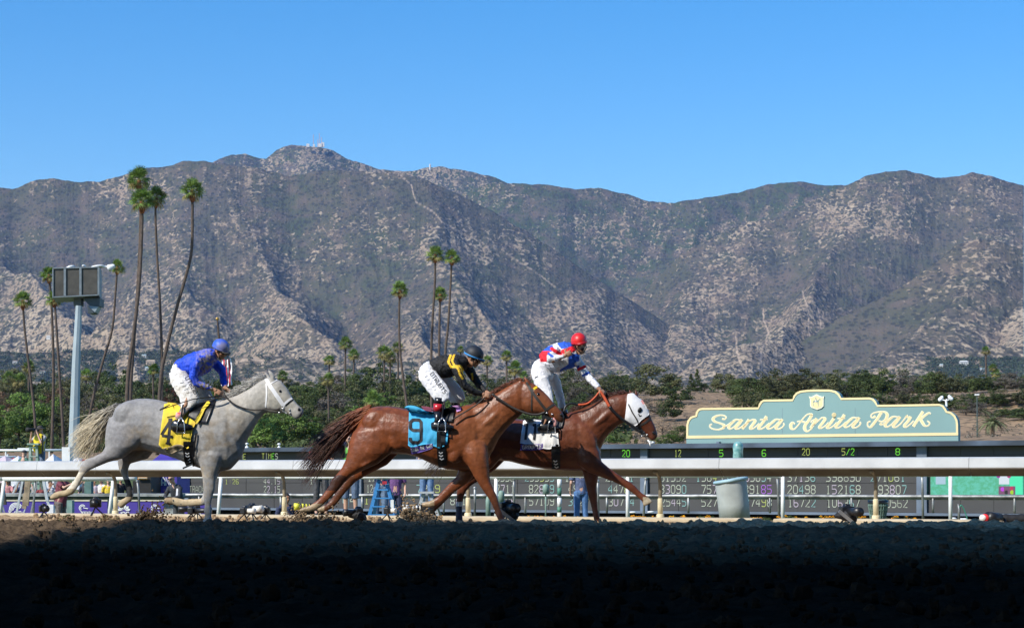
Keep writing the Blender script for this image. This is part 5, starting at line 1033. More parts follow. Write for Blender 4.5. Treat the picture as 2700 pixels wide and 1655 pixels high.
# ============================================================ grey horse
T4 = Tr(130, 850, 2.746, 25.9, TH_H)
h4 = empty('horse', T4(1170, 1455, -.12), 'dapple grey horse with yellow number four saddle cloth, trailing at the left', 'horse', 'racing horses')
body4 = [
 [(478, 622, 455, 730, .04, 0), (505, 592, 445, 860, .15, 0), (565, 566, 520, 925, .225, 0), (635, 550, 610, 925, .262, 0), (705, 548, 700, 925, .275, 0), (780, 556, 780, 945, .275, 0), (860, 576, 855, 965, .285, 0), (940, 588, 930, 990, .295, 0), (1020, 590, 1010, 1025, .30, 0), (1105, 585, 1080, 1052, .29, 0), (1185, 572, 1160, 1072, .27, 0), (1245, 562, 1235, 1082, .25, 0), (1300, 555, 1315, 1062, .21, 0), (1335, 600, 1385, 985, .15, 0), (1350, 660, 1420, 900, .08, 0)],
 [(1215, 560, 1330, 1000, .20, 0), (1290, 545, 1420, 875, .17, 0), (1350, 528, 1478, 770, .135, 0), (1420, 495, 1520, 700, .115, 0), (1485, 452, 1560, 660, .10, 0), (1535, 415, 1590, 648, .088, 0), (1585, 400, 1600, 640, .07, 0)],
 [(1560, 405, 1555, 600, .06, 0), (1585, 396, 1562, 632, .085, 0), (1630, 398, 1595, 655, .102, 0), (1682, 426, 1642, 660, .10, 0), (1728, 482, 1690, 655, .080, 0), (1762, 545, 1722, 662, .062, 0), (1800, 592, 1752, 682, .052, 0), (1832, 618, 1785, 700, .052, 0), (1842, 640, 1808, 695, .042, 0), (1840, 655, 1822, 685, .02, 0)],
 # near hind
 [(450, 690, 700, 640, .08, -.10), (436, 760, 765, 730, .13, -.13), (430, 840, 748, 830, .135, -.14), (434, 905, 665, 905, .12, -.15), (410, 942, 560, 985, .085, -.15), (350, 972, 455, 1012, .062, -.15), (290, 990, 370, 1048, .045, -.15), (258, 1030, 318, 1072, .042, -.15), (238, 1090, 285, 1108, .033, -.15), (205, 1145, 252, 1168, .030, -.15), (168, 1190, 224, 1214, .034, -.15), (146, 1212, 206, 1240, .037, -.15), (120, 1214, 168, 1256, .032, -.15), (100, 1216, 118, 1264, .036, -.15), (62, 1232, 88, 1278, .048, -.15), (36, 1258, 52, 1284, .04, -.15)],
 # far hind
 [(470, 880, 760, 900, .11, .13), (475, 950, 690, 985, .09, .13), (468, 1005, 560, 1020, .06, .14), (474, 1050, 545, 1062, .048, .14), (495, 1100, 545, 1112, .036, .14), (515, 1150, 562, 1145, .031, .14), (530, 1200, 578, 1195, .030, .14), (535, 1245, 586, 1240, .036, .14), (520, 1268, 572, 1290, .034, .14), (492, 1280, 530, 1318, .036, .14), (470, 1300, 508, 1342, .046, .14), (468, 1315, 488, 1345, .036, .14)],
 # near fore
 [(1040, 860, 1290, 860, .12, -.10), (1085, 960, 1290, 965, .12, -.13), (1115, 1035, 1258, 1050, .09, -.14), (1130, 1100, 1236, 1108, .068, -.14), (1136, 1160, 1226, 1165, .053, -.14), (1138, 1205, 1224, 1210, .048, -.14), (1143, 1250, 1208, 1255, .038, -.14), (1146, 1320, 1194, 1322, .028, -.14), (1144, 1368, 1200, 1372, .036, -.14), (1150, 1400, 1198, 1402, .032, -.14), (1138, 1425, 1206, 1428, .05, -.14), (1128, 1458, 1222, 1458, .06, -.14)],
 # far fore, folded
 [(1110, 1000, 1260, 1020, .09, .12), (1105, 1080, 1205, 1100, .068, .13), (1100, 1160, 1168, 1175, .052, .13), (1092, 1235, 1156, 1250, .045, .13), (1080, 1270, 1150, 1300, .046, .13), (1062, 1275, 1090, 1326, .040, .13), (1000, 1275, 1005, 1332, .034, .13), (950, 1278, 950, 1334, .034, .13), (905, 1268, 905, 1334, .040, .13), (880, 1262, 875, 1318, .036, .13), (850, 1262, 845, 1322, .045, .13), (812, 1268, 812, 1310, .045, .13)],
 # ears
 [(1545, 350, 1552, 352, .006, .05), (1556, 375, 1578, 372, .018, .05), (1568, 405, 1600, 400, .022, .05), (1580, 430, 1604, 428, .02, .05)],
 [(1586, 338, 1594, 338, .006, -.045), (1592, 362, 1622, 358, .020, -.045), (1602, 392, 1640, 384, .024, -.045), (1612, 425, 1640, 420, .02, -.045)],
]
ex4 = [((620, 690, -.13), (.26, .11, .22), .2), ((760, 750, -.19), (.13, .07, .2), -.4), ((1180, 780, -.19), (.14, .06, .26), -.35), ((1240, 960, -.12), (.11, .08, .12), 0), ((1130, 920, -.19), (.09, .06, .14), .3), ((1605, 590, -.06), (.05, .03, .075), 0), ((1700, 560, -.05), (.10, .015, .014), .85), ((1400, 640, -.10), (.25, .04, .05), -.8), ((1660, 480, -.075), (.035, .02, .014), .3)]
def paint4(x, y, off, v):
    c = np.tile([.36, .345, .33], (len(x), 1)); nz = fbm(x / 34, y / 34, 4); c = lerp(c, (.20, .195, .205), blob(x, y, 540, 800, 190, 260) * .85 + .1); c = lerp(c, (.21, .21, .215), blob(x, y, 700, 640, 300, 120) * .7)
    c = lerp(c, (.42, .39, .34), blob(x, y, 1450, 620, 260, 160) * .8); c = lerp(c, (.42, .39, .33), blob(x, y, 1700, 560, 170, 170) * .9)
    c = lerp(c, (.26, .20, .13), np.clip(fbm(x / 75, y / 75, 5) * 1.2 + .45, 0, 1) * .8 * np.clip(blob(x, y, 1250, 850, 240, 260) + blob(x, y, 650, 860, 90, 160), 0, 1)); c = lerp(c, (.38, .30, .20), np.clip(nz + .35, 0, 1) * (y > 1040) * .7)
    c = lerp(c, (.22, .21, .22), blob(x, y, 380, 1000, 120, 60) * .7); sock = (x < 270) & (y > 1085) & (x - y * .2 < 60); c = lerp(c, (.70, .62, .48), sock * .85); c = lerp(c, (.42, .32, .19), ((x < 180) & (y > 1205)) * 1.)
    fh = (off > .03) & (x > 480) & (x < 600); c = lerp(c, (.02, .02, .02), (fh & (y > 1135) & (y < 1262)) * 1.); c = lerp(c, (.40, .31, .19), (fh & (y >= 1262)) * 1. + ((x > 440) & (x < 520) & (y > 1270)) * 1.)
    c = lerp(c, (.5, .38, .22), ((off > .03) & (x > 860) & (x < 1100) & (y > 1250)) * .8); c = lerp(c, (.30, .22, .13), ((x < 890) & (x > 780) & (y > 1250)) * 1.)
    c = lerp(c, (.16, .14, .14), blob(x, y, 1830, 650, 40, 45) * .7); c = lerp(c, (.13, .115, .10), np.clip(blob(x, y, 860, 1010, 330, 60) + blob(x, y, 1350, 960, 80, 120) * .6, 0, 1) * .35); return c * (1 + .09 * fbm(x / 16, y / 16, 4) + .12 * fbm(x / 60, y / 60, 3))[:, None]  # belly and chest front darkened: their shade is put into the coat
b4 = horse_body(T4, body4, .013, paint4, M_COATG, h4, 9, ex4); B4 = bvh_of(b4)
strands('tail', T4, [(505, 596), (480, 640), (460, 680)], [(-.80, .42), (-.74, .58), (-.60, .76)], 620, 400, .10, .0040, ((.24, .23, .22), (.72, .62, .44)), h4, M_HAIR, sag=.15, wig=.05, thick=.07)
strands('tail', T4, [(495, 610), (470, 660)], [(-.70, .55), (-.62, .70)], 220, 330, .13, .005, ((.10, .095, .095), (.50, .41, .27)), h4, M_HAIR, sag=.25, wig=.05, thick=.06)
strands('mane', T4, [(1300, 545), (1360, 520), (1430, 480), (1500, 440), (1560, 398)], [(-.8, -.25), (-.85, -.45), (-.8, -.55), (-.8, -.4), (-.7, -.45)], 230, 95, .45, .004, ((.36, .35, .34), (.55, .52, .47)), h4, M_HAIR, sag=.3, wig=.10, thick=.03)
def tack(T, BV, parent, segs, off=.006):
    for name, pts, w, m_ in segs: strip(BV, T, pts, w, off, None, -.12, 10).obj(name, m_, parent, True)
def ball_on(T, BV, x, y, r, m_, name, parent, push=0.0, fall=-.1):
    p = hit(BV, T, x, y, -push, fall); g = MB(); g.ball(p, r, 12, 8); return g.obj(name, m_, parent, True)
br = empty('bridle', (0, 0, 0), 'white bridle with rolled noseband worn by the grey horse', 'bridle'); 
tack(T4, B4, br, [('cheek_strap', [(1566, 408), (1600, 470), (1650, 545), (1692, 605)], 17, M_STRAPW), ('cheek_strap', [(1578, 412), (1622, 480), (1668, 545), (1704, 600)], 12, M_STRAPW), ('throat_strap', [(1572, 440), (1574, 520), (1566, 612)], 11, M_STRAPW), ('noseband', [(1768, 540), (1735, 560), (1700, 590)], 17, M_STRAPW), ('noseband', [(1774, 552), (1742, 574), (1708, 602)], 7, M_BLACK), ('browband', [(1572, 452), (1610, 438), (1650, 415)], 8, M_STRAPW), ('chin_strap', [(1700, 600), (1690, 640), (1720, 655)], 10, M_STRAPW)])
for x, y in ((1688, 622), (1740, 632), (1655, 628), (1745, 655), (1680, 655)):
    ball_on(T4, B4, x, y, .016, M_SILV, 'ring', br)
ball_on(T4, B4, 1672, 497, .021, M_EYE, 'eye', h4, .006); ball_on(T4, B4, 1808, 630, (.020, .02, .026), M_EYE, 'nostril', h4, .004)

# ============================================================ chestnut horse number nine
T9 = Tr(760, 850, 2.746, 26.3, TH_H); H9 = 1373
h9 = empty('horse', T9(1570, 1462, -.12), 'bright chestnut horse with blue number nine saddle cloth, in the middle', 'horse', 'racing horses')
def sh(L, dx, dy=0): return [(a + dx, b + dy, c + dx, d + dy, w, o) for a, b, c, d, w, o in L]
body9 = [
 [(582, 624, 500, 745, .04, 0), (615, 610, 470, 860, .15, 0), (665, 604, 580, 935, .23, 0), (730, 603, 690, 955, .265, 0), (800, 612, 790, 950, .272, 0), (870, 628, 860, 955, .278, 0), (940, 645, 925, 970, .29, 0), (1010, 655, 990, 1000, .30, 0), (1090, 650, 1070, 1038, .30, 0), (1170, 628, 1145, 1062, .285, 0), (1240, 605, 1230, 1070, .265, 0), (1305, 592, 1315, 1068, .24, 0), (1355, 600, 1390, 1050, .20, 0), (1400, 660, 1448, 1000, .13, 0), (1430, 740, 1475, 930, .07, 0)],
 [(1265, 610, 1370, 1020, .20, 0), (1345, 588, 1480, 935, .17, 0), (1420, 558, 1532, 830, .145, 0), (1500, 512, 1590, 760, .125, 0), (1572, 468, 1640, 710, .11, 0), (1640, 430, 1688, 672, .09, 0), (1690, 405, 1705, 650, .07, 0)],
 sh([(318, 428, 318, 595, .06, 0), (345, 428, 330, 640, .085, 0), (395, 434, 360, 660, .102, 0), (452, 474, 415, 668, .10, 0), (505, 526, 468, 668, .08, 0), (555, 586, 522, 690, .062, 0), (592, 625, 560, 708, .052, 0), (618, 655, 590, 722, .050, 0), (628, 680, 608, 728, .036, 0), (626, 700, 614, 722, .02, 0)], H9),
 [(530, 740, 760, 690, .08, -.10), (482, 800, 815, 770, .13, -.13), (458, 870, 800, 865, .135, -.14), (448, 940, 760, 950, .125, -.15), (432, 1000, 670, 1022, .10, -.15), (405, 1055, 560, 1072, .08, -.15), (370, 1098, 478, 1112, .06, -.15), (336, 1130, 428, 1160, .048, -.15), (315, 1178, 385, 1212, .04, -.15), (285, 1225, 345, 1252, .033, -.15), (245, 1272, 295, 1300, .031, -.15), (205, 1302, 250, 1340, .036, -.15), (182, 1318, 212, 1362, .036, -.15), (152, 1328, 175, 1370, .036, -.15), (128, 1334, 140, 1374, .046, -.15), (106, 1346, 112, 1374, .038, -.15)],
 [(520, 900, 790, 940, .10, .13), (500, 1000, 700, 1030, .09, .13), (450, 1070, 570, 1095, .065, .13), (392, 1120, 476, 1150, .048, .12), (360, 1180, 415, 1215, .038, .11), (325, 1235, 378, 1262, .033, .10), (290, 1285, 340, 1312, .032, .10), (262, 1312, 306, 1345, .037, .10), (228, 1330, 262, 1368, .034, .10), (190, 1340, 215, 1378, .042, .10)],
 [(1190, 860, 1440, 860, .12, -.10), (1265, 950, 1462, 955, .125, -.13), (1312, 1030, 1468, 1040, .10, -.14), (1352, 1105, 1472, 1100, .072, -.14), (1390, 1165, 1480, 1158, .056, -.14), (1425, 1218, 1502, 1205, .05, -.14), (1456, 1262, 1524, 1250, .046, -.14), (1482, 1305, 1538, 1292, .036, -.14), (1502, 1352, 1550, 1342, .029, -.14), (1516, 1392, 1566, 1380, .033, -.14), (1528, 1418, 1576, 1408, .034, -.14), (1540, 1438, 1598, 1428, .045, -.14), (1548, 1462, 1618, 1460, .055, -.14)],
 [(1220, 980, 1400, 1010, .09, .12), (1218, 1060, 1345, 1095, .068, .13), (1205, 1110, 1290, 1160, .05, .13), (1165, 1150, 1225, 1205, .04, .13), (1110, 1208, 1160, 1250, .031, .13), (1060, 1262, 1105, 1300, .032, .13), (1025, 1285, 1062, 1330, .036, .13), (985, 1296, 1015, 1342, .042, .13), (948, 1306, 962, 1338, .04, .13)],
 sh([(326, 382, 333, 384, .006, .05), (328, 405, 348, 402, .018, .05), (334, 435, 362, 430, .022, .05), (345, 460, 368, 458, .02, .05)], H9),
 sh([(330, 386, 338, 388, .006, -.045), (338, 412, 372, 414, .020, -.045), (348, 440, 388, 440, .024, -.045), (360, 468, 392, 466, .02, -.045)], H9),
]
ex9 = [((680, 740, -.13), (.26, .11, .22), .2), ((800, 830, -.19), (.13, .07, .2), -.4), ((1270, 820, -.19), (.15, .06, .26), -.4), ((1385, 970, -.13), (.11, .08, .13), 0), ((1230, 960, -.19), (.10, .06, .12), .3), ((H9 + 375, 585, -.06), (.05, .035, .08), 0), ((1500, 680, -.11), (.27, .04, .055), -.75), ((H9 + 485, 590, -.06), (.10, .015, .014), .8), ((H9 + 425, 498, -.078), (.035, .02, .014), .5), ((620, 1000, -.2), (.16, .05, .05), -.6), ((1395, 1110, -.17), (.04, .035, .11), -.45)]
def paint9(x, y, off, v):
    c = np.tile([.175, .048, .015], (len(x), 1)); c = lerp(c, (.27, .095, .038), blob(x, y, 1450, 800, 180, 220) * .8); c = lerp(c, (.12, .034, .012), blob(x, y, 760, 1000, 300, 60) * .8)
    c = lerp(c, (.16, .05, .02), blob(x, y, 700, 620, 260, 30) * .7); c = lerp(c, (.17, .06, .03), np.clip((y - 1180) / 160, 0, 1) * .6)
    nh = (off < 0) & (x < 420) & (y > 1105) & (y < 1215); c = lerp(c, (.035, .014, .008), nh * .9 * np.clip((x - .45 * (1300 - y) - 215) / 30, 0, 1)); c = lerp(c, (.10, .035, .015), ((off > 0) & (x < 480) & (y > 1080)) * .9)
    c = lerp(c, (.36, .27, .16), ((x < 260) & (y > 1312)) * .85 + ((x < 1060) & (x > 900) & (y > 1270)) * .8); c = lerp(c, (.07, .04, .03), ((x > 1520) & (x < 1640) & (y > 1425)) * .8)
    hx = x - H9; c = lerp(c, (.20, .075, .035), blob(hx, y, 450, 560, 150, 120) * .6); c = lerp(c, (.035, .02, .015), blob(hx, y, 612, 690, 40, 50) * .9); return c * (1 + .10 * fbm(x / 20, y / 20, 3))[:, None]
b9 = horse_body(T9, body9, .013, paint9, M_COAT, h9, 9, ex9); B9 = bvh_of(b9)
strands('tail', T9, [(600, 612), (580, 640), (560, 665)], [(-.88, .32), (-.84, .46), (-.78, .56)], 520, 560, .08, .0052, ((.30, .09, .03), (.055, .022, .014)), h9, M_HAIR, sag=.30, wig=.035, thick=.06)
strands('tail', T9, [(560, 620), (540, 650), (520, 680)], [(-.84, .38), (-.80, .52)], 260, 330, .10, .006, ((.22, .06, .02), (.05, .02, .014)), h9, M_HAIR, sag=.28, wig=.05, thick=.06)
strands('mane', T9, [(1360, 585), (1430, 552), (1500, 508), (1570, 465), (1640, 428), (1700, 410)], [(-.8, -.05), (-.85, -.22), (-.85, -.3), (-.8, -.25), (-.75, -.3)], 230, 70, .4, .004, ((.20, .065, .025), (.13, .04, .02)), h9, M_HAIR, sag=.5, wig=.10, thick=.03)
strands('forelock', T9, [(1705, 410), (1725, 425)], [(.7, .5), (.75, .6)], 24, 60, .3, .004, ((.16, .05, .02), (.12, .04, .02)), h9, M_HAIR, sag=.2, wig=.1, thick=.03)
br9 = empty('bridle', (0, 0, 0), 'dark leather bridle with yellow browband on the number nine horse', 'bridle')
def o9(L): return [(x + H9, y) for x, y in L]
M_YEL = mat('yellow_tape', (.85, .62, .03), .5, .05)
tack(T9, B9, br9, [('cheek_strap', o9([(372, 470), (420, 540), (470, 605), (500, 640)]), 20, M_DKLEA), ('cheek_strap', o9([(375, 455), (390, 520), (388, 640)]), 10, M_DKLEA), ('noseband', o9([(552, 592), (520, 612), (486, 640)]), 17, M_DKLEA), ('browband', o9([(380, 490), (405, 480)]), 12, M_DKLEA), ('browband', o9([(402, 482), (436, 460)]), 16, M_YEL), ('chin_strap', o9([(490, 640), (500, 690), (540, 700)]), 22, M_BLACK), ('headpiece', o9([(352, 432), (372, 470)]), 16, M_DKLEA), ('chin_strap', o9([(470, 655), (490, 700)]), 24, M_BLACK)])
for x, y in ((538, 664), (527, 690), (500, 655), (545, 700)): ball_on(T9, B9, x + H9, y, .017, M_SILV, 'ring', br9)
ball_on(T9, B9, H9 + 437, 518, .022, M_EYE, 'eye', h9, .006); ball_on(T9, B9, H9 + 604, 668, (.020, .02, .026), M_EYE, 'nostril', h9, .004)
g = MB(); g.tube([T9(H9 + 548, 692, -.05), T9(H9 + 562, 715, -.07), T9(H9 + 566, 742, -.07), T9(H9 + 560, 756, -.06)], [.018, .026, .022, .010], 8, True, .5); g.obj('tongue', mat('tongue_pink', (.62, .30, .27), .4, .05), h9, True)

# ============================================================ chestnut horse number eleven
T11 = Tr(1260, 850, 2.746, 27.4, TH_H)
h11 = empty('horse', T11(855, 1475, .12), 'dark chestnut horse in a white hood with number eleven, leading at the right', 'horse', 'racing horses')
body11 = [
 [(-40, 700, -80, 820, .05, 0), (0, 680, -60, 930, .17, 0), (70, 672, 40, 990, .24, 0), (150, 678, 150, 1000, .27, 0), (235, 692, 230, 1005, .28, 0), (320, 700, 325, 1030, .29, 0), (400, 704, 405, 1048, .30, 0), (480, 696, 500, 1062, .30, 0), (560, 680, 590, 1068, .29, 0), (635, 655, 665, 1072, .27, 0), (700, 640, 740, 1074, .25, 0), (755, 650, 810, 1062, .21, 0), (800, 700, 868, 1010, .14, 0), (830, 760, 895, 950, .07, 0)],
 [(650, 655, 770, 1010, .20, 0), (740, 626, 885, 925, .17, 0), (815, 592, 925, 840, .145, 0), (885, 560, 968, 790, .12, 0), (955, 532, 1012, 752, .11, 0), (1022, 516, 1050, 728, .10, 0), (1085, 510, 1078, 715, .08, 0)],
 [(1065, 515, 1050, 690, .06, 0), (1095, 508, 1062, 722, .088, 0), (1142, 514, 1085, 742, .104, 0), (1192, 562, 1132, 755, .10, 0), (1232, 630, 1165, 765, .08, 0), (1260, 700, 1200, 795, .062, 0), (1284, 752, 1228, 830, .052, 0), (1298, 790, 1252, 852, .050, 0), (1303, 812, 1268, 858, .036, 0), (1300, 830, 1280, 852, .018, 0)],
 [(640, 880, 860, 860, .12, -.10), (690, 960, 892, 940, .12, -.12), (735, 1030, 905, 1005, .105, -.13), (800, 1080, 955, 1048, .082, -.13), (890, 1115, 1015, 1092, .062, -.13), (985, 1150, 1075, 1132, .052, -.13), (1050, 1182, 1120, 1158, .047, -.13), (1090, 1208, 1148, 1182, .042, -.13), (1128, 1236, 1172, 1208, .031, -.13), (1160, 1262, 1202, 1236, .029, -.13), (1186, 1286, 1232, 1252, .034, -.13), (1200, 1302, 1246, 1266, .033, -.13), (1200, 1322, 1262, 1280, .045, -.13), (1212, 1330, 1276, 1294, .05, -.13)],
 [(690, 980, 870, 1000, .10, .12), (740, 1060, 872, 1070, .08, .13), (760, 1130, 862, 1132, .062, .13), (776, 1190, 852, 1192, .052, .13), (786, 1245, 858, 1245, .047, .13), (800, 1290, 858, 1290, .034, .13), (815, 1350, 862, 1350, .029, .13), (824, 1398, 872, 1396, .034, .13), (832, 1430, 880, 1428, .033, .13), (828, 1456, 892, 1454, .046, .13), (826, 1474, 904, 1474, .055, .13)],
 [(10, 850, 230, 880, .12, -.12), (-20, 930, 200, 960, .12, -.14), (-60, 1010, 120, 1050, .10, -.14), (-100, 1070, 30, 1108, .07, -.14), (-148, 1128, -68, 1168, .05, -.14), (-192, 1182, -140, 1215, .04, -.14), (-240, 1242, -195, 1268, .032, -.14), (-295, 1300, -252, 1326, .031, -.14), (-330, 1328, -286, 1358, .037, -.14), (-352, 1352, -312, 1382, .036, -.14), (-380, 1372, -340, 1400, .046, -.14), (-398, 1392, -366, 1412, .04, -.14)],
 [(50, 930, 220, 960, .11, .13), (-20, 1030, 120, 1060, .085, .13), (-90, 1090, 30, 1125, .065, .13), (-145, 1150, -60, 1180, .050, .13), (-165, 1210, -100, 1225, .042, .13), (-168, 1260, -116, 1265, .033, .13), (-172, 1310, -124, 1312, .033, .13), (-174, 1380, -124, 1382, .033, .13), (-176, 1425, -120, 1428, .037, .13), (-178, 1450, -116, 1452, .045, .13), (-182, 1470, -108, 1472, .05, .13)],
 [(1092, 478, 1100, 478, .006, -.045), (1094, 505, 1122, 506, .020, -.045), (1100, 535, 1142, 540, .024, -.045), (1110, 560, 1145, 565, .02, -.045)],
 [(1132, 478, 1140, 480, .006, .05), (1132, 500, 1155, 502, .018, .05), (1135, 525, 1165, 530, .02, .05)],
]
ex11 = [((790, 850, -.17), (.15, .06, .26), -.4), ((560, 960, -.19), (.10, .06, .12), .3), ((830, 960, -.12), (.11, .07, .12), 0), ((1100, 680, -.06), (.05, .035, .08), 0), ((930, 680, -.10), (.27, .04, .055), -.7), ((1210, 740, -.05), (.09, .015, .014), .95), ((1000, 1135, -.17), (.14, .02, .025), .55)]
def paint11(x, y, off, v):
    c = np.tile([.115, .032, .014], (len(x), 1)); c = lerp(c, (.17, .055, .026), blob(x, y, 760, 820, 120, 200) * .8); c = lerp(c, (.12, .04, .02), blob(x, y, 980, 620, 130, 60) * .6); c = lerp(c, (.10, .035, .02), ((off > .03) & (y > 1090) & (x > 700)) * .7)
    c = lerp(c, (.40, .33, .22), ((x > 1195) & (y > 1262)) * .9); c = lerp(c, (.30, .22, .14), ((x < -320) & (y > 1345)) * .8); s = (x > -200) & (x < -90) & (off > 0)
    c = lerp(c, (.75, .74, .72), (s & (y > 1300) & (y < 1330)) * 1.); c = lerp(c, (.03, .035, .07), (s & (y >= 1330) & (y < 1450)) * 1.); c = lerp(c, (.05, .035, .03), (s & (y >= 1450)) * 1.); c = lerp(c, (.04, .02, .016), blob(x, y, 1290, 800, 34, 45) * .9); return c * (1 + .10 * fbm(x / 20, y / 20, 3))[:, None]
b11 = horse_body(T11, body11, .013, paint11, M_COAT, h11, 9, ex11); B11 = bvh_of(b11)
strands('mane', T11, [(700, 640), (760, 610), (820, 580), (890, 548), (960, 525), (1040, 512), (1085, 508)], [(-.7, -.35), (-.8, -.35), (-.85, -.3), (-.85, -.35), (-.8, -.2), (-.8, -.1)], 260, 95, .4, .0042, ((.085, .026, .014), (.05, .018, .012)), h11, M_HAIR, sag=.45, wig=.10, thick=.03)
strands('tail', T11, [(-60, 720), (-80, 760)], [(-.62, .62), (-.60, .70)], 110, 440, .08, .008, ((.10, .04, .025), (.06, .045, .045)), h11, M_HAIR, sag=.12, wig=.04, thick=.05)
# hood
hood = empty('blinker_hood', (0, 0, 0), 'white cloth hood with an eye opening over the leading horse head', 'hood')
g = drape(B11, T11, [(1086, 520), (1120, 512), (1160, 545), (1195, 570), (1222, 610), (1238, 660)], [(1064, 712), (1085, 735), (1112, 748), (1148, 742), (1185, 705), (1232, 672)], .012, 22, 16, -.06, .004); hd = g.obj('hood_cloth', M_WHITEC, hood, True)
BH = bvh_of(hd, b11)
p = hit(BH, T11, 1172, 634, .003); g = MB(); g.ball(p, (.030, .012, .042), 14, 10, Matrix.Rotation(.35, 3, 'Y')); g.obj('eye_opening', M_BLACK, hood, True)
strip(BH, T11, [(1163, 660), (1172, 678), (1185, 672)], 8, .004, None).obj('eye_opening', M_BLACK, hood)
strip(BH, T11, [(1196, 566), (1212, 595)], 14, .004, None).obj('emblem', mat('pale_red', (.7, .3, .3), .7), hood)
br11 = empty('bridle', (0, 0, 0), 'black bridle over the white hood of the leading horse', 'bridle')
tack(T11, BH, br11, [('cheek_strap', [(1090, 590), (1118, 650), (1150, 700), (1166, 738)], 9, M_DKLEA), ('noseband', [(1252, 690), (1215, 722), (1172, 745)], 15, M_DKLEA), ('chin_strap', [(1160, 745), (1190, 790), (1205, 812)], 26, M_BLACK), ('bit_strap', [(1120, 750), (1160, 780), (1195, 800)], 22, M_BLACK)])
for x, y in ((1203, 792), (1212, 805), (1226, 812), (1195, 822)): ball_on(T11, BH, x, y, .017, M_SILV, 'ring', br11)
ball_on(T11, B11, 1272, 798, (.020, .02, .025), M_EYE, 'nostril', h11, .004)
g = MB(); g.tube([T11(1232, 850, -.05), T11(1245, 866, -.06), T11(1262, 862, -.05)], [.010, .018, .008], 7); g.tube([T11(1247, 866, -.06), T11(1252, 900, -.06)], [.014, .005], 6); g.obj('foam', M_WHITE, h11, True)

# ------------------------------------------------------------ saddle cloths and saddles
def number(bv, T, strokes, w, off, parent, matl, name='number'):
    for st in strokes: strip(bv, T, st, w, off, None, -.25, 8).obj(name, matl, parent)
M_C4 = mat('cloth_yellow', (.80, .62, .03), .75, .1, 9, bump=.5, bscale=9, col2=(.72, .50, .05)); M_C9 = mat('cloth_blue', (.05, .42, .72), .75, .08, 9, bump=.5, bscale=9); M_C11 = mat('cloth_white', (.80, .79, .77), .75, .08, 9, bump=.5, bscale=9)
M_PUR = mat('cloth_purple', (.09, .05, .28), .7, .1, 12); M_MUD = mat('mud_stain', (.33, .25, .16), .9, .2, 12)
s4 = empty('saddle_cloth', T4(900, 600, 0), 'yellow saddle cloth with black number four, its lower edge muddy', 'saddle cloth', 'numbered saddle cloths')
g = drape(B4, T4, [(832, 592), (865, 585), (915, 586), (965, 625), (1010, 640), (1060, 640), (1110, 640)], [(795, 880), (830, 912), (880, 905), (930, 890), (975, 895), (1010, 905), (1040, 770)], .012, 24, 18, -.29, .004, .012); c4 = g.obj('cloth', M_C4, s4, True)
BC4 = bvh_of(c4, b4)
g = drape(BC4, T4, [(828, 908), (880, 895), (930, 880), (975, 890)], [(845, 935), (880, 950), (910, 935), (965, 915)], .008, 10, 4, -.29, .003, .006); g.obj('muddy_hem', M_MUD, s4, True)
number(BC4, T4, [[(884, 698), (812, 812)], [(816, 818), (893, 826)], [(880, 698), (858, 875)], [(862, 702), (890, 702)]], 20, .006, s4, M_INK)
strip(BC4, T4, [(842, 872), (880, 878)], 14, .006).obj('number', M_INK, s4)
s9 = empty('saddle_cloth', T9(950, 640, 0), 'bright blue saddle cloth with black number nine and a lettered purple hem', 'saddle cloth', 'numbered saddle cloths')
g = drape(B9, T9, [(875, 620), (905, 606), (960, 612), (1020, 640), (1085, 655), (1130, 690), (1160, 780)], [(870, 885), (900, 898), (960, 885), (1010, 880), (1060, 895), (1100, 905), (1150, 880)], .012, 24, 18, -.29, .004, .012); c9 = g.obj('cloth', M_C9, s9, True)
BC9 = bvh_of(c9, b9)
g = drape(BC9, T9, [(885, 905), (930, 895), (1000, 880), (1045, 875)], [(893, 950), (940, 942), (1010, 922), (1048, 905)], .006, 12, 4, -.29, .003); hm9 = g.obj('hem', M_PUR, s9, True)
BM9 = bvh_of(hm9, c9, b9); text_on(BM9, T9, 'STUDY THE STAR', 892, 938, 1046, 900, 23, .005, 4, s9, M_STRAPW)
number(BC9, T9, [[(965, 780), (905, 780), (884, 765), (884, 722), (902, 705), (948, 705), (962, 722), (962, 850), (942, 868), (900, 866), (884, 850), (884, 832)]], 23, .006, s9, M_INK)
s11 = empty('saddle_cloth', T11(400, 720, 0), 'off white saddle cloth with black number eleven and purple hem', 'saddle cloth', 'numbered saddle cloths')
g = drape(B11, T11, [(328, 716), (350, 704), (410, 704), (460, 712), (500, 716), (560, 730)], [(306, 872), (340, 878), (400, 882), (460, 905), (520, 915), (570, 890)], .012, 20, 14, -.29, .004, .012); c11 = g.obj('cloth', M_C11, s11, True)
BC11 = bvh_of(c11, b11)
g = drape(BC11, T11, [(312, 880), (400, 880), (470, 876)], [(308, 922), (400, 924), (470, 915)], .006, 10, 3, -.29, .003); hm11 = g.obj('hem', M_PUR, s11, True)
BM11 = bvh_of(hm11, c11, b11); text_on(BM11, T11, 'GROUPIE', 320, 916, 466, 908, 26, .005, 6, s11, M_STRAPW)
for xx in (0, 62): number(BC11, T11, [[(336 + xx, 745), (356 + xx, 738), (345 + xx, 848)], ], 18, .006, s11, M_INK); number(BC11, T11, [[(334 + xx, 742), (348 + xx, 742)]], 14, .007, s11, M_INK)
def girth(T, BV, parent, pts, w, marks, lab):
    e = empty('girth', (0, 0, 0), lab, 'girth'); strip(BV, T, pts, w, .012).obj('band', M_BLACK, e, True); bb = BV
    for x, y in marks:
        g = MB(); 
        strip(BV, T, [(x - 14, y - 5), (x, y + 5), (x + 14, y - 4)], 8, .02, g); g.obj('buckle', M_STRAPW, e)
    return e
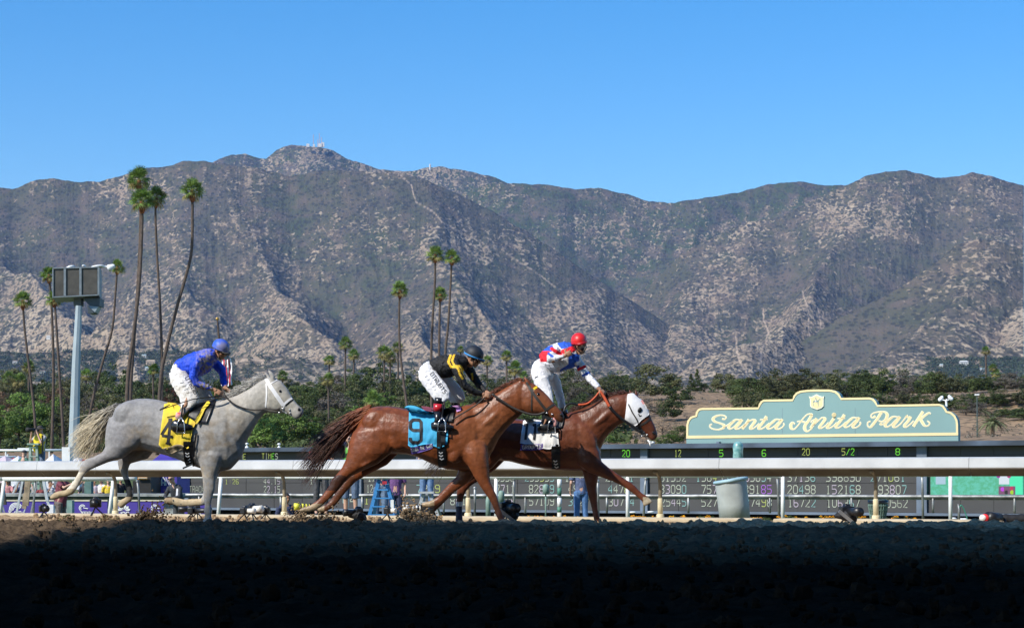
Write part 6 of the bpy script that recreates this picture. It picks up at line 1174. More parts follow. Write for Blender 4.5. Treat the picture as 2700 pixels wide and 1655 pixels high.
girth(T4, BC4, h4, [(1010, 860), (1010, 930), (1020, 1000), (1040, 1045)], 80, ((1000, 945), (1002, 965), (1008, 985), (1010, 1005)), 'black girth with white buckles under the grey horse')
strip(BC4, T4, [(1065, 800), (1050, 900), (1040, 980), (1050, 1048)], 14, .022).obj('overgirth', M_BLACK, s4)
girth(T9, BC9, h9, [(1108, 760), (1105, 860), (1110, 960), (1120, 1045)], 62, ((1105, 940), (1107, 962), (1112, 985)), 'black girth with white buckles under the number nine horse')
girth(T11, BC11, h11, [(565, 880), (562, 930), (565, 1000), (568, 1055)], 62, ((560, 1000), (565, 1020), (570, 1042)), 'black girth with white buckles under the number eleven horse')
g = drape(BC11, T11, [(540, 800), (580, 800)], [(528, 895), (588, 895)], .02, 4, 5, -.30, .003); g.obj('flap', M_C11, s11, True)
def saddle(T, BV, top, bot, lab, col=M_BLACK, trim=None):
    e = empty('saddle', (0, 0, 0), lab, 'saddle', 'racing saddles'); g = drape(BV, T, top, bot, .025, 12, 8, -.24, .02); g.obj('flap', col, e, True)
    a, b = top[0], top[-1]; m = MB(); m.loft([(T(a[0] - 10, a[1] - 22, 0), T(a[0] - 6, a[1] + 20, 0), .12, T.N), (T((a[0] + b[0]) / 2, (a[1] + b[1]) / 2 - 2, 0), T((a[0] + b[0]) / 2, (a[1] + b[1]) / 2 + 40, 0), .11, T.N), (T(b[0] + 4, b[1] - 22, 0), T(b[0] + 10, b[1] + 20, 0), .08, T.N)], 12); m.obj('seat', col, e, True)
    return e
sd4 = saddle(T4, BC4, [(1040, 600), (1120, 585), (1205, 575)], [(1000, 680), (1070, 720), (1140, 730)], 'small black racing saddle with yellow pad on the grey horse')
strip(bvh_of(c4, b4), T4, [(1160, 585), (1120, 630), (1085, 700), (1062, 730)], 22, .05).obj('pad', M_C4, sd4, True)
sd9 = saddle(T9, BC9, [(1060, 632), (1130, 632), (1215, 615)], [(1085, 700), (1140, 720), (1190, 720)], 'small black racing saddle with maroon pad on the number nine horse')
g = drape(B9, T9, [(985, 608), (1030, 612), (1075, 625)], [(1000, 636), (1040, 648), (1075, 652)], .02, 6, 2, -.2, .01); g.obj('pad', mat('pad_maroon', (.20, .03, .07), .7), sd9, True)
g = drape(B9, T9, [(1205, 608), (1255, 602)], [(1222, 650), (1250, 640)], .02, 4, 3, -.2, .01); g.obj('pad', mat('pad_lilac', (.62, .33, .72), .7), sd9, True)
sd11 = saddle(T11, BC11, [(500, 690), (560, 682), (640, 650)], [(500, 740), (560, 770), (610, 760)], 'small black racing saddle on the number eleven horse')
# ------------------------------------------------------------ people
SK = {'tan': (.42, .22, .13), 'light': (.60, .36, .26), 'brown': (.28, .14, .08)}
M_SKIN = {k: mat('skin_' + k, v, .5, .06, 8, spec=.4) for k, v in SK.items()}
M_HAIRD = mat('hair_dark', (.02, .014, .01), .6, .1, 20)
def frame_from(fwd, up=(0, 0, 1)):
    f = Vector(fwd).normalized(); u = Vector(up); r = f.cross(u).normalized(); u = r.cross(f).normalized(); return f, u, r
def add_head(g, c, fwd, up=(0, 0, 1), s=1.0, mouth=False):           # c: centre of the head; face looks along fwd
    f, u, r = frame_from(fwd, up); M = Matrix((r, f, u)).transposed(); P = lambda x, y, z: c + (r * x + f * y + u * z) * s
    g.ball(P(0, -.012, .025), (.074 * s, .094 * s, .092 * s), 14, 10, M); g.ball(P(0, .022, -.035), (.058 * s, .066 * s, .075 * s), 12, 8, M)
    g.ball(P(0, .058, -.088), (.026 * s, .024 * s, .022 * s), 8, 6, M)                                         # chin
    g.tube([P(0, .082, .022), P(0, .100, -.005), P(0, .110, -.026), P(0, .088, -.036)], [.010 * s, .013 * s, .017 * s, .012 * s], 8)   # nose
    g.tube([P(-.05, .076, .036), P(0, .092, .040), P(.05, .076, .036)], [.010 * s, .013 * s, .010 * s], 6)       # brow
    g.tube([P(-.024, .082, -.052), P(0, .094, -.050), P(.024, .082, -.052)], [.005 * s, .008 * s, .005 * s], 6); g.tube([P(-.02, .080, -.066), P(0, .090, -.066), P(.02, .080, -.066)], [.005 * s, .009 * s, .005 * s], 6)
    for k in (-1, 1): g.ball(P(.046 * k, .055, -.02), (.022 * s, .022 * s, .024 * s), 8, 6, M); g.ball(P(.076 * k, -.01, -.002), (.010 * s, .020 * s, .032 * s), 8, 6, M)   # cheek, ear
    g.tube([P(0, -.03, -.04), P(0, -.045, -.13)], [.056 * s, .058 * s], 10)
    return P, M
def add_hand(g, wrist, d, nrm, s=1.0, curl=.9, thumb=1):            # d: direction to the fingers, nrm: back of the hand
    d = Vector(d).normalized(); n = Vector(nrm); n = (n - d * n.dot(d)).normalized(); sd = d.cross(n)
    M = Matrix((sd, d, n)).transposed(); g.ball(wrist + d * .045 * s, (.040 * s, .052 * s, .017 * s), 10, 8, M); g.tube([wrist - d * .03 * s, wrist + d * .02 * s], [.027 * s, .030 * s], 8)
    for i, (x, L) in enumerate(((-.029, .062), (-.010, .072), (.010, .068), (.028, .054))):
        p = wrist + d * .082 * s + sd * x * s; pts = [wrist + d * .05 * s + sd * x * .8 * s, p]; a = 0
        for k in range(3): a += curl * .95; p = p + (d * math.cos(a) - n * math.sin(a)) * L * s * (.45, .32, .23)[k]; pts.append(p)
        g.tube(pts, [.010 * s, .0095 * s, .009 * s, .0085 * s, .007 * s], 6)
    b = wrist + d * .02 * s + sd * -.036 * s * thumb; g.tube([b, b + (d * .5 - sd * .75 * thumb - n * .3) * .035 * s, b + (d * 1.0 - sd * .55 * thumb - n * .8) * .062 * s], [.013 * s, .011 * s, .008 * s], 6)
def build(g, name, matl, parent, voxel, smooth=3, bump=None): me = fuse(g, voxel, smooth, name, .45); (wrinkle(me, .007, 1) if name in ('breeches', 'shirt', 'trousers') else None); return place(me, name, matl, parent)
def goggles(P, M, parent, s=1.0, lens=None, strap=None):
    g = MB(); k = 7; pts = [P(math.sin(a) * .080, math.cos(a) * .082 + .016, .012) for a in np.linspace(-.85, .85, k)]; g.tube(pts, [.014, .020, .021, .018, .021, .020, .014], 8, True); g.obj('goggles', lens or M_BLACK, parent, True)
    g = MB(); g.tube([P(math.sin(a) * .082, math.cos(a) * .090 - .005, .018) for a in np.linspace(.8, 2 * math.pi - .8, 14)], .006, 5); g.obj('goggle_strap', strap or M_BLACK, parent)
def eyes(P, M, parent, s=1.0):
    for k in (-1, 1):
        g = MB(); g.ball(P(.030 * k, .079, .016), .0125 * s, 8, 6); e = g.obj('eye', M_WHITEC, parent, True); g = MB(); g.ball(P(.030 * k, .088, .016), .007 * s, 8, 6); g.obj('pupil', M_EYE, e, True)
def helmet(P, M, parent, colm, band=None, peak=True, peakm=None, s=1.0, tilt=0.0, dirt=None):
    g = MB(); c = P(0, -.018, .052); pr = []
    for i in range(9): a = i / 8 * math.pi / 2; pr.append((.118 * math.cos(a) * s, .112 * math.sin(a) * s))
    pr = [(.116 * s, -.032 * s)] + pr; n0 = len(g.v)
    S = Matrix.Diagonal((.93, 1.10, 1)); g.lathe(c, pr, 22, M @ S); g.obj('helmet', colm, parent, True)
    g = MB(); g.lathe(c, [(.10 * s, -.032 * s), (.118 * s, -.034 * s), (.120 * s, -.020 * s), (.118 * s, -.014 * s)], 22, M @ S); g.obj('helmet_rim', band or colm, parent, True)
    if peak: g = MB(); pts = [P(math.sin(a) * .100 * s, math.cos(a) * .128 * s + .012, .028 - .014 * math.cos(a)) for a in np.linspace(-1.0, 1.0, 9)]; g.tube(pts, [.006, .012, .017, .021, .022, .021, .017, .012, .006], 6, True, .6); g.obj('helmet_peak', peakm or colm, parent, True)
    g = MB(); g.tube([P(-.080, .02, .02), P(-.070, .045, -.05), P(-.03, .062, -.105), P(.03, .062, -.105), P(.070, .045, -.05), P(.080, .02, .02)], .007, 6); g.obj('chin_strap', M_BLACK, parent)

M_BREECH = mat('white_breeches', (.80, .80, .83), .7, .04, 6, bump=.35, bscale=7); M_BOOTB = mat('black_boot', (.012, .012, .014), .25, .05, 9, spec=.6)
M_BREECHM = mat('muddy_breeches', (.80, .79, .80), .75, .25, 7, bump=.35, bscale=7, col2=(.62, .57, .50))
M_BLUES = attr_mat('blue_silks', .62, bump=.4, bscale=7, var=.12, vscale=9, spec=.4); M_SILK = attr_mat('racing_silks', .72, bump=.4, bscale=7, var=.06, vscale=9, spec=.4)
def wrinkle(me, amp, seed=0):                        # folds of loose cloth
    v = vnp(me); nn = np.empty(len(me.vertices) * 3, np.float32); me.vertices.foreach_get('normal', nn); nn = nn.reshape(-1, 3)
    a = v[:, 0] * 11 + v[:, 2] * 8 + seed; b = v[:, 2] * 5 - v[:, 0] * 4 + v[:, 1] * 9; d = (ridged(a * .8 + fbm(b, a, 2), b * .55, 3) - .8) * amp; me.vertices.foreach_set('co', (v + nn * d[:, None]).astype(np.float32).ravel()); me.update()
def silks(g, voxel, paint, T, matl, parent, smooth=4):
    me = fuse(g, voxel, smooth, 'jersey', .5); wrinkle(me, .011, 3); v = vnp(me); x, y = T.back(v); set_col(me, np.clip(paint(x, y, v @ np.array(T.N) - T.P.pt(0, 0) @ T.N), .004, 1)); return place(me, 'jersey', matl, parent)
def limb(g, T, pts, seg=10): g.tube([T(*p[:3]) for p in pts], [p[3] for p in pts], seg)
def foot_loft(g, T, L): g.loft(T.secs(L), 12)

# --- blue rider on the grey horse
j4 = empty('person', T4(960, 400, 0), 'jockey in mud-spattered royal blue silks and blue cap on the grey horse', 'jockey', 'jockeys')
g = MB()   # body under the clothes, one continuous surface
limb(g, T4, [(930, 370, 0, .09), (1000, 320, 0, .10), (1090, 280, 0, .11), (1160, 255, 0, .08), (1200, 225, 0, .05)])
for o, dx in ((-.17, 0), (.17, 35)):
    limb(g, T4, [(935 + dx, 380, o * .5, .05), (985 + dx, 430, o, .04), (1045 + dx, 515, o * 1.25, .032), (1035 + dx, 600, o * 1.5, .030), (1002 + dx, 690, o * 1.62, .026), (995 + dx, 745, o * 1.85, .03), (1070 + dx, 770, o * 1.9, .025)])
limb(g, T4, [(1120, 265, -.14, .045), (1095, 340, -.20, .038), (1090, 425, -.21, .034), (1150, 460, -.17, .03), (1215, 490, -.12, .026)])
limb(g, T4, [(1160, 270, .14, .045), (1215, 340, .20, .038), (1235, 420, .17, .034), (1262, 465, .10, .028)])
hd = T4(1243, 205, -.01); fw = T4.P.pt(1, 0) - T4.P.pt(0, 0) + Vector((0, -.30, -.55)); P4, M4 = add_head(g, hd, fw, (-.15, 0, 1), 1.0)
X_ = (T4(100, 0) - T4(0, 0)).normalized(); dn = Vector((0, 0, -1))
add_hand(g, T4(1222, 492, -.12), X_ * .8 + dn * .45, Vector((0, -1, .4)), 1.0, .75, -1); add_hand(g, T4(1262, 472, .08), X_ * .7 + dn * .5, Vector((0, .6, 1)), 1.0, .9, 1)
build(g, 'body', M_SKIN['tan'], j4, .0065, 2)
g = MB(); g.loft(T4.secs([(936, 268, 915, 330, .11, 0), (950, 258, 985, 385, .14, 0), (1000, 232, 1040, 400, .165, 0), (1065, 208, 1095, 390, .18, 0), (1130, 190, 1158, 350, .185, 0), (1180, 186, 1200, 300, .13, 0), (1205, 195, 1220, 262, .075, 0)]), 16)
limb(g, T4, [(1120, 262, -.13, .075), (1088, 330, -.20, .073), (1082, 400, -.215, .062), (1100, 445, -.20, .052), (1150, 465, -.17, .045), (1205, 482, -.125, .036)]); limb(g, T4, [(1160, 270, .13, .07), (1215, 340, .20, .065), (1235, 420, .17, .05), (1258, 462, .10, .036)])
def pj4(x, y, o): c = np.tile([.012, .065, .62], (len(x), 1)); n_ = fbm(x / 26, y / 26, 4); k = np.clip(n_ * 1.8 + .75, 0, 1); return lerp(c, (.33, .27, .20), k * np.clip(blob(x, y, 1140, 300, 75, 130) * (x > 1060) + blob(x, y, 1150, 470, 90, 50), 0, 1) * (o < 0))
silks(g, .009, pj4, T4, M_BLUES, j4)
g = MB(); g.loft(T4.secs([(905, 300, 965, 285, .11, 0), (884, 345, 1000, 345, .15, 0), (886, 385, 1015, 400, .155, 0), (900, 430, 990, 440, .12, 0)]), 14)
for o, dx, dy in ((-.13, 0, 0), (.13, 40, -5)): g.loft(T4.secs([(890 + dx, 370, 1010 + dx, 350, .085, o * .9), (905 + dx, 440, 1062 + dx, 425, .085, o * 1.15), (940 + dx, 500, 1100 + dx, 490, .075, o * 1.35), (975 + dx, 550, 1122 + dx, 550, .062, o * 1.55), (990 + dx, 590, 1105 + dx, 592, .052, o * 1.65), (992 + dx, 625, 1070 + dx, 628, .045, o * 1.8)]), 14)
br_ = build(g, 'breeches', M_BREECHM, j4, .009, 4)
BB = bvh_of(br_); text_on(BB, T4, 'DTRUBY', 978, 398, 1068, 548, 30, .006, 4, j4, M_INK, 'letter', -.2); 
for k_ in range(4): strip(BB, T4, [(945 + 16 * k_, 440 + 24 * k_), (975 + 14 * k_, 432 + 24 * k_)], 3, .006, None, -.2).obj('letter', M_INK, j4)
for o, dx in ((-.28, 0), (.28, 42)):
    b_ = MB(); b_.loft(T4.secs([(996 + dx, 618, 1072 + dx, 622, .045, o * .9), (985 + dx, 660, 1035 + dx, 664, .038, o * 1.0), (968 + dx, 700, 1012 + dx, 712, .036, o * 1.1)]), 12); bo = b_.obj('boot', mat('boot_muddy', (.45, .38, .33), .5, .3, 12, col2=(.28, .22, .18)), j4, True)
    b_ = MB(); b_.loft(T4.secs([(968 + dx, 655, 1020 + dx, 655, .044, o), (964 + dx, 695, 1012 + dx, 703, .042, o * 1.06)]), 12); b_.obj('boot_cuff', mat('cuff_red_white', (.75, .55, .52), .6, .3, 14, col2=(.65, .06, .05)), bo, True)
    b_ = MB(); foot_loft(b_, T4, [(945 + dx, 722, 942 + dx, 782, .030, o * 1.18), (972 + dx, 705, 965 + dx, 800, .042, o * 1.18), (1020 + dx, 725, 1018 + dx, 795, .044, o * 1.18), (1065 + dx, 738, 1062 + dx, 788, .040, o * 1.18), (1094 + dx, 748, 1092 + dx, 778, .024, o * 1.18)]); b_.obj('shoe', M_BOOTB, bo, True)
helmet(P4, M4, j4, mat('cap_blue_muddy', (.02, .10, .62), .5, .4, 5, col2=(.34, .28, .20)), peakm=mat('peak_muddy', (.12, .10, .08), .7, .3, 12)); goggles(P4, M4, j4)
g = MB(); g.tube([P4(-.055, -.01, -.10), P4(0, .035, -.125), P4(.055, -.01, -.10), P4(.03, -.06, -.09), P4(-.03, -.06, -.09), P4(-.055, -.01, -.10)], .018, 8); g.obj('collar', M_WHITEC, j4, True)
w = empty('whip', T4(960, 600, -.3), 'thin black whip held across the grey horse saddle cloth', 'whip'); g = MB(); g.tube([T4(1285, 535, -.20), T4(1100, 560, -.32), T4(960, 608, -.36), T4(868, 638, -.36)], [.009, .007, .006, .009], 6); g.obj('shaft', M_BLACK, w)
g = MB(); g.tube([T4(940, 600, -.36), T4(866, 640, -.36)], [.006, .011], 6); g.obj('flap', M_BLACK, w)
def rein(T, BV, pts, r, lab, cols=(M_DKLEA,), split=None, grp='reins'):
    e = empty('rein', T(*pts[0]), lab, 'rein', grp); q = [Vector(p) for p in cat_rom([tuple(T(*p)) for p in pts], 6)]; k = len(q) if not split else int(len(q) * split)
    g = MB(); g.tube(q[:k + 1], r, 6, True, 1); g.obj('strap', cols[0], e, True)
    if split: g = MB(); g.tube(q[k:], r, 6, True, 1); g.obj('strap', cols[-1], e, True)
rein(T4, B4, [(1290, 520, -.16), (1340, 575, -.17), (1410, 615, -.16), (1500, 635, -.14), (1590, 628, -.14), (1660, 632, -.13), (1690, 622, -.11)], .011, 'dark rein from the blue rider hands to the grey horse bit')
rein(T4, B4, [(1150, 575, -.20), (1230, 560, -.20), (1290, 540, -.17), (1320, 560, -.16)], .008, 'loose rein end by the grey horse saddle')

# --- black rider on number nine
j9 = empty('person', T9(1050, 400, 0), 'jockey in black silks with yellow zigzag bands on the number nine horse', 'jockey', 'jockeys')
g = MB(); limb(g, T9, [(1000, 350, 0, .09), (1080, 325, 0, .10), (1160, 315, 0, .11), (1240, 290, 0, .08), (1290, 270, 0, .055)])
for o, dx in ((-.16, 0), (.16, 60)): limb(g, T9, [(1000 + dx, 370, o * .5, .05), (1045 + dx, 430, o, .04), (1115 + dx, 515, o * 1.25, .032), (1118 + dx, 580, o * 1.5, .030), (1112 + dx, 690, o * 1.65, .026), (1108 + dx, 750, o * 1.9, .03), (1180 + dx, 765, o * 1.9, .026)])
limb(g, T9, [(1230, 290, -.15, .045), (1262, 380, -.21, .038), (1290, 450, -.21, .034), (1360, 500, -.16, .03), (1425, 525, -.12, .026)]); limb(g, T9, [(1270, 300, .15, .045), (1320, 390, .20, .036), (1370, 450, .16, .03), (1430, 500, .10, .026)])
hd = T9(1345, 258, -.01); fw = X_ + Vector((0, -.25, -.45)); P9, M9 = add_head(g, hd, fw, (-.1, 0, 1), 1.02)
add_hand(g, T9(1420, 522, -.12), X_ * .95 + dn * .15, Vector((0, -1, .35)), 1.05, .7, -1); add_hand(g, T9(1432, 505, .08), X_ * .9 + dn * .3, Vector((0, .6, 1)), 1.0, .9, 1)
build(g, 'body', M_SKIN['tan'], j9, .0065, 2)
g = MB(); g.loft(T9.secs([(1022, 275, 1060, 345, .12, 0), (1060, 254, 1090, 395, .15, 0), (1110, 240, 1130, 402, .17, 0), (1165, 230, 1180, 395, .18, 0), (1225, 232, 1240, 370, .185, 0), (1280, 245, 1290, 335, .13, 0), (1305, 262, 1310, 310, .075, 0)]), 16)
limb(g, T9, [(1215, 285, -.14, .078), (1248, 355, -.21, .072), (1270, 420, -.215, .06), (1300, 465, -.20, .05), (1360, 505, -.165, .044), (1418, 525, -.125, .033)]); limb(g, T9, [(1270, 300, .14, .07), (1322, 390, .20, .06), (1372, 455, .16, .045), (1425, 500, .10, .033)])
ZIG = [(1188, 233), (1172, 282), (1192, 318), (1232, 318), (1248, 338), (1256, 372), (1275, 400)]
def pj9(x, y, o):
    c = np.tile([.012, .012, .014], (len(x), 1)); d = np.full(len(x), 1e9)
    for s_ in (-13, 13):
        for a, b in zip(ZIG[:-1], ZIG[1:]): d = np.minimum(d, segd(x, y, a[0] + s_, a[1] - s_ * .25, b[0] + s_, b[1] - s_ * .25)[0])
    c = lerp(c, (.80, .50, .03), (d < 8) * 1.0 * (o < .02)); d2 = segd(x, y, 1330, 370, 1335, 410)[0]; return lerp(c, (.8, .5, .03), (d2 < 7) * 1.)
silks(g, .0085, pj9, T9, M_SILK, j9, 3)
g = MB(); g.loft(T9.secs([(985, 300, 1040, 275, .11, 0), (952, 335, 1070, 320, .15, 0), (948, 375, 1095, 372, .155, 0), (965, 425, 1080, 420, .12, 0)]), 14)
for o, dx, dy in ((-.13, 0, 0), (.13, 62, 8)): g.loft(T9.secs([(950 + dx, 350, 1085 + dx, 350, .085, o * .9), (965 + dx, 420, 1120 + dx, 405, .085, o * 1.15), (1005 + dx, 475, 1165 + dx, 455, .078, o * 1.35), (1045 + dx, 520, 1195 + dx, 505, .065, o * 1.55), (1075 + dx, 556, 1198 + dx, 552, .055, o * 1.65), (1092 + dx, 580, 1160 + dx, 582, .046, o * 1.8)]), 14)
br_ = build(g, 'breeches', M_BREECH, j9, .009, 4); BB = bvh_of(br_); text_on(BB, T9, 'DTRUBYS', 1022, 372, 1128, 520, 30, .006, 4, j9, M_INK, 'letter', -.2)
for k_ in range(5): strip(BB, T9, [(990 + 17 * k_, 395 + 24 * k_), (1012 + 15 * k_, 385 + 24 * k_)], 3, .006, None, -.2).obj('letter', mat('grey_print', (.35, .35, .4), .7), j9)
M_REDB = mat('boot_red', (.55, .02, .03), .25, .1, 9, spec=.6)
for o, dx in ((-.26, 0), (.26, 66)):
    b_ = MB(); b_.loft(T9.secs([(1086 + dx, 545, 1152 + dx, 552, .050, o * .9), (1084 + dx, 590, 1150 + dx, 594, .046, o)]), 12); bo = b_.obj('boot', M_BOOTB, j9, True)
    b_ = MB(); b_.loft(T9.secs([(1080 + dx, 592, 1148 + dx, 596, .048, o), (1080 + dx, 645, 1142 + dx, 648, .044, o * 1.04)]), 12); b_.obj('boot_cuff', M_REDB if o < 0 else M_BOOTB, bo, True)
    b_ = MB(); b_.loft(T9.secs([(1083 + dx, 646, 1140 + dx, 649, .043, o * 1.04), (1092 + dx, 700, 1136 + dx, 702, .036, o * 1.12), (1086 + dx, 740, 1134 + dx, 738, .036, o * 1.15)]), 12); b_.obj('boot_shaft', M_BOOTB, bo, True)
    b_ = MB(); foot_loft(b_, T9, [(1070 + dx, 730, 1072 + dx, 778, .030, o * 1.16), (1100 + dx, 716, 1098 + dx, 786, .042, o * 1.16), (1150 + dx, 728, 1150 + dx, 788, .044, o * 1.16), (1200 + dx, 742, 1200 + dx, 786, .040, o * 1.16), (1230 + dx, 752, 1230 + dx, 776, .024, o * 1.16)]); b_.obj('shoe', M_BOOTB, bo, True)
helmet(P9, M9, j9, mat('cap_black', (.015, .02, .03), .6, .1, 20), band=mat('cap_band_blue', (.05, .30, .70), .5, .05), peak=True, peakm=M_BLACK, s=1.08); goggles(P9, M9, j9)
rein(T9, B9, [(1490, 520, -.16), (1560, 570, -.15), (1640, 620, -.13), (1740, 660, -.12), (H9 + 440, 668, -.11), (H9 + 495, 650, -.10)], .016, 'dark rubber rein from the black rider hand to the number nine bit'); rein(T9, B9, [(1440, 545, -.16), (1380, 600, -.20), (1290, 660, -.24), (1215, 710, -.30)], .010, 'rein loop falling back to the number nine saddle')
def stirrup(T, pts, lab):
    e = empty('stirrup', T(*pts[0]), lab, 'stirrup', 'stirrups'); g = MB(); g.tube([T(*p) for p in pts], .010, 6); g.obj('iron', M_SILV, e, True)
    g = MB(); a = pts[0]; g.tube([T(a[0] + 4, a[1] - 90, a[2] + .06), T(*a)], .012, 5); g.obj('leather', M_BLACK, e)
stirrup(T9, [(1150, 690, -.33), (1128, 725, -.35), (1120, 790, -.35), (1180, 795, -.35), (1175, 725, -.35), (1150, 690, -.33)], 'steel stirrup on the number nine horse')
stirrup(T4, [(1020, 690, -.37), (998, 730, -.38), (990, 800, -.38), (1050, 805, -.38), (1045, 735, -.38), (1020, 690, -.37)], 'steel stirrup on the grey horse')

# --- rider in the red cap, standing in the stirrups and shouting
j11 = empty('person', T11(460, 330, 0), 'jockey in red, white and blue silks and red cap shouting with a raised fist', 'jockey', 'jockeys')
g = MB(); limb(g, T11, [(455, 330, 0, .09), (510, 290, 0, .10), (580, 255, 0, .12), (650, 235, -.02, .10), (700, 205, -.04, .06)])
limb(g, T11, [(460, 340, -.08, .05), (478, 430, -.13, .04), (512, 530, -.18, .032), (528, 620, -.24, .03), (520, 700, -.29, .034), (500, 750, -.30, .03), (560, 775, -.30, .026)])
limb(g, T11, [(520, 360, .10, .04), (552, 430, .13, .04), (575, 520, .17, .032), (598, 620, .2, .028), (585, 700, .29, .034), (560, 750, .30, .03), (620, 775, .30, .026)])
limb(g, T11, [(580, 215, -.16, .048), (545, 262, -.25, .04), (560, 285, -.27, .038), (610, 265, -.28, .034), (655, 248, -.28, .03)])
limb(g, T11, [(690, 235, .10, .048), (745, 320, .06, .04), (790, 385, .02, .036), (840, 440, -.04, .03), (885, 482, -.08, .027)])
hd = T11(745, 162, -.10); fw = Vector((.22, -1.0, -.10)); P11, M11 = add_head(g, hd, fw, (-.25, .1, 1), 1.05)
add_hand(g, T11(650, 248, -.28), Vector((.75, -.1, .35)), Vector((-.2, -1, -.2)), 1.12, 1.35, 1); add_hand(g, T11(884, 482, -.08), X_ * .8 + dn * .55, Vector((.2, -.5, 1)), 1.1, .9, -1)
build(g, 'body', M_SKIN['tan'], j11, .0065, 2)
g = MB(); g.loft(T11.secs([(446, 238, 480, 330, .12, 0), (475, 200, 525, 355, .155, 0), (520, 168, 570, 362, .175, 0), (575, 146, 620, 350, .185, -.01), (630, 138, 680, 332, .18, -.02), (680, 150, 728, 310, .14, -.03), (700, 172, 745, 275, .09, -.04)]), 16)
limb(g, T11, [(580, 205, -.14, .085), (550, 245, -.23, .078), (545, 275, -.26, .066), (590, 268, -.28, .052), (642, 250, -.28, .040)]); limb(g, T11, [(690, 235, .08, .08), (738, 310, .06, .068), (780, 375, .03, .062), (830, 425, -.03, .052), (878, 474, -.075, .040)])
def pj11(x, y, o):
    W = (.74, .74, .78); R_ = (.70, .015, .03); B_ = (.02, .10, .55); c = np.tile(W, (len(x), 1))
    c = lerp(c, B_, ((segd(x, y, 480, 205, 640, 150)[0] < 22) & (o < .1)) * 1.); c = lerp(c, W, (segd(x, y, 560, 165, 600, 215)[0] < 18) * 1.); c = lerp(c, R_, ((y > 205) & (y < 285) & (x < 520)) * 1.); c = lerp(c, R_, (segd(x, y, 535, 190, 600, 232)[0] < 13) * 1.)
    c = lerp(c, W, ((x > 500) & (x < 620) & (y > 235) & (o < -.15)) * 1.); c = lerp(c, B_, ((segd(x, y, 512, 225, 540, 245)[0] < 9) & (o < -.12)) * 1.)
    c = lerp(c, B_, ((x > 600) & (x < 700) & (y < 190)) * 1.); c = lerp(c, R_, (segd(x, y, 620, 215, 690, 190)[0] < 22) * (o > -.22) * 1.)
    c = lerp(c, B_, ((x > 655) & (x < 735) & (y > 225) & (y < 345)) * 1.); c = lerp(c, B_, (segd(x, y, 610, 350, 690, 300)[0] < 16) * 1.)
    c = lerp(c, W, (segd(x, y, 715, 300, 745, 290)[0] < 14) * 1.); c = lerp(c, R_, (segd(x, y, 725, 342, 775, 318)[0] < 11) * 1.); c = lerp(c, B_, (segd(x, y, 758, 385, 805, 362)[0] < 7) * 1.); return c
silks(g, .0085, pj11, T11, M_SILK, j11, 3)
g = MB(); g.loft(T11.secs([(410, 290, 470, 255, .11, 0), (386, 330, 525, 330, .15, 0), (386, 370, 550, 385, .15, 0), (410, 410, 540, 420, .12, 0)]), 14)
g.loft(T11.secs([(390, 350, 500, 350, .08, -.10), (405, 410, 525, 400, .08, -.13), (435, 480, 545, 475, .07, -.16), (465, 540, 560, 535, .06, -.19), (485, 590, 568, 590, .052, -.22), (492, 635, 562, 638, .045, -.25)]), 14)
g.loft(T11.secs([(480, 360, 565, 370, .08, .10), (505, 420, 592, 425, .078, .13), (535, 490, 606, 495, .066, .16), (555, 555, 618, 560, .058, .18), (568, 615, 628, 622, .046, .2)]), 14)
br_ = build(g, 'breeches', M_BREECH, j11, .009, 4); BB = bvh_of(br_); strip(BB, T11, [(412, 400), (436, 388)], 6, .006, None, -.2).obj('emblem', M_INK, j11)
for o, dx in ((-.27, 0), (.27, 55)):
    b_ = MB(); b_.loft(T11.secs([(492 + dx, 625, 566 + dx, 628, .048, o * .95), (488 + dx, 690, 552 + dx, 694, .040, o * 1.03), (476 + dx, 740, 530 + dx, 742, .036, o * 1.08)]), 12); bo = b_.obj('boot', M_BOOTB, j11, True)
    b_ = MB(); foot_loft(b_, T11, [(455 + dx, 740, 458 + dx, 788, .030, o * 1.1), (485 + dx, 726, 483 + dx, 797, .042, o * 1.1), (530 + dx, 735, 530 + dx, 797, .044, o * 1.1), (570 + dx, 748, 570 + dx, 792, .038, o * 1.1), (592 + dx, 760, 592 + dx, 782, .022, o * 1.1)]); b_.obj('shoe', M_BOOTB, bo, True)
helmet(P11, M11, j11, mat('cap_red', (.72, .02, .02), .4, .05, 9), peakm=mat('cap_red_dark', (.40, .01, .015), .4), s=1.02); goggles(P11, M11, j11)
g = MB(); f_, u_, r_ = frame_from(fw, (-.25, .1, 1)); g.ball(P11(0, .088, -.060), (.026, .014, .030), 12, 8, Matrix((r_, f_, u_)).transposed()); mo = g.obj('mouth', mat('mouth_dark', (.03, .006, .006), .6), j11, True)
g = MB(); g.tube([P11(-.016, .104, -.036), P11(0, .107, -.034), P11(.016, .104, -.036)], .005, 5); g.obj('teeth', M_WHITEC, mo)
rein(T11, B11, [(890, 500, -.12), (915, 530, -.12), (950, 590, -.13), (980, 635, -.13), (1050, 700, -.12), (1110, 740, -.11), (1170, 780, -.10)], .022, 'orange and black rein from the raised hand down to the leading horse bit', (mat('rein_orange', (.62, .10, .03), .6, .08), M_BLACK), .42)
rein(T11, B11, [(890, 500, -.10), (850, 550, -.12), (800, 590, -.14), (735, 600, -.16)], .014, 'orange rein loop falling to the leading horse mane', (mat('rein_orange', (.62, .10, .03), .6, .08),)); rein(T11, B11, [(735, 600, -.17), (690, 590, -.18), (650, 610, -.2), (640, 650, -.22)], .014, 'black rein loop above the leading horse withers', (M_BLACK,))
stirrup(T11, [(560, 700, -.34), (540, 735, -.35), (530, 802, -.35), (590, 806, -.35), (585, 735, -.35), (560, 700, -.34)], 'steel stirrup on the number eleven horse')
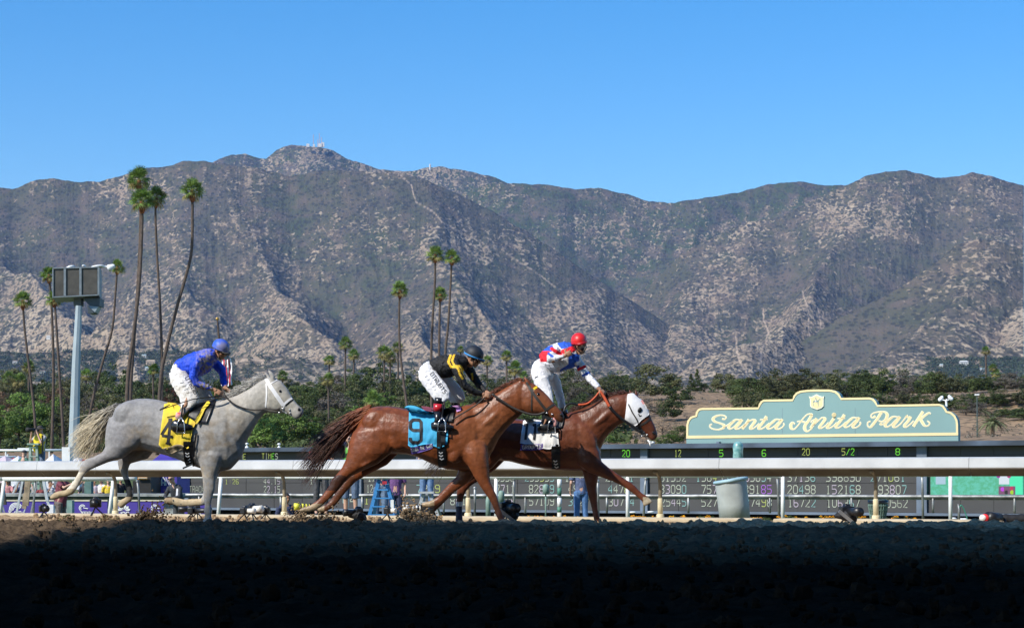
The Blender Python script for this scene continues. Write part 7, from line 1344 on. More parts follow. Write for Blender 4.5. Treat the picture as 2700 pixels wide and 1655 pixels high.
# ------------------------------------------------------------ infield: people, cameras, bins, banners
M_CLOTH = {}
def cm(c, k=None):
    k = k or 'cloth_%d_%d_%d' % tuple(int(x * 100) for x in c)
    return mat(k, c, .8, .10, 9, bump=.35, bscale=12)
def person(px, ytop, D, face, pose, label, shirt, trousers, H=1.75, skin='tan', sleeve='short', shorts=False, hat=None, hair=True, lens=None, stance='stand', group=None, shoes=(.03, .03, .03), glasses=False, lean=0.0, cat='person', simple=False):
    S = H / 1.75; top = at(px, ytop, D); a = math.radians(face); f = Vector((math.sin(a), -math.cos(a), 0)); r = Vector((-math.cos(a), -math.sin(a), 0)) * -1; u = Vector((0, 0, 1))
    hh = {'stand': 1.75, 'sit': 1.28, 'crouch': 1.12}[stance] * S; b = Vector((top.x, D, top.z - hh)); t = empty('person', b, label, cat, group); sk = M_SKIN[skin]
    Q = lambda x, y, z: b + (r * x + f * y + u * z) * S
    hz_ = {'stand': .93, 'sit': .48, 'crouch': .32}[stance]; ln = lean
    sh_z = hz_ + .50; hip = Q(0, -ln * .3, hz_); chest = lambda x, y, z: Q(x, y + ln * (z - hz_) * 1.0, z)
    g = MB(); headc = chest(0, .03 + ln * .1, sh_z + .20); P, M = add_head(g, headc, (f + Vector((0, 0, -.1 - ln * .3))), s=S)
    g.tube([hip, chest(0, 0, hz_ + .25), chest(0, -.01, sh_z - .05), chest(0, 0, sh_z + .08)], [.11 * S, .11 * S, .12 * S, .05 * S], 10)
    legs = []
    for k in (-1, 1):
        if stance == 'stand': L = [Q(.09 * k, 0, hz_), Q(.10 * k, .02, .50), Q(.11 * k, -.01, .09)]
        elif stance == 'sit': L = [Q(.09 * k, 0, hz_), Q(.13 * k, .42, hz_ + .03), Q(.13 * k, .44, .08)]
        else: L = [Q(.09 * k, -.05, hz_), Q(.16 * k, .34, .46), Q(.14 * k, .08, .08)]
        legs.append(L); g.tube(L, [.07 * S, .052 * S, .036 * S], 8); g.tube([L[2], L[2] + f * .12 * S - u * .04 * S], [.036 * S, .026 * S], 6)
    arms = []
    for k in (-1, 1):
        s0 = chest(.19 * k, 0, sh_z - .02)
        if pose == 'camera': el = chest(.25 * k, .20, sh_z - .22); wr = chest(.06 * k, .30 if k < 0 else .22, sh_z + .14)
        elif pose == 'lens': el = chest(.30 * k, .16, sh_z - .10); wr = chest(.10 * k, .34, sh_z + .16)
        elif pose == 'lean': el = chest(.24 * k, .20, sh_z - .28); wr = chest(.03 * k, .40, sh_z - .34)
        elif pose == 'point': el = chest(.27 * k, .2, sh_z - .12); wr = chest(.12 * k, .50, sh_z + .05)
        else: el = chest(.25 * k, -.02, sh_z - .30); wr = chest(.23 * k, .14, sh_z - .52)
        arms.append((s0, el, wr)); g.tube([s0, el, wr], [.045 * S, .037 * S, .027 * S], 8)
        if not simple: add_hand(g, wr, (wr - el).normalized() + u * (.3 if pose in ('camera', 'lens') else 0), r * k, S, .9, k)
        else: g.ball(wr + (wr - el).normalized() * .06, .04 * S, 8, 6)
    build(g, 'body', sk, t, .011 if not simple else .016, 2)
    g = MB(); g.tube([hip - u * .06 * S, chest(0, 0, hz_ + .1), chest(0, 0, hz_ + .3), chest(0, 0, sh_z - .03), chest(0, 0, sh_z + .05)], [.15 * S, .15 * S, .165 * S, .15 * S, .06 * S], 12, True, .72); g.tube([chest(-.17, 0, sh_z - .02), chest(.17, 0, sh_z - .02)], [.07 * S, .07 * S], 8)
    for s0, el, wr in arms: g.tube([s0, el, el + (wr - el) * .85] if sleeve == 'long' else [s0, s0 + (el - s0) * .75], [.065 * S, .058 * S, .04 * S] if sleeve == 'long' else [.068 * S, .064 * S], 8)
    build(g, 'shirt', cm(shirt), t, .013, 3)
    g = MB(); g.tube([hip + u * .05 * S, hip - u * .08 * S], [.145 * S, .13 * S], 10, True, .8)
    for L in legs:
        q = [L[0], L[1], L[1] + (L[2] - L[1]) * (.10 if shorts else .95)]; g.tube(q, [.095 * S, .075 * S, (.078 if shorts else .058) * S], 8)
    build(g, 'trousers', cm(trousers), t, .014, 3)
    for L in legs: g = MB(); g.ball(L[2] + f * .06 * S - u * .05 * S, (.05 * S, .05 * S, .04 * S), 8, 6); g.ball(L[2] + f * .14 * S - u * .06 * S, (.045 * S, .06 * S, .03 * S), 8, 6); g.obj('shoe', cm(shoes), t, True)
    if hat:
        kind, c = hat; g = MB(); g.ball(P(0, -.012, .055), (.086 * S, .105 * S, .075 * S), 12, 8, M)
        if kind == 'brim': g.lathe(P(0, 0, .045), [(.08 * S, .01), (.17 * S, -.012), (.17 * S, -.02), (.08 * S, 0)], 18, M)
        else: g.ball(P(0, .11, .038), (.06 * S, .06 * S, .010 * S), 10, 6, M)
        g.obj('hat', cm(c), t, True)
    elif hair: g = MB(); g.ball(P(0, -.025, .042), (.084 * S, .100 * S, .085 * S), 12, 8, M); g.obj('hair', M_HAIRD, t, True)
    if glasses: goggles(P, M, t, S)
    if lens:
        c0 = P(0, .12, .0); ln_, rr, col_ = lens; e = empty('camera', c0, 'camera with %s lens held by the %s' % ('long' if ln_ > .25 else 'black', label.split(',')[0][:40]), 'camera', 'hand held cameras')
        g = MB(); g.box(c0 + f * .02, (.14, .08, .11), rz=-a); g.obj('camera_body', M_BLACK, e); g = MB(); g.tube([c0 + f * .05, c0 + f * (.08 + ln_ * .5), c0 + f * (.1 + ln_)], [rr * .7, rr * .8, rr], 14); g.obj('lens', cm(col_, 'lens_barrel'), e, True)
    return t
# people behind the rail
person(107, 1122, 60, -35, 'camera', 'photographer in black hat and yellow vest standing on the green stepladder', (.55, .50, .48), (.16, .22, .34), 1.78, 'light', hat=('brim', (.06, .055, .05)), lens=(.30, .075, (.02, .02, .02)), cat='photographer')
v = MB(); c = at(103, 1170, 59.80); v.ball(c + Vector((0, .05, .12)), (.20, .12, .22), 12, 8); v.ball(c + Vector((-.02, .03, -.12)), (.19, .13, .20), 12, 8); 
vt = empty('vest', c, 'bright yellow photographer vest worn by the man on the ladder', 'vest'); me = fuse(v, .025, 3); place(me, 'panel', mat('vest_yellow', (.88, .66, .02), .7, .15, 6), vt); g = MB(); g.box(at(112, 1172, 59.6), (.05, .04, .6)); g.obj('strap', M_BLACK, vt)
person(472, 1250, 50, -30, 'lean', 'man in dark suit and sunglasses leaning on the rail behind the grey foreleg', (.035, .04, .05), (.05, .055, .06), 1.72, 'light', 'long', glasses=True, lean=.35, hair=False)
g = MB(); g.quad(at(465, 1287, 49.72), at(474, 1287, 49.72), at(470, 1316, 49.6), at(463, 1312, 49.6)); tg = g.obj('shirt_front', M_WHITEC); tag(tg, 'white shirt front and tie of the man in the dark suit', 'shirt')
person(160, 1238, 46, 75, 'point', 'man in maroon shirt and brown trousers reaching out by the white scaffold', (.18, .04, .06), (.15, .125, .11), 1.72, 'light', lean=.1)
person(846, 1150, 43, 15, 'camera', 'photographer in red shirt and grey trousers behind the chestnut tail', (.45, .02, .04), (.075, .075, .08), 1.8, 'light', lens=(.2, .05, (.03, .03, .03)), cat='photographer', hat=('cap', (.5, .48, .42)))
person(925, 1143, 38, -14, 'lens', 'photographer in green shirt and denim shorts aiming a huge lens beside the chestnut rump', (.10, .35, .05), (.10, .15, .24), 1.76, 'light', shorts=True, cat='photographer', hair=True)
L_ = empty('camera', at(882, 1164, 37), 'huge purple and black telephoto lens pointing at the race behind the chestnut tail', 'camera'); g = MB(); g.tube([at(905, 1172, 37.6), at(886, 1166, 36.9), at(883, 1167, 36.7)], [.08, .10, .125], 18); g.obj('lens', mat('lens_purple', (.13, .05, .17), .5, .1), L_, True); g = MB(); g.lathe(at(882.5, 1168, 36.66), [(0, .0), (.095, .0), (.10, -.02)], 18, Matrix.Rotation(math.radians(90), 3, 'X')); g.obj('front_glass', mat('lens_glass', (.01, .01, .015), .08, 0, spec=.9), L_); g = MB(); g.box(at(890, 1190, 37.2), (.3, .2, .25)); g.obj('camera_body', M_BLACK, L_)
person(755, 1302, 40, 30, 'rest', 'boy in navy shirt crouching by the cream rail sleeve', (.03, .04, .10), (.04, .04, .07), 1.55, 'brown', stance='crouch')
person(1004, 1190, 43, -10, 'camera', 'man in jeans standing on the blue stepladder', (.05, .06, .12), (.13, .20, .30), 1.74, 'light', cat='photographer')
person(1043, 1215, 46, 10, 'rest', 'person in purple top and dark trousers beside the blue stepladder', (.16, .07, .22), (.03, .04, .09), 1.66, 'light')
person(1125, 1168, 46, 0, 'camera', 'photographer in blue jeans sitting high on the white stepladder', (.10, .10, .14), (.14, .24, .42), 1.7, 'light', cat='photographer')
person(1532, 1206, 45, 190, 'rest', 'man in blue and white striped shirt and blue jeans behind the leading foreleg', (.10, .13, .24), (.09, .20, .42), 1.72, 'light')
st_ = bpy.data.objects['person']
ppl = [(20, 1262, 'seated spectator in a pink top at the far left edge', (.55, .25, .25), ('cap', (.8, .8, .8))), (37, 1278, 'spectator in a white cap left of the wooden post', (.6, .4, .35), ('cap', (.85, .85, .85))), (62, 1265, 'spectator in navy shirt behind the first scaffold leg', (.05, .07, .15), None), (93, 1264, 'spectator in black and white shirt beside the grey stake', (.35, .35, .35), None), (112, 1266, 'spectator in dark red shirt behind the white scaffold', (.25, .05, .05), ('cap', (.1, .1, .1))), (132, 1268, 'spectator in white shirt left of the man in maroon', (.75, .72, .72), None),
       (226, 1264, 'spectator in black shirt right of the green pillar', (.03, .03, .04), None), (248, 1262, 'spectator bending in a pale pink shirt', (.72, .60, .66), None), (268, 1260, 'spectator in white shirt near the leaning white post', (.78, .78, .76), None), (286, 1262, 'spectator in yellow shirt at the leaning white post', (.75, .55, .04), None), (318, 1258, 'spectator in black clothes left of the orange sign', (.03, .03, .035), ('cap', (.03, .03, .03))), (368, 1262, 'spectator in black with white lanyard under the orange sign', (.04, .04, .045), None)]
for px, y, lb, c, h in ppl: person(px, y, 72 + (px % 5), random.uniform(-60, 60), random.choice(['rest', 'camera', 'lean']), lb, c, (.06, .07, .10), 1.68, random.choice(['light', 'tan']), hat=h, stance='sit', group='spectators behind the ledge', simple=True)
person(63, 1186, 66, 150, 'rest', 'spectator in green shirt and dark cap left of the stepladder', (.06, .16, .12), (.1, .1, .12), 1.7, 'light', hat=('cap', (.05, .05, .06)), simple=True)
person(227, 1192, 74, 20, 'rest', 'spectator in red shirt just left of the grey horse tail tip', (.5, .04, .05), (.1, .1, .12), 1.7, 'light', simple=True)
# stepladders
def stepladder(x0, x1, xt, y0, y1, D, col, label, w=.08, steps=5, dz=.5):
    t = empty('stepladder', at((x0 + x1) / 2, y1, D), label, 'stepladder'); tp = [at(xt - 8, y0, D), at(xt + 8, y0, D)]
    for a, b in ((at(x0, y1, D), tp[0]), (at(x1, y1, D), tp[1]), (at(x0 + 14, y1, D + dz * 1.6), tp[0]), (at(x1 + 9, y1, D + dz * 1.6), tp[1])): g = MB(); g.bar(a, b, w, w * .6); g.obj('leg', col, t)
    for i in range(steps): k = (i + .7) / steps; a = at(x0, y1, D).lerp(tp[0], k); b = at(x1, y1, D).lerp(tp[1], k); g = MB(); g.bar(a, b, .03, .09); g.obj('step', col, t)
    g = MB(); g.box((tp[0] + tp[1]) / 2 + Vector((0, .05, .02)), (.36, .30, .05)); g.obj('top', col, t); return t
M_LBLUE = mat('ladder_blue', (.06, .28, .62), .45, .1); M_LGRN = mat('ladder_green', (.10, .26, .15), .5, .4, 2, col2=(.45, .50, .48)); M_LALU = mat('ladder_aluminium', (.62, .66, .68), .45, .1, metal=.3)
lb_ = stepladder(970, 1046, 1008, 1262, 1372, 42, M_LBLUE, 'blue fibreglass stepladder behind the chestnut hind legs', .075)
g = MB(); g.box(at(1014, 1272, 41.9), (.10, .04, .07)); g.obj('label_plate', mat('plate_red', (.55, .04, .06), .5), lb_); g = MB(); g.box(at(1034, 1330, 41.9), (.07, .03, .22)); g.obj('label_plate', M_WHITE, lb_)
stepladder(76, 102, 88, 1172, 1290, 59.5, M_LGRN, 'green topped aluminium stepladder under the yellow vest', .07)
stepladder(1095, 1160, 1124, 1300, 1372, 45.5, M_LALU, 'white aluminium stepladder left of the bandaged leg', .07, 4)
sc_ = empty('scaffold', at(55, 1360, 48), 'white scaffold of ladders and planks at the left edge', 'scaffold')
for (x0, y0), (x1, y1), w, mm in (((60, 1266), (42, 1362), .05, M_LALU), ((48, 1268), (34, 1300), .04, M_LALU), ((98, 1266), (80, 1362), .035, M_GALV), ((115, 1266), (125, 1320), .07, M_LALU), ((125, 1320), (142, 1362), .06, M_LALU), ((75, 1318), (62, 1352), .03, M_LALU), ((0, 1310), (14, 1358), .03, M_GALV), ((4, 1272), (12, 1330), .10, mat('tree_stake', (.07, .06, .05), .9))): g = MB(); g.bar(at(x0, y0, 48), at(x1, y1, 48), w); g.obj('pole', mm, sc_)
g = MB(); g.bar(at(74, 1266, 48), at(68, 1332, 48), .14, .06); g.obj('plank', mat('timber', (.42, .33, .22), .85, .25, 8), sc_); g = MB(); g.bar(at(66, 1300, 48), at(64, 1340, 48), .10, .05); g.obj('plank', MATS['timber'], sc_)
g = MB(); g.box(at(134, 1346, 47.8), (.16, .14, .32)); g.obj('white_bag', M_WHITEC, sc_)
# ledge, purple banners and sponsor box
def panel(px0, py0, px1, py1, D, m_, name, lab, cat, dep=.08, parent=None):
    g = MB(); a = at(px0, py1, D); b = at(px1, py0, D); g.box(((a.x + b.x) / 2, D + dep / 2, (a.z + b.z) / 2), (b.x - a.x, dep, b.z - a.z)); o = g.obj(name, m_, parent)
    if lab: tag(o, lab, cat)
    return o
M_PURB = mat('banner_purple', (.075, .045, .33), .6, .06, 3); M_LEDGE = mat('ledge_grey', (.36, .38, .36), .8, .25, 3, bump=.2, bscale=8); M_CRM = mat('cream_trim', (.72, .66, .48), .7, .1)
le = empty('ledge', at(240, 1310, 63), 'long grey ledge above the purple banners at the left', 'wall'); panel(-160, 1301, 482, 1308, 63, M_LEDGE, 'coping', None, None, .5, le); panel(-160, 1308, 482, 1313, 63.1, mat('ledge_shadow', (.05, .09, .09), .8), 'board', None, None, .4, le); panel(-160, 1313, 482, 1360, 63.3, M_LEDGE, 'wall', None, None, .3, le)  # dark board under the coping carries its shadow in the colour
def ring_arc(g, f, cx, cy, r, a0, a1, w, k=14): ribbon(g, f, [(cx + r * math.cos(math.radians(a0 + (a1 - a0) * i / k)), cy + r * math.sin(math.radians(a0 + (a1 - a0) * i / k))) for i in range(k + 1)], w)
def banner(x0, x1, lab, logo, cx):
    D = 56; t = empty('banner', at((x0 + x1) / 2, 1360, D), lab, 'banner', 'purple banners along the ledge'); panel(x0, 1321, x1, 1361, D, M_PURB, 'cloth', None, None, .04, t); panel(x0, 1317, x1, 1320.6, D - .02, M_CRM, 'trim', None, None, .08, t)
    f = lambda x, y: at(x, y, D - .02); g = MB()
    if logo == 'swirl':
        for r, a0, a1, w in ((17, 150, 330, 2.6), (13.5, 155, 345, 2.2), (10, 160, 350, 2.0), (6.5, 165, 360, 1.8)): ring_arc(g, f, cx, 1342, r, a0, a1, w)
        ring_arc(g, f, cx - 6, 1346, 12, 90, 190, 3.0); ring_arc(g, f, cx + 6, 1352, 5, 60, 260, 2.4); g.obj('emblem', M_WHITE, t)
        g = MB(); [ribbon(g, f, [(cx - 4 + i * 5, 1348), (cx - 5 + i * 5, 1358)], 1.6) for i in range(5)]; ribbon(g, f, [(cx - 4, 1348), (cx + 14, 1347)], 1.4); g.obj('script', M_WHITE, t)
    elif logo == 'wordmark':
        ring_arc(g, f, cx - 5, 1338, 8, 120, 330, 2.4); ring_arc(g, f, cx - 5, 1338, 4.5, 120, 340, 1.8); ribbon(g, f, [(cx - 2, 1338), (cx + 10, 1340)], 2.2); ribbon(g, f, [(cx - 10, 1344), (cx - 4, 1354)], 2.4); g.obj('emblem', M_WHITE, t); g = MB()
        for i in range(7): ribbon(g, f, [(cx - 3 + i * 4.2, 1347 + (i % 2)), (cx - 5 + i * 4.2, 1356)], 1.8)
        ribbon(g, f, [(cx - 5, 1348), (cx + 26, 1349)], 1.4); g.obj('script', M_WHITE, t)
    elif logo == 'peacock':
        for a in (-76, -46, -16, 16, 46, 76):
            s, c_ = math.sin(math.radians(a)), math.cos(math.radians(a)); q = [(cx + s * 4 + c_ * 0, 1346 - c_ * 3)]; p0 = (cx + s * 3.5, 1346 - c_ * 3.0); p1 = (cx + s * 14 + c_ * 3.4, 1346 - c_ * 13 + s * 3.4); p2 = (cx + s * 18.5, 1346 - c_ * 18); p3 = (cx + s * 14 - c_ * 3.4, 1346 - c_ * 13 - s * 3.4); g.quad(f(*p0), f(*p1), f(*p2), f(*p3))
        g.obj('emblem', M_WHITE, t); w = 9.5
        for i, ch in enumerate('NBC'):
            g = MB(); 
            for s_ in GL[ch]: ribbon(g, f, [(cx - 15 + i * 10.5 + x * 2, 1349 + y * 1.75) for x, y in s_], 2.2)
            g.obj('letter', M_WHITE, t)
banner(-120, 142, 'purple banner with a white swirling horse emblem at the left edge', 'swirl', 42); banner(190, 283, 'purple banner with white wordmark behind the tripod camera', 'wordmark', 222); banner(299, 362, 'purple banner with the white NBC peacock', 'peacock', 326); banner(363, 432, 'purple banner right of the peacock, half behind flying dirt', 'wordmark', 412); banner(482, 556, 'purple banner behind the grey horse foreleg', 'wordmark', 508)
bx = empty('sponsor_tent', at(430, 1300, 74), 'purple sponsor tent with white lettering BLANC beneath the grey horse belly', 'tent'); panel(399, 1252, 466, 1300, 74, M_PURB, 'wall', None, None, 3, bx)
for i, ch in enumerate('BLANC'):
    g = MB(); 
    for s_ in GL[ch]: ribbon(g, lambda x, y: at(x, y, 73.97), [(403.5 + i * 11.4 + x * 2.0, 1257 + y * 3.7) for x, y in s_], 3.2)
    g.obj('letter', M_WHITE, bx)
g = MB(); pk = at(430, 1191, 75.5); bs = [at(396, 1218, 74), at(466, 1218, 74), at(466, 1218, 74) + Vector((0, 3, 0)), at(396, 1218, 74) + Vector((0, 3, 0))]; [g.quad(bs[i], bs[(i + 1) % 4], pk) for i in range(4)]; g.quad(*bs[::-1]); g.obj('canopy', M_PURB, bx)
for px in (398, 464): g = MB(); g.bar(at(px, 1218, 74), at(px, 1252, 74), .06); g.obj('leg', M_WHITE, bx)
bk = empty('camera_booth', at(382, 1300, 72), 'dark booth with an orange sign left of the purple tent', 'booth'); panel(350, 1252, 398, 1300, 72, mat('booth_dark', (.02, .018, .016), .7), 'wall', None, None, 2, bk); panel(363, 1257, 388, 1263.5, 71.9, mat('sign_orange', (.8, .35, .06), .5), 'sign_board', None, None, .04, bk); panel(363, 1258, 388, 1260, 71.86, mat('sign_white2', (.8, .75, .6), .5), 'sign_stripe', None, None, .02, bk)
gp = panel(222, 1262, 240, 1310, 64, mat('pillar_green', (.12, .22, .19), .7), 'pillar', 'dark green pillar among the spectators', 'pillar', .4)
panel(176, 1318, 190, 1360, 55, mat('post_pale_green', (.25, .38, .33), .7), 'pillar', 'pale green post left of the tripod camera', 'pillar', .3)
panel(163, 1178, 184, 1225, 64, M_WHITE, 'pillar', 'white box pillar beside the speaker mast base', 'pillar', .5)
# course furniture far behind on the left
fr = empty('running_rail', at(60, 1190, 150), 'white running rail on the far grass at the left', 'rail'); g = MB(); g.tube([at(-200, 1186, 150), at(40, 1187, 150), at(164, 1186, 150)], .10, 8); g.obj('top_rail', M_WHITE, fr, True); g = MB(); g.tube([at(-200, 1204, 118), at(42, 1204, 118)], .07, 8); g.obj('top_rail', M_WHITE, fr, True)
for px, y, D in ((20, 1197, 118), (-60, 1204, 118), (68, 1181, 150), (130, 1186, 150), (-30, 1186, 150), (15, 1186, 150)): g = MB(); g.tube([at(px, y, D), at(px, y + 24, D)], .06, 6); g.obj('post', M_WHITE, fr)
panel(46, 1180, 82, 1184, 100, M_WHITE, 'beam', 'short white beam with a knob beside the yellow vest', 'beam', .2)
for i, (px, w, h, lb) in enumerate(((42, 16, 12, 'white tent peak at the far left'), (134, 16, 17, 'white tent peak right of the stepladder'), (202, 14, 10, 'white tent peak under the horse tail'), (5, 22, 12, 'pale pink tent peak at the left edge'))):
    D = 80; g = MB(); b0, b1 = at(px - w, 1215, D), at(px + w * .5, 1215, D); pk = at(px + w * .4, 1213 - h, D + 1); b2, b3 = b1 + Vector((0, 2, 0)), b0 + Vector((0, 2, 0)); [g.quad(a, b, pk) for a, b in ((b0, b1), (b1, b2), (b2, b3), (b3, b0))]; g.quad(b3, b2, b1, b0)
    g.box(((b0.x + b1.x) / 2, D + 1, b0.z - .6), ((b1.x - b0.x) * .9, 1.8, 1.2)); o = g.obj('tent', M_WHITEC if i < 3 else cm((.75, .6, .62))); tag(o, lb, 'tent', 'tents')
g = MB(); b0, b1 = at(18, 1216, 82), at(44, 1216, 82); pk = at(36, 1205, 83); g.quad(b0, b1, pk); g.quad(b1, b0 + Vector((0, 1.5, 0)), pk); g.box(((b0.x + b1.x) / 2, 82.8, b0.z - .5), (b1.x - b0.x, 1, 1)); tag(g.obj('tent', cm((.45, .04, .08))), 'small red tent at the left edge', 'tent', 'tents')
# flag behind the blue rider
fg = empty('flag', at(600, 1180, 130), 'red and white striped flag hanging on a thin pole behind the blue rider arm', 'flag'); g = MB(); g.tube([at(573, 842, 130), at(578, 900, 130), at(603, 1190, 130)], [.06, .08, .10], 6); g.obj('pole', mat('pole_brown', (.09, .06, .045), .8), fg); g = MB(); g.ball(at(573, 840, 130), .12, 8, 6); g.obj('finial', mat('brass', (.5, .3, .08), .4, metal=.6), fg)
for i in range(7):
    g = MB(); a = 584 + i * 3.6; pts = []
    for j in range(8): y = 950 + j * 10; x = a + (i - 2) * .25 * j * .5 + 1.2 * math.sin(j * .9 + i); pts.append((at(x, y + abs(i - 3) * -1.5, 129.8 + .12 * math.sin(i * 2 + j)), at(x + 3.8, y + abs(i - 2) * -1.5, 129.8 + .12 * math.sin(i * 2 + 2 + j))))
    for p, q in zip(pts[:-1], pts[1:]): g.quad(p[0], p[1], q[1], q[0])
    g.obj('stripe', cm((.55, .03, .05)) if i % 2 else M_WHITEC, fg)
# bins and barrels
M_BIN = mat('bin_liner_grey', (.42, .46, .44), .6, .08, 4, bump=.5, bscale=3.5); M_BINL = mat('bin_rim_blue', (.33, .50, .56), .5, .05)
b = empty('waste_bin', at(1937, 1374, 33), 'large pale grey cylindrical bin with a folded liner, leaning slightly behind the rail', 'bin')
g = MB(); k = 28; n0 = 0; rows = [(1372, 1897.5, 1977.5, 0, 0), (1330, 1893, 1974, 0, 0), (1290, 1888, 1970, 0, 0), (1268, 1885, 1967, 6, 0)]
for y, x0, x1, sk_, _ in rows:
    c = at((x0 + x1) / 2, y, 33); R = (x1 - x0) / 2 / F * 33
    for j in range(k): a = 2 * math.pi * j / k; rr = R * (1 + .018 * math.sin(a * 7 + y * .3)); g.v.append((c.x + rr * math.cos(a), c.y + rr * math.sin(a), c.z + .045 * math.cos(a) * (1 if sk_ else .3)))
for i in range(3):
    for j in range(k): a_ = i * k + j; b_ = i * k + (j + 1) % k; g.f.append((a_, b_, b_ + k, a_ + k)); g.m.append(0)
g.f.append(tuple(range(k))[::-1]); g.m.append(0); g.obj('drum', M_BIN, b, True)
g = MB(); c = at(1926, 1266, 33); pts = [(c.x + .275 * math.cos(a), c.y + .275 * math.sin(a), c.z + .045 * math.cos(a)) for a in np.linspace(0, 2 * math.pi, 33)]; g.tube(pts, .030, 8, False); g.obj('rim', M_BINL, b, True); g = MB(); g.quad(*[Vector((p[0], p[1], p[2] - .02)) for p in pts[:-1]]); g.obj('liner_inside', M_BINL, b)
tb = empty('teal_barrel', at(1946, 1206, 36), 'teal mottled glass barrel standing above the rail on its post', 'barrel'); g = MB(); z0 = at(1946, 1213, 36); g.lathe(z0, [(.0, 0), (.085, 0), (.10, .06), (.094, .16), (.10, .26), (.085, .32), (.05, .35), (0, .36)], 16); g.obj('barrel', mat('teal_glass', (.30, .52, .50), .25, .35, 14, spec=.8, col2=(.10, .27, .27)), tb, True); g = MB(); g.tube([z0, at(1946, 1372, 36)], .035, 8); g.obj('post', M_GALV, tb)
mb_ = empty('mesh_bin', at(2315, 1374, 36), 'green wire mesh bin with a black liner behind the right rail post', 'bin'); M_MESHG = mat('mesh_green', (.22, .34, .28), .6, .2)
for i in range(22):
    a = 2 * math.pi * i / 22; g = MB(); c0 = at(2315, 1374, 36); pr = [(.14, 0), (.155, .12), (.185, .3), (.165, .38)]; g.tube([c0 + Vector((r_ * math.cos(a), r_ * math.sin(a), z)) for r_, z in pr], .006, 4); g.obj('wire', M_MESHG, mb_)
for z, r_ in ((.02, .142), (.12, .156), (.22, .172), (.3, .186), (.37, .17)): g = MB(); c0 = at(2315, 1374, 36); g.tube([c0 + Vector((r_ * math.cos(a), r_ * math.sin(a), z)) for a in np.linspace(0, 6.283, 21)], .007, 4, False); g.obj('hoop', M_MESHG, mb_)
g = MB(); g.lathe(at(2315, 1374, 36), [(.13, .01), (.14, .12), (.172, .3), (.185, .37), (.19, .41), (.15, .40)], 18); g.obj('liner', mat('liner_green', (.13, .19, .165), .5, .2, 8, bump=.5, bscale=10), mb_, True); g = MB(); g.lathe(at(2315, 1374, 36), [(.192, .345), (.198, .40), (.15, .415), (.0, .40)], 18); g.obj('bag_top', M_BLACK, mb_, True)
for px, y0, y1, lb in ((1322, 1292, 1324, 'pale green upright canister by the number nine horse foreleg'), (1439, 1275, 1303, 'pale green canister in front of the lit digits left of the banded pole'), (1287, 1306, 1370, 'pale green hose reel stand behind the chestnut foreleg')):
    g = MB(); c0 = at(px, y1, 46); h = (y1 - y0) / F * 46; r_ = .075 if y1 < 1330 else .06; g.lathe(c0, [(0, 0), (r_, 0), (r_, h * .8), (r_ * .7, h * .95), (0, h)], 14)
    if y1 < 1330: g.tube([c0, at(px, 1372, 46)], .02, 5)
    o = g.obj('canister', mat('canister_green', (.24, .36, .30), .6, .15), None, True); tag(o, lb, 'canister')
sp_ = empty('sprinkler', at(2528, 1372, 40), 'grey sprinkler stand with a curled green hose left of the ground camera', 'sprinkler'); g = MB(); g.tube([at(2528, 1372, 40), at(2529, 1342, 40), at(2526, 1328, 40)], [.03, .025, .012], 8); g.obj('stand', M_GALV, sp_, True); g = MB(); g.tube([Vector(p) for p in cat_rom([tuple(at(*q, 40)) for q in ((2530, 1338), (2534, 1331), (2541, 1340), (2547, 1356), (2552, 1372))], 6)], .012, 6); g.obj('hose', mat('hose_green', (.06, .30, .20), .5), sp_, True)
for px, y in ((2513, 1366), (2536, 1368), (2543, 1368), (1716, 1349), (1668, 1350)):
    g = MB(); g.ball(at(px, y, 60), (.12, .05, .035), 8, 6); tag(g.obj('paper_scrap', M_WHITE, None, True), {2513: 'white scrap left of the sprinkler stand', 2536: 'white scrap just right of the sprinkler stand', 2543: 'white scrap farthest right of the sprinkler stand', 1716: 'white scrap under the tote board nearer the rail post', 1668: 'white scrap under the tote board at the white post'}[px], 'litter', 'white scraps on the infield')
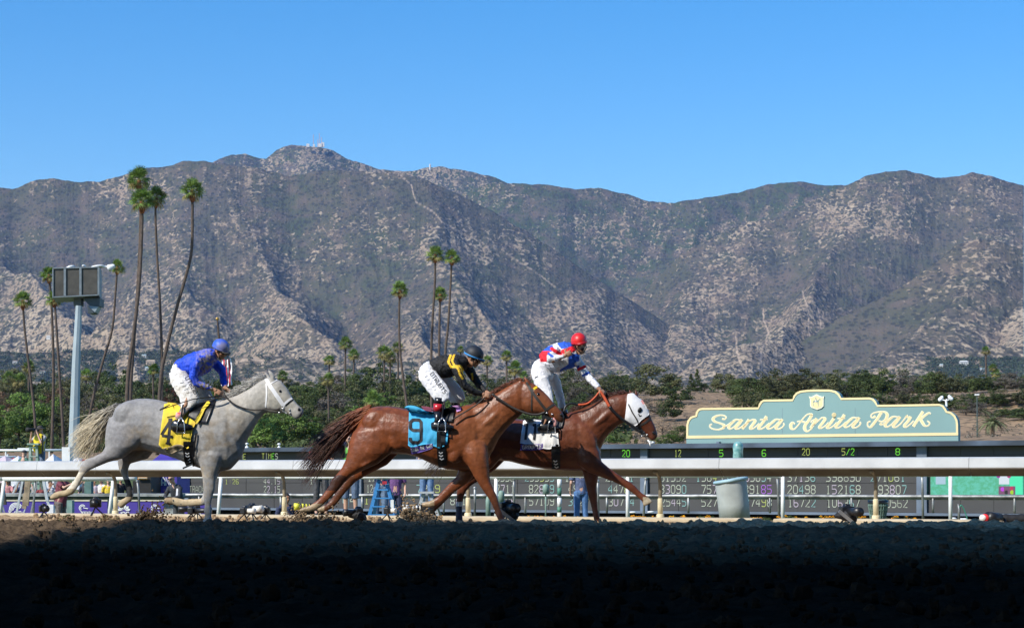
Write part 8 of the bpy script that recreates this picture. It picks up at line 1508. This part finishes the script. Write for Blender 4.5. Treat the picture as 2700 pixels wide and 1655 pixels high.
# remote cameras on the ground
M_CAM = mat('camera_black', (.014, .014, .016), .4, .1, 20); M_PLATE = mat('plate_aluminium', (.45, .48, .52), .35, .1, metal=.6); M_CLOTHB = mat('black_cover', (.016, .016, .018), .75, .2, 6, bump=.8, bscale=9)
def rig(px, D, py, label, cover=False, lens=(.22, .05, None), plate=False, yaw=0.0, cat='camera', s=1.0):
    b = at(px, py, D); t = empty('ground_camera', b, label, cat, 'remote cameras on the ground'); R3 = Matrix.Rotation(yaw, 3, 'Z'); Q = lambda x, y, z: b + R3 @ Vector((x, y, z)) * s
    for a in (0, 2.1, 4.2): g = MB(); g.tube([Q(0, 0, .11), Q(.11 * math.cos(a), .11 * math.sin(a), 0)], .010 * s, 5); g.obj('leg', M_CAM, t)
    g = MB(); g.box(Q(0, 0, .16), (.15 * s, .09 * s, .11 * s), rz=yaw); g.box(Q(0, 0, .225), (.06 * s, .07 * s, .035 * s), rz=yaw); me = fuse(g, .012, 1); place(me, 'camera_body', M_CAM, t)
    g = MB(); L, r_, lm = lens; g.tube([Q(.0, -.04, .16), Q(-.0, -.08 - L * .5, .16), Q(0, -.08 - L, .16)], [r_ * s * .8, r_ * s * .85, r_ * s], 14); g.obj('lens', lm or M_CAM, t, True)
    if cover:                                        # a black cloth thrown over the camera, pinched at the lens
        T_ = Tr(px, py, 1, D, 0); k = s * .68
        O = [(-36, -32, -36, -28, .03), (-30, -40, -28, -24, .05), (-18, -46, -14, -20, .07), (-4, -52, 0, -14, .10), (8, -50, 12, -8, .11), (20, -42, 22, -8, .10), (28, -30, 26, -12, .06), (30, -22, 28, -14, .02)]
        g = MB(); g.loft([(T_(a * k, b * k), T_(c * k, d * k), w * s, T_.N) for a, b, c, d, w in O], 14); me = fuse(g, .014, 2); v = vnp(me); 
        dz = fbm(v[:, 0] * 14, v[:, 2] * 14, 3) * .02 + np.abs(perlin(v[:, 0] * 22 + v[:, 2] * 9, v[:, 2] * 5)) * .02; v[:, 1] -= dz; v[:, 0] += dz * .6; me.vertices.foreach_set('co', v.ravel()); place(me, 'cover', M_CLOTHB, t)
    if plate: g = MB(); g.bar(Q(-.17, -.16, .17), Q(.08, -.17, -.02), .035 * s, .012); g.obj('plate', M_PLATE, t)
    return t
M_LW = mat('lens_white', (.80, .78, .72), .4, .05)
rig(115, 30.5, 1366, 'small black camera on the ground between scaffold and trousers', yaw=.4); 
tc_ = rig(252, 31, 1358, 'black camera on a low tripod in front of the purple wordmark banner', yaw=.15, s=1.25, lens=(.12, .05, None))
rig(645, 29.5, 1373, 'black camera with white lens among yellow flowers right of the foreleg', lens=(.10, .045, M_LW), yaw=1.2); rig(664, 30, 1370, 'black camera with a round white lens next to the grey stake', lens=(.12, .055, M_LW), yaw=.9, s=1.1); rig(700, 30.5, 1371, 'dark camera left of the cream rail sleeve', yaw=-.3)
rig(945, 27.2, 1383, 'black wrapped camera lying in the dirt below the denim shorts', cover=True, yaw=-1.2, s=1.1, lens=(.12, .05, None)); rig(1338, 27.6, 1380, 'black covered camera with a silver plate beside the number nine foreleg', cover=True, plate=True, yaw=.3, s=1.45); rig(2232, 27.0, 1388, 'black covered camera with a silver plate left of the green mesh bin', cover=True, plate=True, yaw=.3, s=1.35)
rig(1022, 30, 1372, 'black camera with white cap under the blue stepladder', yaw=1.3, lens=(.06, .045, M_LW)); rig(505, 30, 1372, 'black camera on the ground behind the grey horse foreleg', yaw=1.4, lens=(.25, .05, None)); rig(520, 30.5, 1368, 'low black camera hidden by the grey foreleg', yaw=-1.3)
def telephoto(px, py, D, L, r_, dirx, bands, label):
    c = at(px, py, D); t = empty('telephoto_lens', c, label, 'lens'); x = Vector((dirx, -.25, 0)).normalized(); pr = [0, .12, .2, .32, .4, .55, .65, 1.0]
    for i in range(len(pr) - 1): g = MB(); g.tube([c + x * L * (pr[i] - .5), c + x * L * (pr[i + 1] - .5 - .008)], [r_ * (.75 + .06 * i), r_ * (.75 + .06 * (i + 1))], 14); g.obj('barrel', bands[i % 2], t, True)
    g = MB(); g.tube([c, Vector((c.x, c.y, max(-.1, c.z - .25)))], .02, 6); g.obj('monopod', M_CAM, t)
    g = MB(); g.box(c - x * (L * .5 + .06), (.14, .12, .13)); g.obj('camera_body', M_CAM, t)
telephoto(1086, 1339, 34, .34, .055, -1, (M_LW, M_CAM), 'white telephoto lens with black rings beneath the chestnut belly'); telephoto(797, 1335, 34, .30, .055, -1, (mat('lens_yellow', (.80, .75, .06), .5), M_CAM), 'yellow and black banded telephoto lens behind the chestnut hind hoof')
tl = empty('telephoto_lens', at(2605, 1368, 26.5), 'long black camera rig with red and white lens front lying at the right edge', 'camera'); 
for x0, x1, r0, r1, m_, nm in ((2590, 2597, .045, .045, M_LW, 'lens_hood'), (2596, 2604, .055, .06, mat('lens_red', (.75, .03, .04), .5), 'lens_band'), (2604, 2636, .085, .08, M_CAM, 'lens')): g = MB(); g.tube([at(x0, 1364, 26.5), at(x1, 1367, 26.6)], [r0, r1], 14); g.obj(nm, m_, tl, True)
g = MB(); [g.ball(at(2634 + i * 6, 1368 + 4 * math.sin(i * 1.7), 26.7), (.09, .09, .06), 8, 6) for i in range(14)]; me = fuse(g, .02, 8); place(me, 'cover', M_CLOTHB, tl)
for px in (2620, 2650, 2680): g = MB(); g.tube([at(px, 1370, 26.6), at(px + 3, 1392, 26.5)], .02, 6); g.obj('leg', M_CAM, tl)
# marigold bed along the tote board, clods thrown up by the hooves
M_MAR = leaf_mat('marigold', (.85, .42, .01), (.75, .28, .01)); M_MLF = leaf_mat('marigold_leaf', (.05, .08, .02), (.08, .11, .03))
sp = []; sq = []
for i in range(420):
    px = random.choice([random.uniform(560, 1320), random.uniform(1380, 1560), random.uniform(1660, 1880), random.uniform(1960, 2420)]); D = random.uniform(40, 44); p = at(px, 1368 - random.uniform(0, 7) * (perlin(px / 22., .5) > -.1), D)
    (sp if perlin(px / 16., 3.3) > -.15 else sq).append((p.x, p.y, p.z, random.uniform(.025, .05))); sq.append((p.x, p.y + .1, p.z - .05, random.uniform(.05, .09)))
undergrowth('flowers', sp, M_MAR, ''); undergrowth('flower_leaves', sq, M_MLF, '')
sb = MB(); a = TB.D(484); sb.quad(TB(484, yt(484, 1352), 1.2), TB(2900, yt(2900, 1352), 1.2), TB(2900, yt(2900, 1372), 1.2), TB(484, yt(484, 1372), 1.2)); sb.obj('skirt', mat('skirt_dark', (.01, .012, .02), .8), tote)
def spray(name, T, cx, cy, n, sx, sy, dirx, lab, parent=None, rmax=.028):
    spt = []
    for i in range(n):
        t_ = random.random() ** 1.6; x = cx + dirx * t_ * sx + random.gauss(0, sx * .12); y = cy - abs(random.gauss(0, sy * (.25 + .75 * t_))) ; p = T(x, y, random.uniform(-.25, .25)); spt.append((p.x, p.y, max(p.z, .0), random.uniform(.004, rmax) * (1 - .5 * t_)))
    o = clods(name, spt, SOIL, 'stuff'); return o
spray('dirt', T9, 1040, 1455, 1300, 230, 85, -1, '', rmax=.034); spray('dirt', T9, 190, 1445, 500, 190, 60, -1, ''); spray('dirt', T4, 660, 1440, 600, 170, 100, 1, '', rmax=.028); spray('dirt', T9, 250, 1430, 120, 90, 60, 1, ''); spray('dirt', T11, 870, 1470, 120, 70, 20, -1, '')
# weedy clumps of torn turf on the sunlit dirt at the left
sp = []
for px, py in ((178, 1366), (186, 1370), (166, 1372), (280, 1368), (300, 1370), (265, 1374)):
    for k in range(10): p = at(px + random.uniform(-9, 9), py + random.uniform(-10, 4), 28.2); sp.append((p.x, p.y, max(p.z, 0), random.uniform(.02, .05)))
undergrowth('grass', sp, LV['olive'], ''); clods('dirt', [(x, y, z, r * .9) for x, y, z, r in sp], SOIL, 'stuff')
# put each gear empty at the base of its own thing
for o in list(COL.objects):
    if o.type == 'EMPTY' and o.parent is None and o.location.length < 1e-6 and o.children:
        pts = [v.co for c in o.children if c.type == 'MESH' for v in c.data.vertices]
        if not pts: continue
        b = Vector((sum(p.x for p in pts) / len(pts), sum(p.y for p in pts) / len(pts), min(p.z for p in pts)))
        o.location = b
        for c in o.children: c.location = c.location - b
# ------------------------------------------------------------ haze
hz = MB(); hz.box((0, 6150, 880.5), (13000, 13200, 1767)); 
o = hz.obj('haze', None); hm = bpy.data.materials.new('haze_air'); hm.use_nodes = True; n = hm.node_tree.nodes; l = hm.node_tree.links
n.remove(n['Principled BSDF']); pv = n.new('ShaderNodeVolumePrincipled'); pv.inputs['Color'].default_value = (.34, .54, 1.0, 1); pv.inputs['Density'].default_value = 3.0e-5; pv.inputs['Anisotropy'].default_value = .1
l.new(pv.outputs[0], n['Material Output'].inputs['Volume']); o.data.materials.append(hm); tag(o, kind='stuff')
